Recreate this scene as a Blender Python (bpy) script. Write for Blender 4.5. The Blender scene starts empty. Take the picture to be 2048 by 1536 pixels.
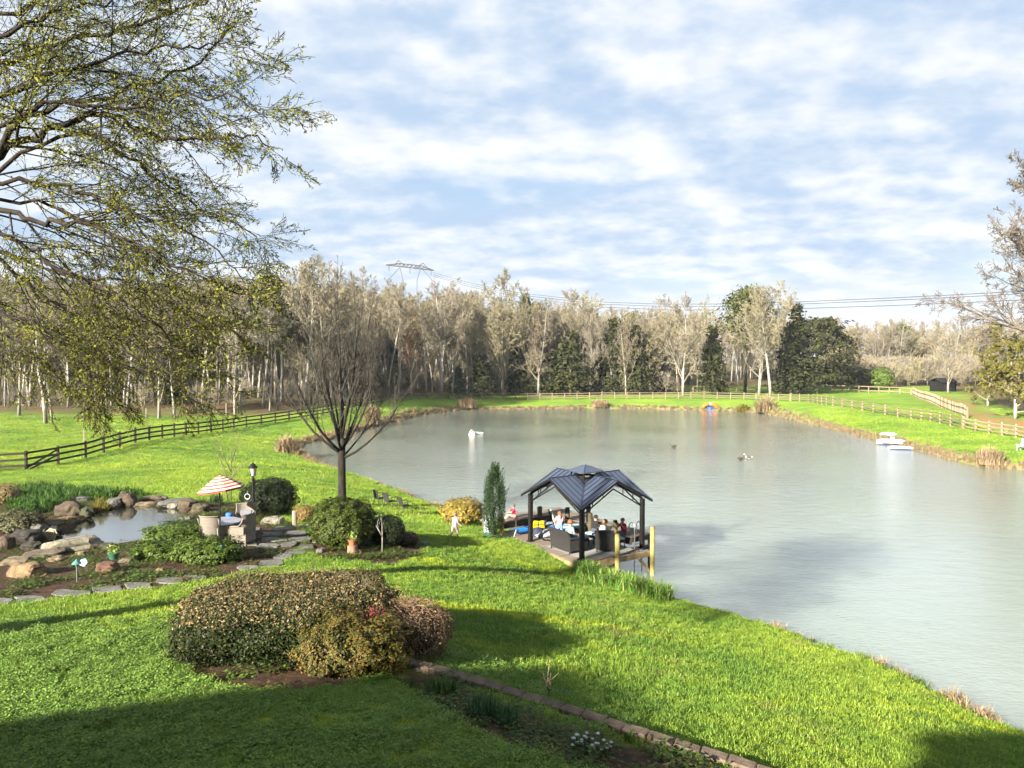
import bpy, bmesh, math, random
import numpy as np
from mathutils import Vector, Matrix, noise as mnoise
R = math.radians
SC = bpy.context.scene
COL = SC.collection

# ------------------------------------------------------------------ camera, sky, sun, exposure
CAM_Z = 9.3
FPX = 1479.0
PITCH = math.atan(53 / FPX)
cam = bpy.data.cameras.new('camera'); cam.sensor_width = 36; cam.lens = FPX / 2048 * 36
cam.clip_start = 0.1; cam.clip_end = 5000
camo = bpy.data.objects.new('camera', cam); COL.objects.link(camo)
camo.location = (0, 0, CAM_Z); camo.rotation_euler = (math.pi / 2 - PITCH, 0, 0)
SC.camera = camo

SUN_EL = R(23.0)
SUN_AZ = R(41.0)                       # light travels this far to the right of straight ahead
LDIR = Vector((math.sin(SUN_AZ) * math.cos(SUN_EL), math.cos(SUN_AZ) * math.cos(SUN_EL), -math.sin(SUN_EL)))
sun = bpy.data.lights.new('sun', 'SUN'); sun.energy = 4.6; sun.angle = R(1.0); sun.color = (1.0, 0.93, 0.80)
suno = bpy.data.objects.new('sun', sun); COL.objects.link(suno)
suno.rotation_euler = LDIR.to_track_quat('-Z', 'Y').to_euler(); suno.location = (-30, -30, 40)

W = bpy.data.worlds.new('World'); SC.world = W; W.use_nodes = True
def build_world():
    nt = W.node_tree; nt.nodes.clear()
    N = nt.nodes.new; L = nt.links.new
    out = N('ShaderNodeOutputWorld'); bg = N('ShaderNodeBackground'); L(bg.outputs[0], out.inputs[0])
    sky = N('ShaderNodeTexSky'); sky.sky_type = 'NISHITA'; sky.sun_disc = False
    sky.sun_elevation = SUN_EL; sky.sun_rotation = math.pi + SUN_AZ
    sky.air_density = 1.0; sky.dust_density = 0.6; sky.ozone_density = 1.5
    tc = N('ShaderNodeTexCoord'); sep = N('ShaderNodeSeparateXYZ'); L(tc.outputs['Generated'], sep.inputs[0])
    def math_(op, a, b=None, c=None, clamp=False):
        m = N('ShaderNodeMath'); m.operation = op; m.use_clamp = clamp
        for i, v in enumerate((a, b, c)):
            if v is None: continue
            if isinstance(v, (int, float)): m.inputs[i].default_value = v
            else: L(v, m.inputs[i])
        return m.outputs[0]
    zc = math_('MAXIMUM', sep.outputs[2], 0.0)
    den = math_('ADD', zc, 0.24)
    cx = math_('DIVIDE', sep.outputs[0], den); cy = math_('DIVIDE', sep.outputs[1], den)
    def cloud(dx, dy, scale, detail, rough, seed, dist=0.0):
        c = N('ShaderNodeCombineXYZ'); L(math_('ADD', cx, dx), c.inputs[0]); L(math_('ADD', math_('MULTIPLY', cy, 1.15), dy), c.inputs[1]); c.inputs[2].default_value = seed
        n = N('ShaderNodeTexNoise'); n.inputs['Scale'].default_value = scale; n.inputs['Detail'].default_value = detail
        n.inputs['Roughness'].default_value = rough; n.inputs['Distortion'].default_value = dist; L(c.outputs[0], n.inputs['Vector'])
        return n.outputs['Fac']
    def ramp(v, a, b, ca=(0, 0, 0, 1), cb=(1, 1, 1, 1), mode='EASE'):
        r = N('ShaderNodeValToRGB'); r.color_ramp.interpolation = mode
        r.color_ramp.elements[0].position = a; r.color_ramp.elements[1].position = b
        r.color_ramp.elements[0].color = ca; r.color_ramp.elements[1].color = cb; L(v, r.inputs[0]); return r.outputs[0]
    def mix(f, a, b, typ='MIX'):
        m = N('ShaderNodeMix'); m.data_type = 'RGBA'; m.blend_type = typ
        if isinstance(f, (int, float)): m.inputs['Factor'].default_value = f
        else: L(f, m.inputs['Factor'])
        for nm, v in (('A', a), ('B', b)):
            k = [s for s in m.inputs if s.name == nm and s.type == 'RGBA'][0]
            if isinstance(v, tuple): k.default_value = v
            else: L(v, k)
        return [s for s in m.outputs if s.type == 'RGBA'][0]
    big = cloud(0, 0, 0.55, 2, 0.5, 3.7)
    n1 = cloud(0, 0, 1.75, 8, 0.58, 4.3, 0.0)
    n2 = cloud(-0.04, 0.10, 1.75, 5, 0.56, 4.3, 0.0)
    fine = cloud(0, 0, 12.0, 4, 0.6, 9.0)
    cov = math_('ADD', math_('MULTIPLY', n1, 0.7), math_('MULTIPLY', big, 0.42))
    mask = ramp(cov, 0.30, 0.54)
    lit = math_('ADD', math_('MULTIPLY', math_('SUBTRACT', n1, n2), 3.6), 0.44)
    lit = math_('ADD', lit, math_('MULTIPLY', math_('SUBTRACT', fine, 0.5), 0.5))
    ccol = ramp(lit, 0.0, 1.0, SKY_SHADE, SKY_LIT)
    base = mix(0.65, mix(1.0, sky.outputs[0], (0.62, 0.62, 0.62, 1), 'MULTIPLY'), SKY_VEIL)
    hz = ramp(zc, 0.02, 0.13, (1, 1, 1, 1), (0, 0, 0, 1))
    # low cloud bank along the horizon, broken into streaks
    c3 = N('ShaderNodeCombineXYZ'); L(sep.outputs[0], c3.inputs[0]); L(sep.outputs[1], c3.inputs[1]); L(math_('MULTIPLY', sep.outputs[2], 9.0), c3.inputs[2])
    n3 = N('ShaderNodeTexNoise'); n3.inputs['Scale'].default_value = 1.6; n3.inputs['Detail'].default_value = 4; L(c3.outputs[0], n3.inputs['Vector'])
    bank = math_('MULTIPLY', hz, ramp(n3.outputs['Fac'], 0.34, 0.56))
    col = mix(math_('MULTIPLY', mask, 0.93), base, ccol)
    col = mix(math_('MULTIPLY', bank, 0.85), col, SKY_LIT)
    L(col, bg.inputs[0]); bg.inputs[1].default_value = SKY_STRENGTH
SKY_STRENGTH = 0.05
SKY_SHADE = (1.75, 2.25, 2.95, 1)
SKY_LIT = (3.4, 3.45, 3.5, 1)
SKY_VEIL = (1.6, 2.15, 2.85, 1)
build_world()
VS = SC.view_settings; VS.view_transform = 'Standard'; VS.look = 'None'; VS.gamma = 1; VS.use_curve_mapping = False
VS.exposure = 2.62
SC.cycles.use_denoising = True
SC.cycles.use_adaptive_sampling = True; SC.cycles.adaptive_threshold = 0.03
SC.cycles.max_bounces = 5; SC.cycles.diffuse_bounces = 2; SC.cycles.glossy_bounces = 3; SC.cycles.transmission_bounces = 4; SC.cycles.transparent_max_bounces = 8
SC.cycles.caustics_reflective = False; SC.cycles.caustics_refractive = False

# ------------------------------------------------------------------ pixels of the 2048 x 1536 photograph -> places
FWD = Vector((0, math.cos(PITCH), -math.sin(PITCH))); UPV = Vector((0, math.sin(PITCH), math.cos(PITCH)))
def ray(px, py):
    return Vector((1, 0, 0)) * ((px - 1024) / FPX) + UPV * (-(py - 768) / FPX) + FWD
def at(px, py, Y):
    d = ray(px, py); t = Y / d.y
    return Vector((0, 0, CAM_Z)) + d * t
def atz(px, py, z):
    d = ray(px, py); t = (z - CAM_Z) / d.z
    return Vector((0, 0, CAM_Z)) + d * t

# ------------------------------------------------------------------ helpers
def tag(o, label=None, cat=None, group=None, kind=None):
    if label: o['label'] = label
    if cat: o['category'] = cat
    if group: o['group'] = group
    if kind: o['kind'] = kind
    return o
def empty(name, loc, rz=0.0, label=None, cat=None, group=None):
    o = bpy.data.objects.new(name, None); COL.objects.link(o); o.location = loc; o.rotation_euler = (0, 0, rz)
    o.empty_display_size = 0.1
    return tag(o, label, cat, group)
def link(name, me, parent=None, loc=None, rot=None, scale=None):
    o = bpy.data.objects.new(name, me); COL.objects.link(o)
    if parent: o.parent = parent
    if loc is not None: o.location = loc
    if rot is not None: o.rotation_euler = rot
    if scale is not None: o.scale = scale
    return o
def copy_tree(o, parent=None):
    c = o.copy(); COL.objects.link(c); c.parent = parent
    for ch in list(o.children):
        copy_tree(ch, c)
    return c

class MB:
    """collects geometry for one mesh"""
    def __init__(self): self.v = []; self.f = []; self.m = []; self.mi = 0
    def add(self, vs, fs, mi=None):
        b = len(self.v); self.v.extend([tuple(p) for p in vs])
        mi = self.mi if mi is None else mi
        for q in fs: self.f.append(tuple(i + b for i in q)); self.m.append(mi)
    def box(self, c, s, rz=0.0, M=None, taper=1.0, mi=None):
        x, y, z = s[0] / 2, s[1] / 2, s[2] / 2
        vs = [Vector((a * x * (taper if k > 0 else 1), b * y * (taper if k > 0 else 1), k * z)) for k in (-1, 1) for a, b in ((-1, -1), (1, -1), (1, 1), (-1, 1))]
        if M is None: M = Matrix.Translation(c) @ Matrix.Rotation(rz, 4, 'Z')
        self.add([M @ p for p in vs], [(3, 2, 1, 0), (4, 5, 6, 7), (0, 1, 5, 4), (1, 2, 6, 5), (2, 3, 7, 6), (3, 0, 4, 7)], mi)
    def bar(self, a, b, w, h, up=(0, 0, 1), mi=None):
        a = Vector(a); b = Vector(b); d = b - a; L = d.length
        if L < 1e-6: return
        d.normalize(); s = d.cross(Vector(up))
        if s.length < 1e-4: s = d.cross(Vector((1, 0, 0)))
        s.normalize(); u = s.cross(d)
        M = Matrix((( s.x, d.x, u.x, 0), (s.y, d.y, u.y, 0), (s.z, d.z, u.z, 0), (0, 0, 0, 1)))
        self.box(None, (w, L, h), M=Matrix.Translation((a + b) / 2) @ M, mi=mi)
    def tube(self, pts, rad, n=6, cap=True, mi=None):
        pts = [Vector(p) for p in pts]; k = len(pts)
        if not hasattr(rad, '__len__'): rad = [rad] * k
        vs = []; fs = []
        t0 = (pts[1] - pts[0]).normalized()
        s = t0.orthogonal().normalized()
        for i in range(k):
            t = (pts[min(i + 1, k - 1)] - pts[max(i - 1, 0)])
            if t.length < 1e-9: t = t0.copy()
            t.normalize(); s = (s - t * s.dot(t))
            if s.length < 1e-6: s = t.orthogonal()
            s.normalize(); w = t.cross(s)
            for j in range(n):
                a = 2 * math.pi * j / n
                vs.append(pts[i] + (s * math.cos(a) + w * math.sin(a)) * rad[i])
        for i in range(k - 1):
            for j in range(n):
                fs.append((i * n + j, i * n + (j + 1) % n, (i + 1) * n + (j + 1) % n, (i + 1) * n + j))
        if cap:
            fs.append(tuple(range(n - 1, -1, -1))); fs.append(tuple((k - 1) * n + j for j in range(n)))
        self.add(vs, fs, mi)
    def lathe(self, prof, c=(0, 0, 0), n=16, mi=None, jitter=None):
        vs = []; fs = []; k = len(prof)
        for r, z in prof:
            for j in range(n):
                a = 2 * math.pi * j / n
                vs.append((c[0] + r * math.cos(a), c[1] + r * math.sin(a), c[2] + z))
        for i in range(k - 1):
            for j in range(n):
                fs.append((i * n + j, i * n + (j + 1) % n, (i + 1) * n + (j + 1) % n, (i + 1) * n + j))
        if prof[0][0] > 1e-4: fs.append(tuple(range(n - 1, -1, -1)))
        if prof[-1][0] > 1e-4: fs.append(tuple((k - 1) * n + j for j in range(n)))
        self.add(vs, fs, mi)
    def ball(self, c, r, n=10, m=7, mi=None):
        if not hasattr(r, '__len__'): r = (r, r, r)
        vs = []; fs = []
        for i in range(m + 1):
            th = math.pi * i / m
            for j in range(n):
                a = 2 * math.pi * j / n
                vs.append((c[0] + r[0] * math.sin(th) * math.cos(a), c[1] + r[1] * math.sin(th) * math.sin(a), c[2] - r[2] * math.cos(th)))
        for i in range(m):
            for j in range(n):
                fs.append((i * n + j, i * n + (j + 1) % n, (i + 1) * n + (j + 1) % n, (i + 1) * n + j))
        self.add(vs, fs, mi)
    def mesh(self, name, mats, smooth=False, bevel=0.0):
        me = bpy.data.meshes.new(name); me.from_pydata(self.v, [], self.f)
        if not isinstance(mats, (list, tuple)): mats = [mats]
        for m in mats: me.materials.append(m)
        if len(mats) > 1: me.polygons.foreach_set('material_index', self.m)
        if bevel > 0:
            bm = bmesh.new(); bm.from_mesh(me); bmesh.ops.remove_doubles(bm, verts=bm.verts, dist=1e-5)
            bmesh.ops.bevel(bm, geom=list(bm.edges), offset=bevel, segments=1, affect='EDGES', clamp_overlap=True); bm.to_mesh(me); bm.free()
        if smooth:
            me.polygons.foreach_set('use_smooth', [True] * len(me.polygons))
            if smooth == 'auto':
                try: me.set_sharp_from_angle(angle=R(40))
                except Exception: pass
        me.update(); return me
    def build(self, name, mats, parent=None, smooth=False, loc=None, bevel=0.0, rot=None):
        return link(name, self.mesh(name, mats, smooth, bevel), parent, loc, rot)

def np_mesh(name, V, F, mats, smooth=False, attr=None):
    """V (n,3), F (m,3|4) numpy arrays"""
    me = bpy.data.meshes.new(name); n = len(V); m, k = F.shape
    me.vertices.add(n); me.vertices.foreach_set('co', np.asarray(V, np.float32).ravel())
    me.loops.add(m * k); me.loops.foreach_set('vertex_index', np.asarray(F, np.int32).ravel())
    me.polygons.add(m); me.polygons.foreach_set('loop_start', np.arange(0, m * k, k, dtype=np.int32))
    try: me.polygons.foreach_set('loop_total', np.full(m, k, dtype=np.int32))
    except Exception: pass
    if smooth: me.polygons.foreach_set('use_smooth', np.ones(m, dtype=bool))
    if not isinstance(mats, (list, tuple)): mats = [mats]
    for q in mats: me.materials.append(q)
    me.update(calc_edges=True)
    if attr is not None:
        for nm, arr in attr.items():
            a = me.color_attributes.new(nm, 'FLOAT_COLOR', 'POINT')
            a.data.foreach_set('color', np.asarray(arr, np.float32).ravel())
    me.validate(); return me

# ------------------------------------------------------------------ materials
class NT:
    def __init__(self, m):
        self.nt = m.node_tree; self.nt.nodes.clear()
    def n(self, typ, **kw):
        x = self.nt.nodes.new(typ)
        for k, v in kw.items(): setattr(x, k, v)
        return x
    def l(self, a, b): self.nt.links.new(a, b)
    def setin(self, s, v):
        if v is None: return
        if isinstance(v, (int, float)): s.default_value = v
        elif isinstance(v, tuple):
            s.default_value = v if len(v) == len(s.default_value) else tuple(v) + (1,)
        else: self.l(v, s)
    def noise(self, scale, detail=3, rough=0.5, vec=None, dist=0.0):
        x = self.n('ShaderNodeTexNoise'); x.inputs['Scale'].default_value = scale; x.inputs['Detail'].default_value = detail
        x.inputs['Roughness'].default_value = rough; x.inputs['Distortion'].default_value = dist
        if vec is not None: self.l(vec, x.inputs['Vector'])
        return x.outputs['Fac']
    def ramp(self, v, stops, mode='LINEAR'):
        r = self.n('ShaderNodeValToRGB'); r.color_ramp.interpolation = mode
        e = r.color_ramp.elements
        while len(e) < len(stops): e.new(0.5)
        for i, (p, c) in enumerate(stops):
            e[i].position = p; e[i].color = tuple(c) + (1,) if len(c) == 3 else c
        self.l(v, r.inputs[0]); return r.outputs[0]
    def mix(self, f, a, b, typ='MIX'):
        m = self.n('ShaderNodeMix', data_type='RGBA', blend_type=typ)
        self.setin(m.inputs['Factor'], f)
        self.setin([s for s in m.inputs if s.name == 'A' and s.type == 'RGBA'][0], a)
        self.setin([s for s in m.inputs if s.name == 'B' and s.type == 'RGBA'][0], b)
        return [s for s in m.outputs if s.type == 'RGBA'][0]
    def math(self, op, a, b=None, clamp=False):
        m = self.n('ShaderNodeMath', operation=op, use_clamp=clamp); self.setin(m.inputs[0], a); self.setin(m.inputs[1], b); return m.outputs[0]
    def pos(self): return self.n('ShaderNodeNewGeometry').outputs['Position']
    def island(self): return self.n('ShaderNodeNewGeometry').outputs['Random Per Island']
    def objco(self): return self.n('ShaderNodeTexCoord').outputs['Object']
    def bump(self, h, strength=0.3, dist=0.02):
        b = self.n('ShaderNodeBump'); b.inputs['Strength'].default_value = strength; b.inputs['Distance'].default_value = dist
        self.l(h, b.inputs['Height']); return b.outputs[0]
    def principled(self, col, rough=0.6, normal=None, metal=0.0, spec=0.5):
        p = self.n('ShaderNodeBsdfPrincipled'); self.setin(p.inputs['Base Color'], col); self.setin(p.inputs['Roughness'], rough)
        p.inputs['Metallic'].default_value = metal; p.inputs['Specular IOR Level'].default_value = spec
        if normal is not None: self.l(normal, p.inputs['Normal'])
        return p
    def out(self, s):
        o = self.n('ShaderNodeOutputMaterial'); self.l(s, o.inputs[0])
def newmat(name):
    m = bpy.data.materials.new(name); m.use_nodes = True; return m, NT(m)
MATS = {}
def solid(name, col, rough=0.6, var=0.25, scale=6.0, bump=0.0, metal=0.0, bscale=None, spec=0.5, col2=None):
    """base colour with object-space noise variation, small per-object shift and fine relief"""
    if name in MATS: return MATS[name]
    if rough >= 0.5 and spec == 0.5: spec = 0.14
    m, t = newmat(name); MATS[name] = m
    co = t.objco()
    nz = t.noise(scale, 5, 0.6, co)
    dark = tuple(c * (1 - var) for c in col); lite = tuple(min(1, c * (1 + var)) for c in (col2 or col))
    c = t.ramp(nz, [(0.3, dark), (0.7, lite)])
    oi = t.n('ShaderNodeObjectInfo').outputs['Random']
    hv = t.n('ShaderNodeHueSaturation'); hv.inputs['Saturation'].default_value = 1
    t.l(t.math('ADD', t.math('MULTIPLY', oi, 0.24 * min(1, var * 3)), 1 - 0.12 * min(1, var * 3)), hv.inputs['Value']); t.l(c, hv.inputs['Color'])
    nrm = None
    if bump > 0: nrm = t.bump(t.noise(bscale or scale * 4, 6, 0.65, co), bump, 0.02)
    p = t.principled(hv.outputs[0], rough, nrm, metal, spec); t.out(p.outputs[0])
    return m
def leafmat(name, cols, trans=0.3, posvar=0.0, rough=0.55):
    """leaf / blade material: colour picked per leaf, a share of light passes through"""
    if name in MATS: return MATS[name]
    m, t = newmat(name); MATS[name] = m
    k = len(cols); c = t.ramp(t.island(), [(i / max(1, k - 1), q) for i, q in enumerate(cols)])
    if posvar > 0:
        nz = t.noise(0.7, 3, 0.5, t.pos())
        hv = t.n('ShaderNodeHueSaturation'); t.l(t.math('ADD', t.math('MULTIPLY', nz, posvar * 2), 1 - posvar), hv.inputs['Value']); t.l(c, hv.inputs['Color']); c = hv.outputs[0]
    p = t.principled(c, rough, spec=0.12)
    if trans > 0:
        tr = t.n('ShaderNodeBsdfTranslucent'); t.l(c, tr.inputs[0])
        mx = t.n('ShaderNodeMixShader'); mx.inputs[0].default_value = trans; t.l(p.outputs[0], mx.inputs[1]); t.l(tr.outputs[0], mx.inputs[2]); t.out(mx.outputs[0])
    else: t.out(p.outputs[0])
    return m

# ------------------------------------------------------------------ instancing (only for what nobody could count)
def scatter(name, pts, rot, scl, idx, protos, label, parent=None, cat=None):
    me = bpy.data.meshes.new(name); n = len(pts)
    me.vertices.add(n); me.vertices.foreach_set('co', np.asarray(pts, np.float32).ravel())
    a = me.attributes.new('srot', 'FLOAT_VECTOR', 'POINT'); a.data.foreach_set('vector', np.asarray(rot, np.float32).ravel())
    a = me.attributes.new('sscl', 'FLOAT', 'POINT'); a.data.foreach_set('value', np.asarray(scl, np.float32))
    a = me.attributes.new('sidx', 'INT', 'POINT'); a.data.foreach_set('value', np.asarray(idx, np.int32))
    o = link(name, me, parent); tag(o, label, cat, kind='stuff')
    g = bpy.data.node_groups.new(name, 'GeometryNodeTree')
    g.interface.new_socket('Geometry', in_out='INPUT', socket_type='NodeSocketGeometry'); g.interface.new_socket('Geometry', in_out='OUTPUT', socket_type='NodeSocketGeometry')
    N = g.nodes.new; L = g.links.new
    gi = N('NodeGroupInput'); go = N('NodeGroupOutput'); jn = N('GeometryNodeJoinGeometry')
    def attr(nm, ty):
        q = N('GeometryNodeInputNamedAttribute'); q.data_type = ty; q.inputs['Name'].default_value = nm; return [s for s in q.outputs if s.enabled and s.name == 'Attribute'][0]
    ar, asc, ai = attr('srot', 'FLOAT_VECTOR'), attr('sscl', 'FLOAT'), attr('sidx', 'INT')
    e2r = N('FunctionNodeEulerToRotation'); L(ar, e2r.inputs[0])
    for k, p in enumerate(protos):
        oi = N('GeometryNodeObjectInfo'); oi.inputs['Object'].default_value = p; oi.transform_space = 'ORIGINAL'
        cp = N('FunctionNodeCompare'); cp.data_type = 'INT'; cp.operation = 'EQUAL'
        ins = [s for s in cp.inputs if s.enabled]; L(ai, ins[0]); ins[1].default_value = k
        ip = N('GeometryNodeInstanceOnPoints'); L(gi.outputs[0], ip.inputs['Points']); L(cp.outputs[0], ip.inputs['Selection'])
        L(oi.outputs['Geometry'], ip.inputs['Instance']); L(e2r.outputs[0], ip.inputs['Rotation']); L(asc, ip.inputs['Scale']); L(ip.outputs[0], jn.inputs[0])
    L(jn.outputs[0], go.inputs[0])
    md = o.modifiers.new('scatter', 'NODES'); md.node_group = g
    return o
def proto(name, me): return bpy.data.objects.new(name, me)      # never linked to the scene: only a source for scatter()
# ------------------------------------------------------------------ terrain
def poly_px(lst, z): return [tuple(atz(x, y, z)[:2]) for x, y in lst]
SHORE = poly_px([(2048, 1462), (1960, 1412), (1900, 1374), (1800, 1326), (1700, 1294), (1640, 1274), (1500, 1226), (1400, 1196), (1330, 1172)], 0.4)
SHORE += [(4.6, 32.0), (3.4, 33.4), (2.2, 35.4), (0.6, 37.6), (-1.6, 40.0), (-4.4, 44.6)]
SHORE += poly_px([(800, 987), (755, 972), (700, 960), (650, 938), (612, 915), (590, 902), (592, 890), (640, 879), (700, 868), (760, 850), (830, 832), (880, 824), (930, 819), (1000, 818), (1100, 817), (1200, 816), (1300, 817), (1400, 819.5), (1480, 822), (1530, 826), (1570, 835), (1630, 849), (1700, 866), (1760, 881), (1830, 898), (1880, 912), (1940, 929), (1990, 936), (2048, 938)], 0.05)
SHORE += [(50, 60), (58, 50), (60, 34), (48, 20), (30, 15.5), (20, 16.2)]
SHORE = np.array(SHORE)
def chaikin(P, k=2):
    for _ in range(k):
        Q = np.roll(P, -1, axis=0)
        P = np.stack([0.75 * P + 0.25 * Q, 0.25 * P + 0.75 * Q], 1).reshape(-1, 2)
    return P
SHORE_S = chaikin(SHORE, 2)
_ring = np.roll(SHORE_S, -1, 0)
SHORE_S = np.stack([SHORE_S, (SHORE_S + _ring) / 2], 1).reshape(-1, 2)
SHORE_S = SHORE_S + np.random.default_rng(2).normal(0, 0.16, SHORE_S.shape)
def inside(P, X, Y):
    r = np.zeros(X.shape, bool); n = len(P)
    for i in range(n):
        x1, y1 = P[i]; x2, y2 = P[(i + 1) % n]
        c = ((y1 > Y) != (y2 > Y)) & (X < (x2 - x1) * (Y - y1) / (y2 - y1 + 1e-12) + x1); r ^= c
    return r
def dist_poly(P, X, Y, closed=True):
    d = np.full(X.shape, 1e9); n = len(P)
    for i in range(n if closed else n - 1):
        a = P[i]; b = P[(i + 1) % n]; ab = b - a; L2 = (ab ** 2).sum() + 1e-12
        t = np.clip(((X - a[0]) * ab[0] + (Y - a[1]) * ab[1]) / L2, 0, 1)
        d = np.minimum(d, (X - a[0] - t * ab[0]) ** 2 + (Y - a[1] - t * ab[1]) ** 2)
    return np.sqrt(d)
CP = []
for px, py, Y in [(1024, 1536, 9), (0, 1536, 8.8), (500, 1536, 8.9), (1500, 1536, 10.2), (1850, 1536, 12), (500, 1350, 12.3), (150, 1350, 12.2), (0, 1300, 13.5), (1024, 1430, 11), (800, 1330, 13.2), (1250, 1480, 10.5),
                  (0, 1200, 18), (250, 1180, 19.2), (400, 1155, 20.5), (560, 1125, 22.5), (425, 1090, 25), (480, 1085, 25.2), (600, 1075, 26), (670, 1103, 25.2), (800, 1120, 24.4), (900, 1200, 19.5), (900, 1110, 27), (908, 1076, 31),
                  (684, 1010, 38), (800, 1026, 38), (540, 1035, 31), (100, 975, 40), (250, 990, 36), (0, 1000, 35), (40, 1095, 25.2), (0, 1130, 22.5), (20, 942, 52), (300, 885, 65), (600, 838, 95), (400, 945, 46), (560, 930, 52),
                  (700, 818, 108), (1000, 798, 145), (1400, 797, 141), (1200, 797, 144), (850, 799, 135), (1150, 1160, 28.5), (1000, 1090, 31.2), (1100, 1118, 30),
                  (1400, 1300, 19), (1700, 1400, 15.5), (1900, 1500, 13), (1200, 1250, 19.5), (1250, 1380, 14.5), (1550, 1430, 13.6),
                  (2048, 880, 74), (1960, 865, 82), (1830, 838, 97), (1660, 812, 114), (1750, 826, 104), (1580, 802, 131), (1700, 783, 168), (1500, 785, 168), (1750, 800, 140), (1830, 786, 152), (1940, 832, 93), (2000, 830, 100), (1900, 800, 130),
                  (0, 880, 70), (200, 855, 84), (0, 840, 92), (450, 838, 96), (300, 835, 98), (150, 815, 112), (560, 800, 118), (550, 775, 140), (400, 770, 142), (200, 790, 130)]:
    CP.append(tuple(at(px, py, Y)))
CP += [(-60, 150, 4.5), (-110, 130, 4), (-60, 190, 8), (0, 170, 2.6), (0, 220, 8), (60, 185, 2.2), (60, 260, 5), (120, 200, 2.4), (120, 260, 4), (-160, 200, 9), (-200, 90, 3), (180, 140, 2.5), (-80, 30, 3), (-40, 0, 4.6), (0, -10, 4.5), (40, -10, 3.5), (80, 10, 1.5), (75, 50, 1.2), (100, 90, 2.0), (-40, -50, 5), (40, -50, 5), (-120, -20, 4), (140, 10, 2)]
for p in SHORE[::3]: CP.append((p[0], p[1], 0.5))
CP = np.array(CP)
def _tps(A, B):
    d2 = ((A[:, None, :] - B[None, :, :]) ** 2).sum(-1) / 2500.0
    return 0.5 * d2 * np.log(d2 + 1e-9)
_n = len(CP)
_K = _tps(CP[:, :2], CP[:, :2]) + 0.0006 * np.eye(_n)
_Pm = np.c_[np.ones(_n), CP[:, :2] / 50]
_A = np.zeros((_n + 3, _n + 3)); _A[:_n, :_n] = _K; _A[:_n, _n:] = _Pm; _A[_n:, :_n] = _Pm.T
_W = np.linalg.solve(_A, np.r_[CP[:, 2], 0, 0, 0])
GPOND_Z = 2.62
GP = np.array(poly_px([(72, 1098), (128, 1062), (150, 1052), (190, 1028), (215, 1018), (262, 1012), (310, 1012), (352, 1018), (385, 1030), (366, 1044), (345, 1058), (330, 1072), (300, 1090), (240, 1099), (170, 1101), (110, 1100)], GPOND_Z))
GP_S = chaikin(GP, 2)
def sstep(a, b, x):
    t = np.clip((x - a) / (b - a), 0, 1); return t * t * (3 - 2 * t)
def height_np(X, Y):
    X = np.asarray(X, float); Y = np.asarray(Y, float); sh = X.shape; x = X.ravel(); y = Y.ravel()
    z = np.empty(len(x))
    for s in range(0, len(x), 20000):
        P = np.c_[x[s:s + 20000], y[s:s + 20000]]
        Pc = np.clip(P, (-220, -60), (220, 280))
        z[s:s + 20000] = _tps(Pc, CP[:, :2]) @ _W[:_n] + np.c_[np.ones(len(P)), Pc / 50] @ _W[_n:]
    z = np.clip(z, 0.35, 18)
    d = dist_poly(SHORE_S, x, y); ins = inside(SHORE_S, x, y)
    z = np.where(ins, -0.05 - np.minimum(d * 0.5, 2.0), 0.05 + (z - 0.05) * sstep(-0.25, 1.3, d))
    near = (np.abs(x + 15) < 12) & (np.abs(y - 29) < 12)
    if near.any():
        dg = dist_poly(GP_S, x[near], y[near]); ig = inside(GP_S, x[near], y[near])
        zn = z[near]; rim = GPOND_Z + 0.12 + 0.5 * np.maximum(0, zn - GPOND_Z)
        zn = np.where(ig, GPOND_Z - 0.08 - np.minimum(0.6, dg), rim + (zn - rim) * sstep(0.3, 2.6, dg))
        z[near] = zn
    return z.reshape(sh)
# one sheet: fine grid near the camera, coarse to the horizon
def axis(segs):
    out = [segs[0][0]]
    for a, b, s in segs:
        n = max(1, round((b - a) / s)); out += list(a + (b - a) * (np.arange(n) + 1) / n)
    return np.array(out)
XS = axis([(-3000, -900, 500), (-900, -260, 80), (-260, -90, 10), (-90, -34, 2.0), (-34, -18, 0.6), (-18, 14, 0.32), (14, 30, 0.7), (30, 62, 1.2), (62, 130, 4), (130, 260, 10), (260, 900, 80), (900, 3000, 500)])
YS = axis([(-900, -100, 200), (-100, -10, 10), (-10, 6, 2), (6, 40, 0.32), (40, 70, 0.7), (70, 150, 1.4), (150, 280, 6), (280, 900, 60), (900, 3500, 600)])
GX, GY = np.meshgrid(XS, YS); GZ = height_np(GX, GY)
far = sstep(230, 420, np.hypot(GX, GY - 60)); GZ = GZ * (1 - far) + 4.0 * far
_rg = np.random.default_rng(5)
GZ = GZ + np.where((np.hypot(GX, GY) < 90) & (GZ > 0.3), _rg.normal(0, 0.012, GX.shape), 0)

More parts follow.
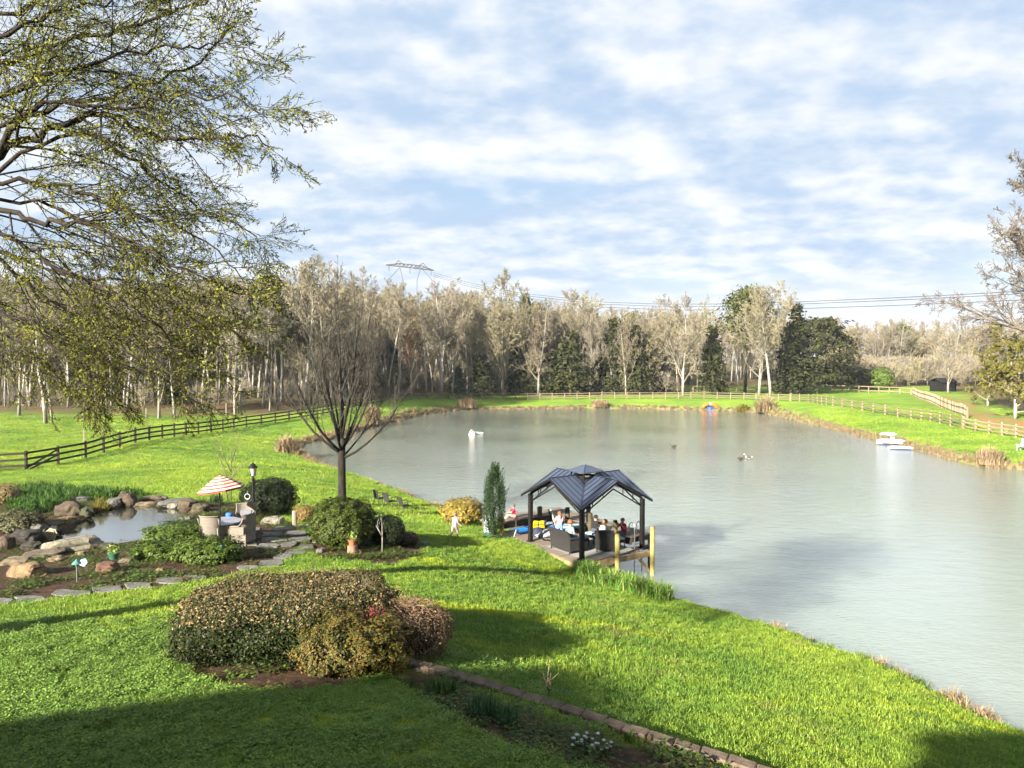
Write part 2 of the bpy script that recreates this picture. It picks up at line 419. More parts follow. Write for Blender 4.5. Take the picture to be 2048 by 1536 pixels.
height_exact = height_np
def height_np(X, Y):
    """height of the built sheet itself (bilinear on its grid)"""
    X = np.asarray(X, float); Y = np.asarray(Y, float)
    i = np.clip(np.searchsorted(XS, X) - 1, 0, len(XS) - 2); j = np.clip(np.searchsorted(YS, Y) - 1, 0, len(YS) - 2)
    u = (X - XS[i]) / (XS[i + 1] - XS[i]); v = (Y - YS[j]) / (YS[j + 1] - YS[j])
    return GZ[j, i] * (1 - u) * (1 - v) + GZ[j, i + 1] * u * (1 - v) + GZ[j + 1, i] * (1 - u) * v + GZ[j + 1, i + 1] * u * v
_hc = {}
def hz(x, y):
    k = (round(x, 3), round(y, 3))
    if k not in _hc: _hc[k] = float(height_np(np.array([x]), np.array([y]))[0])
    return _hc[k]
def gp(px, py, tmax=420):
    """the place on the ground seen at this pixel"""
    d = ray(px, py); d = d / d.y; ts = np.concatenate([np.arange(6, 60, 0.25), np.arange(60, tmax, 1.0)])
    X = d.x * ts; Y = ts; Z = CAM_Z + d.z * ts; H = height_np(X, Y); w = np.where(Z < H)[0]
    if len(w) == 0:
        t = tmax
    else:
        i = w[0]
        if i == 0: t = ts[0]
        else:
            a = Z[i - 1] - H[i - 1]; b = H[i] - Z[i]; t = ts[i - 1] + (ts[i] - ts[i - 1]) * a / (a + b + 1e-9)
    x, y = d.x * t, t
    return Vector((x, y, hz(x, y)))
def ground(x, y): return Vector((x, y, hz(x, y)))
def gpoly(lst, k=2): return chaikin(np.array([tuple(gp(*p)[:2]) for p in lst]), k)

# soil beds and bare places, as outlines on the ground
BED_HEDGE = gpoly([(322, 1292), (338, 1240), (500, 1200), (760, 1200), (880, 1260), (890, 1310), (820, 1330), (740, 1362), (640, 1384), (480, 1384), (385, 1362)])
BED_EDGE = gpoly([(790, 1335), (860, 1345), (930, 1370), (1010, 1405), (1100, 1440), (1250, 1485), (1420, 1536), (1380, 1600), (1200, 1560), (1080, 1500), (960, 1480), (900, 1430), (830, 1390), (780, 1360)])
BED_TREE = gpoly([(600, 1085), (640, 1060), (760, 1060), (850, 1090), (850, 1105), (800, 1128), (760, 1130), (700, 1120), (640, 1118)])
BED_POND = gpoly([(-120, 1190), (-60, 1000), (60, 985), (260, 995), (420, 1005), (500, 1010), (560, 1035), (600, 1050), (612, 1085), (590, 1110), (545, 1130), (400, 1165), (200, 1190), (0, 1205)])
DIRT = gpoly([(1850, 790), (1920, 795), (1960, 812), (2048, 840), (2120, 870), (2100, 880), (2020, 862), (1960, 850), (1900, 820), (1860, 805)])

ny, nx = GX.shape
Vt = np.c_[GX.ravel(), GY.ravel(), GZ.ravel()]
ii = np.arange(ny * nx).reshape(ny, nx)
Ft = np.stack([ii[:-1, :-1].ravel(), ii[:-1, 1:].ravel(), ii[1:, 1:].ravel(), ii[1:, :-1].ravel()], 1)
def soft_in(P, x, y, w):
    d = dist_poly(P, x, y); return np.where(inside(P, x, y), sstep(-w, w, d), sstep(-w, w, -d))
gx, gy = Vt[:, 0], Vt[:, 1]
def classify(gx, gy, w=0.25):
    """bed soil, red dirt, leaf litter plus painted tree shade on the left pasture, shore mud (0..1 each)"""
    bed = np.zeros(len(gx)); dirt = np.zeros(len(gx))
    nr = (np.abs(gx) < 40) & (gy > 5) & (gy < 50)
    if nr.any():
        b = np.zeros(nr.sum())
        for P in (BED_HEDGE, BED_EDGE, BED_TREE, BED_POND): b = np.maximum(b, soft_in(P, gx[nr], gy[nr], w))
        bed[nr] = b
    fr = (gx > 30) & (gx < 160) & (gy > 55) & (gy < 200)
    if fr.any(): dirt[fr] = soft_in(DIRT, gx[fr], gy[fr], 1.5)
    lit = np.maximum(sstep(88, 104, gy + 0.10 * np.minimum(gx + 20, 0)) * sstep(-2, -22, gx), sstep(147, 156, gy) * sstep(44, 30, gx))  # left litter edge drawn forward so its darker colour paints tree shade on pasture
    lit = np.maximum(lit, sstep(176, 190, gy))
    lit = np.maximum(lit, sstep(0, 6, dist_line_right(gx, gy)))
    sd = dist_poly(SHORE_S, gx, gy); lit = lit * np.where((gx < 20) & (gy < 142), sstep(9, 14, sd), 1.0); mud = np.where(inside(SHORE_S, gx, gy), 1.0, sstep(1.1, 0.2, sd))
    return bed, dirt, lit, mud
def dist_line_right(gx, gy):      # signed distance beyond the right-hand boundary of the pasture
    a = np.array(gp(1905, 792)[:2]); b = np.array(gp(2048, 850)[:2]); d = (b - a) / np.linalg.norm(b - a); nrm = np.array([d[1], -d[0]])
    if nrm[0] < 0: nrm = -nrm
    return np.where((gy > 60) & (gx > 40), (gx - a[0]) * nrm[0] + (gy - a[1]) * nrm[1], -10)
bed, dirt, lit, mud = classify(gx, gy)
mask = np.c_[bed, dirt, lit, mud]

GRASS_A = (0.142, 0.232, 0.025); GRASS_B = (0.225, 0.305, 0.033); GRASS_C = (0.072, 0.152, 0.022); GRASS_Y = (0.29, 0.35, 0.018); GRASS_D = (0.20, 0.165, 0.07)
def lawn_colour(t, pos):
    n1 = t.noise(0.16, 3, 0.55, pos); n2 = t.noise(0.9, 3, 0.6, pos)
    sep = t.n('ShaderNodeMapping'); sep.inputs['Rotation'].default_value = (0, 0, R(-38)); sep.inputs['Scale'].default_value = (0.12, 0.9, 0.3); t.l(pos, sep.inputs[0])
    n3 = t.noise(1.0, 2, 0.5, sep.outputs[0])
    c = t.ramp(n1, [(0.34, GRASS_C), (0.5, GRASS_A), (0.66, GRASS_B)])
    c = t.mix(t.ramp(n2, [(0.45, (0, 0, 0)), (0.75, (0.75, 0.75, 0.75))]), c, GRASS_B)
    c = t.mix(t.ramp(n3, [(0.58, (0, 0, 0)), (0.70, (0.8, 0.8, 0.8))]), c, GRASS_Y)
    c = t.mix(t.ramp(t.noise(0.45, 4, 0.65, pos), [(0.57, (0, 0, 0)), (0.72, (0.6, 0.6, 0.6))]), c, GRASS_D)
    c = t.mix(t.ramp(t.noise(2.6, 2, 0.6, pos), [(0.35, (0.65, 0.65, 0.65)), (0.55, (0, 0, 0))]), c, GRASS_C)
    return c
def ground_material():
    m, t = newmat('ground_turf'); pos = t.pos()
    at_ = t.n('ShaderNodeAttribute'); at_.attribute_name = 'mask'
    sp = t.n('ShaderNodeSeparateColor'); t.l(at_.outputs['Color'], sp.inputs[0])
    g = lawn_colour(t, pos)
    fine = t.noise(9, 5, 0.7, pos); g = t.mix(t.ramp(fine, [(0.3, (0.55, 0.55, 0.55)), (0.7, (0, 0, 0))]), g, (0.045, 0.085, 0.012))
    nb = t.noise(5, 6, 0.7, pos)
    soil = t.ramp(nb, [(0.3, (0.016, 0.011, 0.008)), (0.5, (0.042, 0.026, 0.016)), (0.72, (0.095, 0.052, 0.028))])
    red = t.ramp(nb, [(0.3, (0.16, 0.075, 0.035)), (0.7, (0.27, 0.14, 0.07))])
    red = t.mix(t.ramp(t.noise(0.35, 3, 0.6, pos), [(0.45, (0, 0, 0)), (0.6, (1, 1, 1))]), red, (0.10, 0.15, 0.03))
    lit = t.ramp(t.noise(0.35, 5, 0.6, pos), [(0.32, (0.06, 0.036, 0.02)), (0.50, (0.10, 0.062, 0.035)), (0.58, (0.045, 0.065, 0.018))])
    mudc = t.ramp(nb, [(0.3, (0.10, 0.075, 0.04)), (0.7, (0.24, 0.18, 0.10))])
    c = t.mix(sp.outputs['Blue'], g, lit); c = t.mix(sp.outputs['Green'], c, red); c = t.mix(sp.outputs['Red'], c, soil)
    c = t.mix(at_.outputs['Alpha'], c, mudc)
    nrm = t.bump(t.noise(14, 6, 0.75, pos), 0.8, 0.05)
    p = t.principled(c, 0.9, nrm, spec=0.1); t.out(p.outputs[0]); return m
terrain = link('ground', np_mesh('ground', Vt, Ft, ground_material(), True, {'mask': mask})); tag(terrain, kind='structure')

# water of the big pond and the garden pond
def water_material(name, murk, rip, strength, rough, ior, sss=0.0, gl=0.0):
    m, t = newmat(name); pos = t.pos()
    mp = t.n('ShaderNodeMapping'); mp.inputs['Scale'].default_value = (1.0, 1.9, 1.0); mp.inputs['Rotation'].default_value = (0, 0, R(18)); t.l(pos, mp.inputs[0])
    w1 = t.noise(rip, 4, 0.6, mp.outputs[0], 0.4); w2 = t.noise(rip * 0.22, 3, 0.5, mp.outputs[0])
    gust = t.ramp(t.noise(0.05, 2, 0.5, pos), [(0.36, (0.35, 0.35, 0.35)), (0.62, (1, 1, 1))])
    h = t.math('ADD', t.math('MULTIPLY', w1, gust), t.math('MULTIPLY', w2, 0.8))
    c = t.ramp(t.noise(0.07, 3, 0.5, pos), [(0.3, murk), (0.7, tuple(x * 1.12 for x in murk))])
    p = t.principled(c, rough, t.bump(h, strength, 0.12)); p.inputs['IOR'].default_value = ior
    if sss > 0:      # turbid water scatters light sideways, so shadows on it are soft
        p.subsurface_method = 'BURLEY'; p.inputs['Subsurface Weight'].default_value = 0.9; p.inputs['Subsurface Radius'].default_value = (1, 1, 1); p.inputs['Subsurface Scale'].default_value = sss
    fr = t.n('ShaderNodeFresnel'); fr.inputs[0].default_value = gl; nb = t.bump(h, strength, 0.12); t.l(nb, fr.inputs[1])
    g = t.n('ShaderNodeBsdfGlossy'); g.inputs['Roughness'].default_value = rough; t.l(nb, g.inputs['Normal'])
    mx = t.n('ShaderNodeMixShader'); t.l(fr.outputs[0], mx.inputs[0]); t.l(p.outputs[0], mx.inputs[1]); t.l(g.outputs[0], mx.inputs[2]); t.out(mx.outputs[0]); return m
def fill_poly(name, P, z, mat):
    bm = bmesh.new(); vs = [bm.verts.new((x, y, z)) for x, y in P]; f = bm.faces.new(vs); bmesh.ops.triangulate(bm, faces=[f])
    if f.is_valid is False or True:
        for q in bm.faces:
            q.normal_update()
            if q.normal.z < 0: q.normal_flip()
    me = bpy.data.meshes.new(name); bm.to_mesh(me); bm.free(); me.materials.append(mat); return link(name, me)
def grow(P, d):
    c = P.mean(0); v = P - c; return P + v / np.linalg.norm(v, axis=1)[:, None] * d
pw = fill_poly('pond_water', grow(SHORE_S, 1.2), 0.0, water_material('pond_water', (0.205, 0.242, 0.212), 3.4, 0.34, 0.10, 1.4, 4.0, 2.0)); tag(pw, kind='structure')
gw = fill_poly('garden_pond_water', grow(GP_S, 0.5), GPOND_Z, water_material('garden_water', (0.03, 0.035, 0.025), 5.0, 0.03, 0.02, 1.4, 0.0, 6.0)); tag(gw, kind='structure')
# ------------------------------------------------------------------ house behind the camera (its roof shades the foreground)
M_WOODDARK = solid('dark_weathered_wood', (0.038, 0.029, 0.022), 0.85, 0.35, 5, 0.3)
M_DECK = solid('deck_boards', (0.095, 0.075, 0.058), 0.85, 0.35, 4, 0.4, col2=(0.125, 0.105, 0.085))
M_PILE = solid('treated_piling', (0.19, 0.15, 0.035), 0.8, 0.4, 3, 0.4, col2=(0.22, 0.185, 0.07))
M_PILED = solid('old_piling', (0.055, 0.047, 0.025), 0.85, 0.4, 3, 0.4)
M_JOIST = solid('rim_joist', (0.21, 0.15, 0.075), 0.8, 0.4, 3, 0.3)
M_METAL = solid('dark_bronze_metal', (0.009, 0.008, 0.0075), 0.55, 0.2, 4, 0.0)
M_ROOF = solid('blue_grey_metal_roof', (0.042, 0.054, 0.085), 0.38, 0.12, 1.5, 0.05, metal=0.25)
M_SEAM = solid('roof_seam', (0.016, 0.021, 0.035), 0.4, 0.1, 2, 0.0, metal=0.25)
M_RAIL = solid('brown_fence_wood', (0.032, 0.023, 0.017), 0.85, 0.35, 2, 0.3)
M_RAILT = solid('tan_fence_wood', (0.19, 0.145, 0.095), 0.85, 0.3, 2, 0.3)
M_STEEL = solid('polished_steel', (0.55, 0.56, 0.57), 0.25, 0.05, 2, 0.0, metal=0.9)
M_WHITE = solid('white_plastic', (0.30, 0.31, 0.325), 0.45, 0.08, 3)
def house():
    root = empty('house', (-2, -8, 4.6), 0, 'house with two gabled wings on the rise behind the viewpoint', 'house')
    wm = solid('cream_siding', (0.5, 0.47, 0.4), 0.8, 0.1, 1.0); rm = solid('shingle_roof', (0.08, 0.075, 0.07), 0.9, 0.3, 2)
    def wing(x0, x1, y0, y1, ze, zp, o):
        b = MB(); b.box((0.5 * (x0 + x1) + 2, 0.5 * (y0 + y1) + 8, (ze - 4.0) / 2 - 0.6), (x1 - x0, y1 - y0, ze - 4.0)); xm = (x0 + x1) / 2 + 2
        for y in (y0, y1): b.add([(x0 + 2, y + 8, ze - 4.6), (x1 + 2, y + 8, ze - 4.6), (xm, y + 8, zp - 4.7)], [(0, 1, 2), (2, 1, 0)])
        b.build('wall', wm, root)
        r = MB(); t = 0.15
        for s in (-1, 1):
            xe = (x0 if s < 0 else x1) + 2 + s * o; sl = (zp - ze) / ((x1 - x0) / 2); zeo = ze - 4.6 - sl * o
            vs = []
            for y in (y0 + 8 - o, y1 + 8 + o): vs += [(xm, y, zp - 4.6), (xe, y, zeo), (xe, y, zeo - t), (xm, y, zp - 4.6 - t)]
            r.add(vs, [(0, 1, 5, 4), (1, 2, 6, 5), (2, 3, 7, 6), (0, 3, 2, 1), (4, 5, 6, 7)])
        r.build('roof', rm, root)
    wing(-18.6, -6.8, -13, -1.5, 9.9, 12.0, 0.4)
    wing(-5.1, 9.0, -13, -1.5, 10.7, 11.6, 0.25)
    for x in (-15, -11): 
        b = MB(); b.box((x + 2, 6.55, 3.0), (1.2, 0.1, 1.5)); b.build('window', solid('window_glass', (0.05, 0.06, 0.07), 0.1, 0.1), root)
    b = MB(); b.box((2, 6.55, 1.0), (1.0, 0.1, 2.0)); b.build('door', M_WOODDARK, root)
house()

# ------------------------------------------------------------------ dock and gazebo (local axes u along the shore side, v towards the pond's left)
DKZ = 1.08; DKO = Vector((2.84, 29.8, DKZ)); DKA = R(34)
def dk(u, v, z=0.0):
    return Vector((DKO.x + u * math.cos(DKA) - v * math.sin(DKA), DKO.y + u * math.sin(DKA) + v * math.cos(DKA), DKZ + z))
dock = empty('dock', DKO, DKA, 'weathered wooden dock with a raised walkway and pilings at the pond edge', 'dock')
def plank_mesh(name, L, w, t, mat):
    b = MB(); b.box((0, 0, 0), (w, L, t)); return b.mesh(name, mat, bevel=0.006)
rg = random.Random(3)
pm = plank_mesh('plank', 6.25, 0.138, 0.036, M_DECK)
for i in range(23):
    link('plank', pm, dock, (-0.36 + i * 0.146, 2.78 + rg.uniform(-.012, .012), -0.018 + rg.uniform(-.003, .003)), (0, 0, rg.uniform(-.0012, .0012)))
pmA = plank_mesh('walkway_plank', 1.25, 0.138, 0.036, M_DECK)
for i in range(47): link('plank', pmA, dock, (3.60, 0.32 + i * 0.146, 0.45 + rg.uniform(-.003, .003)), (0, 0, math.pi / 2 + rg.uniform(-.004, .004)))
for i in range(21): link('plank', pmA, dock, (-0.12 + i * 0.146, 6.5, 0.45 + rg.uniform(-.003, .003)), (0, 0, rg.uniform(-.004, .004)))
b = MB()
b.bar((-0.46, -0.40, -0.16), (3.6, -0.40, -0.16), 0.05, 0.24); b.build('rim_joist', M_JOIST, dock, bevel=0.005)
b = MB(); b.bar((-0.46, -0.37, -0.14), (-0.46, 5.95, -0.14), 0.05, 0.2); b.build('rim_joist', M_JOIST, dock, bevel=0.005)
b = MB(); b.bar((2.98, 0.27, 0.27), (2.98, 5.86, 0.27), 0.045, 0.30); b.build('fascia', M_WOODDARK, dock)
b = MB(); b.bar((-0.2, 5.90, 0.27), (2.95, 5.90, 0.27), 0.045, 0.30); b.build('fascia', M_WOODDARK, dock)
b = MB(); b.bar((2.98, 0.25, 0.33), (4.2, 0.25, 0.33), 0.045, 0.19); b.build('fascia', M_WOODDARK, dock)
b = MB()
for v in (0.4, 2.4, 4.4, 6.0): b.bar((-0.42, v, -0.14), (4.2, v, -0.14), 0.05, 0.2)
b.build('joist', M_WOODDARK, dock)
for u, v, top, bot, m, rr in [(1.5, -0.47, 0.95, -2.6, M_PILE, .105), (3.5, -0.47, 1.0, -2.6, M_PILE, .105), (-0.58, 5.1, 0.93, -0.9, M_PILE, .12), (2.3, 6.05, 0.92, -2.6, M_PILED, .12),
                              (2.88, 4.6, 1.04, -2.6, M_PILED, .12), (2.88, 2.9, 1.06, -2.6, M_PILED, .11), (2.88, 1.2, 1.05, -2.6, M_PILED, .11), (4.25, 3.6, 0.42, -2.6, M_PILED, .12), (4.25, 6.9, 0.42, -2.6, M_PILED, .12), (4.25, 0.4, 0.42, -2.6, M_PILED, .12), (-0.3, 7.0, 0.42, -2.0, M_PILED, .12)]:
    b = MB(); b.tube([(u, v, bot), (u, v, top - 0.05), (u, v, top)], [rr * 1.03, rr, rr * 0.72], 10); b.build('piling', m, dock, 'auto')
b = MB(); b.bar((3.42, -0.44, -0.95), (2.75, -0.44, -0.28), 0.07, 0.11); b.build('brace', M_JOIST, dock, bevel=0.006)

# gazebo
gz = empty('gazebo', DKO, DKA, 'dark metal gazebo with blue grey cross gabled roof standing on the dock', 'gazebo')
U1, V1, PH = 3.35, 3.6, 2.15
for u, v in ((0, 0), (U1, 0), (0, V1), (U1, V1)):
    b = MB(); b.box((u, v, PH / 2), (0.17, 0.17, PH)); po = b.build('post', M_METAL, gz, bevel=0.012)
    b = MB(); b.box((u, v, 0.02), (0.28, 0.28, 0.04)); b.build('base_plate', M_METAL, po)
CU, CV, HA, HB = U1 / 2, V1 / 2, U1 / 2 + 0.30, V1 / 2 + 0.30
RZ, DROP, HOLE = 3.12, 1.0, 0.31
def rp(un, vn, dz=0.0): return Vector((CU + un * HA, CV + vn * HB, RZ - DROP * min(abs(un), abs(vn)) + dz))
for su in (1, -1):
    for sv in (1, -1):
        for sw in (0, 1):
            P = [(HOLE, 0), (1, 0), (1, 1), (HOLE, HOLE)]
            if sw: P = [(q, p) for p, q in P]
            T = [rp(su * p, sv * q) for p, q in P]; Bt = [t - Vector((0, 0, 0.035)) for t in T]
            b = MB(); b.add(T + Bt, [(0, 1, 2, 3), (7, 6, 5, 4), (0, 4, 5, 1), (1, 5, 6, 2), (2, 6, 7, 3), (3, 7, 4, 0)])
            pan = b.build('roof_panel', M_ROOF, gz)
            for k in range(5):
                t_ = HOLE + (1 - HOLE) * (k + 0.6) / 5
                a_, c_ = (t_, 0.0), (t_, t_ - 0.01)
                if sw: a_, c_ = a_[::-1], c_[::-1]
                s = MB(); s.bar(rp(su * a_[0], sv * a_[1], 0.012), rp(su * c_[0], sv * c_[1], 0.012), 0.022, 0.028); s.build('seam', M_SEAM, pan)
for un, vn in ((1, 0), (-1, 0), (0, 1), (0, -1)):
    b = MB(); b.bar(rp(un * HOLE, vn * HOLE, 0.012), rp(un, vn, 0.012), 0.07, 0.03); b.build('ridge_cap', M_SEAM, gz)
for su in (1, -1):
    for sv in (1, -1):
        b = MB(); b.bar(rp(su * HOLE, sv * HOLE, 0.008), rp(su, sv, 0.008), 0.09, 0.02); b.build('valley_strip', M_SEAM, gz)
def truss(p0, p1, pk):
    """p0, p1 post tops; pk peak, one side of the gazebo"""
    b = MB(); d = Vector((0, 0, -0.30))
    for p in (p0, p1):
        a = Vector(p); k = Vector(pk); b.bar(a + Vector((0, 0, .0)), k, 0.05, 0.07); b.bar(a + d * 1.2, k + d, 0.04, 0.045)
        for f in (0.33, 0.67): q = a.lerp(k, f); b.bar(q, q + d * (1.1), 0.03, 0.03, up=(1, 0, 0))
    b.build('gable_truss', M_METAL, gz)
EZ = RZ - DROP * 0.82; 
for (a, c) in (((0, 0), (U1, 0)), ((U1, 0), (U1, V1)), ((U1, V1), (0, V1)), ((0, V1), (0, 0))):
    truss((a[0], a[1], PH), (c[0], c[1], PH), ((a[0] + c[0]) / 2, (a[1] + c[1]) / 2, RZ - 0.09))
for un0, vn0, un1, vn1 in ((1, 0, 1, 1), (1, 0, 1, -1), (-1, 0, -1, 1), (-1, 0, -1, -1), (0, 1, 1, 1), (0, 1, -1, 1), (0, -1, 1, -1), (0, -1, -1, -1)):
    b = MB(); b.bar(rp(un0, vn0, -0.05), rp(un1, vn1, -0.05), 0.03, 0.09); b.build('eave_trim', M_METAL, gz)
hc = 0.56; hz0 = RZ + 0.17
b = MB()
for sgn in (0, 1):
    pass
A4 = [Vector((CU + s * hc, CV + t * hc, hz0)) for s, t in ((-1, -1), (1, -1), (1, 1), (-1, 1))]; AP = Vector((CU, CV, hz0 + 0.25))
b.add(A4 + [AP] + [p - Vector((0, 0, .05)) for p in A4], [(0, 1, 4), (1, 2, 4), (2, 3, 4), (3, 0, 4), (0, 5, 6, 1), (1, 6, 7, 2), (2, 7, 8, 3), (3, 8, 5, 0), (8, 7, 6, 5)])
cup = b.build('vent_cap', M_ROOF, gz)
b = MB()
for p in A4: b.bar(p, AP, 0.03, 0.02)
b.tube([AP - Vector((0, 0, .02)), AP + Vector((0, 0, .05))], [.04, .02], 8); b.build('cap_ridge', M_SEAM, cup)
b = MB(); hh = 0.44
for s, t in ((-1, -1), (1, -1), (1, 1), (-1, 1)): b.box((CU + s * hh, CV + t * hh, RZ + 0.02), (0.05, 0.05, 0.4))
for s in (-1, 1):
    b.box((CU, CV + s * hh, RZ - 0.10), (2 * hh, 0.04, 0.10)); b.box((CU + s * hh, CV, RZ - 0.10), (0.04, 2 * hh, 0.10))
b.build('vent_frame', M_METAL, gz)

# ladder
ld = empty('ladder', dk(3.3, 0.18, 0.45), DKA, 'steel swim ladder with hooped handrails at the end of the raised walkway', 'ladder')
for x in (-0.22, 0.22):
    pts = [(x, 0.35, 0), (x, 0.34, 0.45)] + [(x, 0.17 + 0.17 * math.cos(a), 0.45 + 0.17 * math.sin(a)) for a in np.linspace(0.2, math.pi, 7)] + [(x, 0.0, 0.1), (x, 0.0, -1.7)]
    b = MB(); b.tube(pts, 0.024, 8); b.build('handrail', M_STEEL, ld, True)
for z in (-0.3, -0.6, -0.9, -1.2):
    b = MB(); b.box((0, 0, z), (0.42, 0.07, 0.02)); b.build('rung', M_STEEL, ld)

# ------------------------------------------------------------------ fences
UNIT = MB(); UNIT.box((0, 0, 0), (1, 1, 1)); 
def unit(mat, _c={}):
    if mat.name not in _c: _c[mat.name] = UNIT.mesh('board', mat)
    return _c[mat.name]
def bar_obj(name, a, b_, w, h, mat, parent, inv):
    a = Vector(a); b_ = Vector(b_); d = b_ - a; L = d.length; d.normalize(); s = d.cross(Vector((0, 0, 1)))
    if s.length < 1e-3: s = Vector((1, 0, 0))
    s.normalize(); u = s.cross(d)
    M = Matrix(((s.x, d.x, u.x, 0), (s.y, d.y, u.y, 0), (s.z, d.z, u.z, 0), (0, 0, 0, 1)))
    o = link(name, unit(mat), parent); o.matrix_basis = inv @ Matrix.Translation((a + b_) / 2) @ M @ Matrix.Diagonal((w, L, h, 1)); return o
def resample(P, step):
    P = [np.array(p, float) for p in P]; seg = [np.linalg.norm(P[i + 1] - P[i]) for i in range(len(P) - 1)]; tot = sum(seg); n = max(1, round(tot / step)); out = []
    for k in range(n + 1):
        s = tot * k / n; i = 0
        while i < len(seg) - 1 and s > seg[i]: s -= seg[i]; i += 1
        t = s / seg[i]; out.append(P[i] * (1 - t) + P[i + 1] * t)
    return out
def fence(keys, step, rails, ph, pw_, rw, rh, mp, mr, label, px=True, name='rail_fence', side=0.06):
    K = [tuple(gp(*k)[:2]) for k in keys] if px else keys
    pts = resample(K, step); z = height_np(np.array([p[0] for p in pts]), np.array([p[1] for p in pts]))
    root = empty(name, (pts[0][0], pts[0][1], z[0]), 0, label, 'fence'); inv = Matrix.Translation(-root.location); r = random.Random(len(pts))
    G = [Vector((p[0], p[1], zz)) for p, zz in zip(pts, z)]
    for g in G:
        h = ph * r.uniform(0.97, 1.04); l = Vector((r.uniform(-.02, .02), r.uniform(-.02, .02), 0)); bar_obj('post', g - Vector((0, 0, .25)), g + l + Vector((0, 0, h)), pw_, pw_, mp, root, inv)
    for i in range(len(G) - 1):
        d = (G[i + 1] - G[i]); nrm = Vector((d.y, -d.x, 0)).normalized() * (pw_ / 2 + side * 0.3)
        for hh_ in rails:
            bar_obj('rail', G[i] + nrm + Vector((0, 0, hh_ + r.uniform(-.02, .02))), G[i + 1] + nrm + Vector((0, 0, hh_ + r.uniform(-.02, .02))), rw, rh, mr, root, inv)
    return root, G
f1, G1 = fence([(-190, 950), (40, 942), (165, 919), (377, 871), (480, 856), (625, 835), (700, 819), (762, 806)], 2.5, (0.35, 0.78, 1.2), 1.35, 0.15, 0.045, 0.15, M_RAIL, M_RAIL, 'dark brown three rail fence climbing from the left lawn to the wood')
inv = Matrix.Translation(-f1.location)
for i, j, za, zb in ((3, 4, 0.1, 1.1), ):
    bar_obj('brace', G1[i] + Vector((0, -.1, za)), G1[j] + Vector((0, -.1, zb)), 0.05, 0.12, M_RAIL, f1, inv)
    bar_obj('brace', G1[i] + Vector((0.3, -.1, za - .05)), G1[j] + Vector((.2, -.1, zb - .3)), 0.05, 0.12, M_RAIL, f1, inv)
f2, G2 = fence([(763, 805), (800, 801), (860, 798.5), (1000, 797.5), (1200, 797.5), (1400, 797), (1500, 799), (1580, 802)], 2.45, (0.3, 0.72, 1.15), 1.3, 0.16, 0.05, 0.14, M_RAILT, solid('grey_rail', (0.105, 0.08, 0.055), 0.85, 0.3, 2), 'long rail fence with pale posts along the far bank of the pond')
f3, G3 = fence([(1582, 802), (1620, 804.5), (1660, 811), (1750, 825.5), (1830, 838), (1890, 849), (1925, 857)], 2.45, (0.35, 0.78, 1.2), 1.35, 0.17, 0.05, 0.13, M_RAILT, solid('grey_rail', (0.105, 0.08, 0.055)), 'rail fence with pale posts sloping down the right hand meadow')
f4, G4 = fence([(1926, 857), (1960, 864), (2010, 872), (2060, 880)], 2.5, (0.35, 0.78, 1.2), 1.4, 0.19, 0.05, 0.15, M_RAILT, M_RAILT, 'tan rail fence with a braced gate at the right edge below the red dirt')
bar_obj('brace', G4[-3] + Vector((0, -.1, .25)), G4[-2] + Vector((0, -.1, 1.1)), 0.05, 0.12, M_RAILT, f4, Matrix.Translation(-f4.location))
f5, G5 = fence([(1270, 787.5), (1400, 784), (1500, 783), (1600, 782), (1700, 783), (1760, 786), (1822, 789.5)], 3.4, (0.45, 1.3), 1.4, 0.17, 0.06, 0.17, M_RAILT, M_RAILT, 'pale two rail fence in front of the cedars behind the far bank')
# upright paling fence at the edge of the red dirt
f6, G6 = fence([(1826, 790), (1850, 800), (1880, 814), (1905, 825), (1935, 838)], 1.6, (0.3, 1.1), 1.55, 0.18, 0.03, 0.10, M_RAILT, solid('grey_rail', (0.105, 0.08, 0.055)), 'close set pale paling fence bordering the red dirt strip', name='paling_fence')
# wire fence posts in the left pasture
f7, G7 = fence([(-20, 912), (60, 900), (120, 893), (210, 880), (300, 871)], 7.0, (0.9,), 1.1, 0.11, 0.01, 0.012, solid('grey_post', (0.2, 0.17, 0.13), 0.9, 0.3), M_STEEL, 'thin wire fence on grey posts behind the brown rail fence', name='wire_fence')
f8, G8 = fence([(88, 848), (190, 845), (300, 842), (371, 838), (398, 838), (440, 832), (453, 830)], 9.0, (1.0,), 1.6, 0.14, 0.01, 0.02, solid('grey_post', (0.2, 0.17, 0.13)), M_STEEL, 'sparse wire fence on tall posts at the foot of the left wood', name='wire_fence')
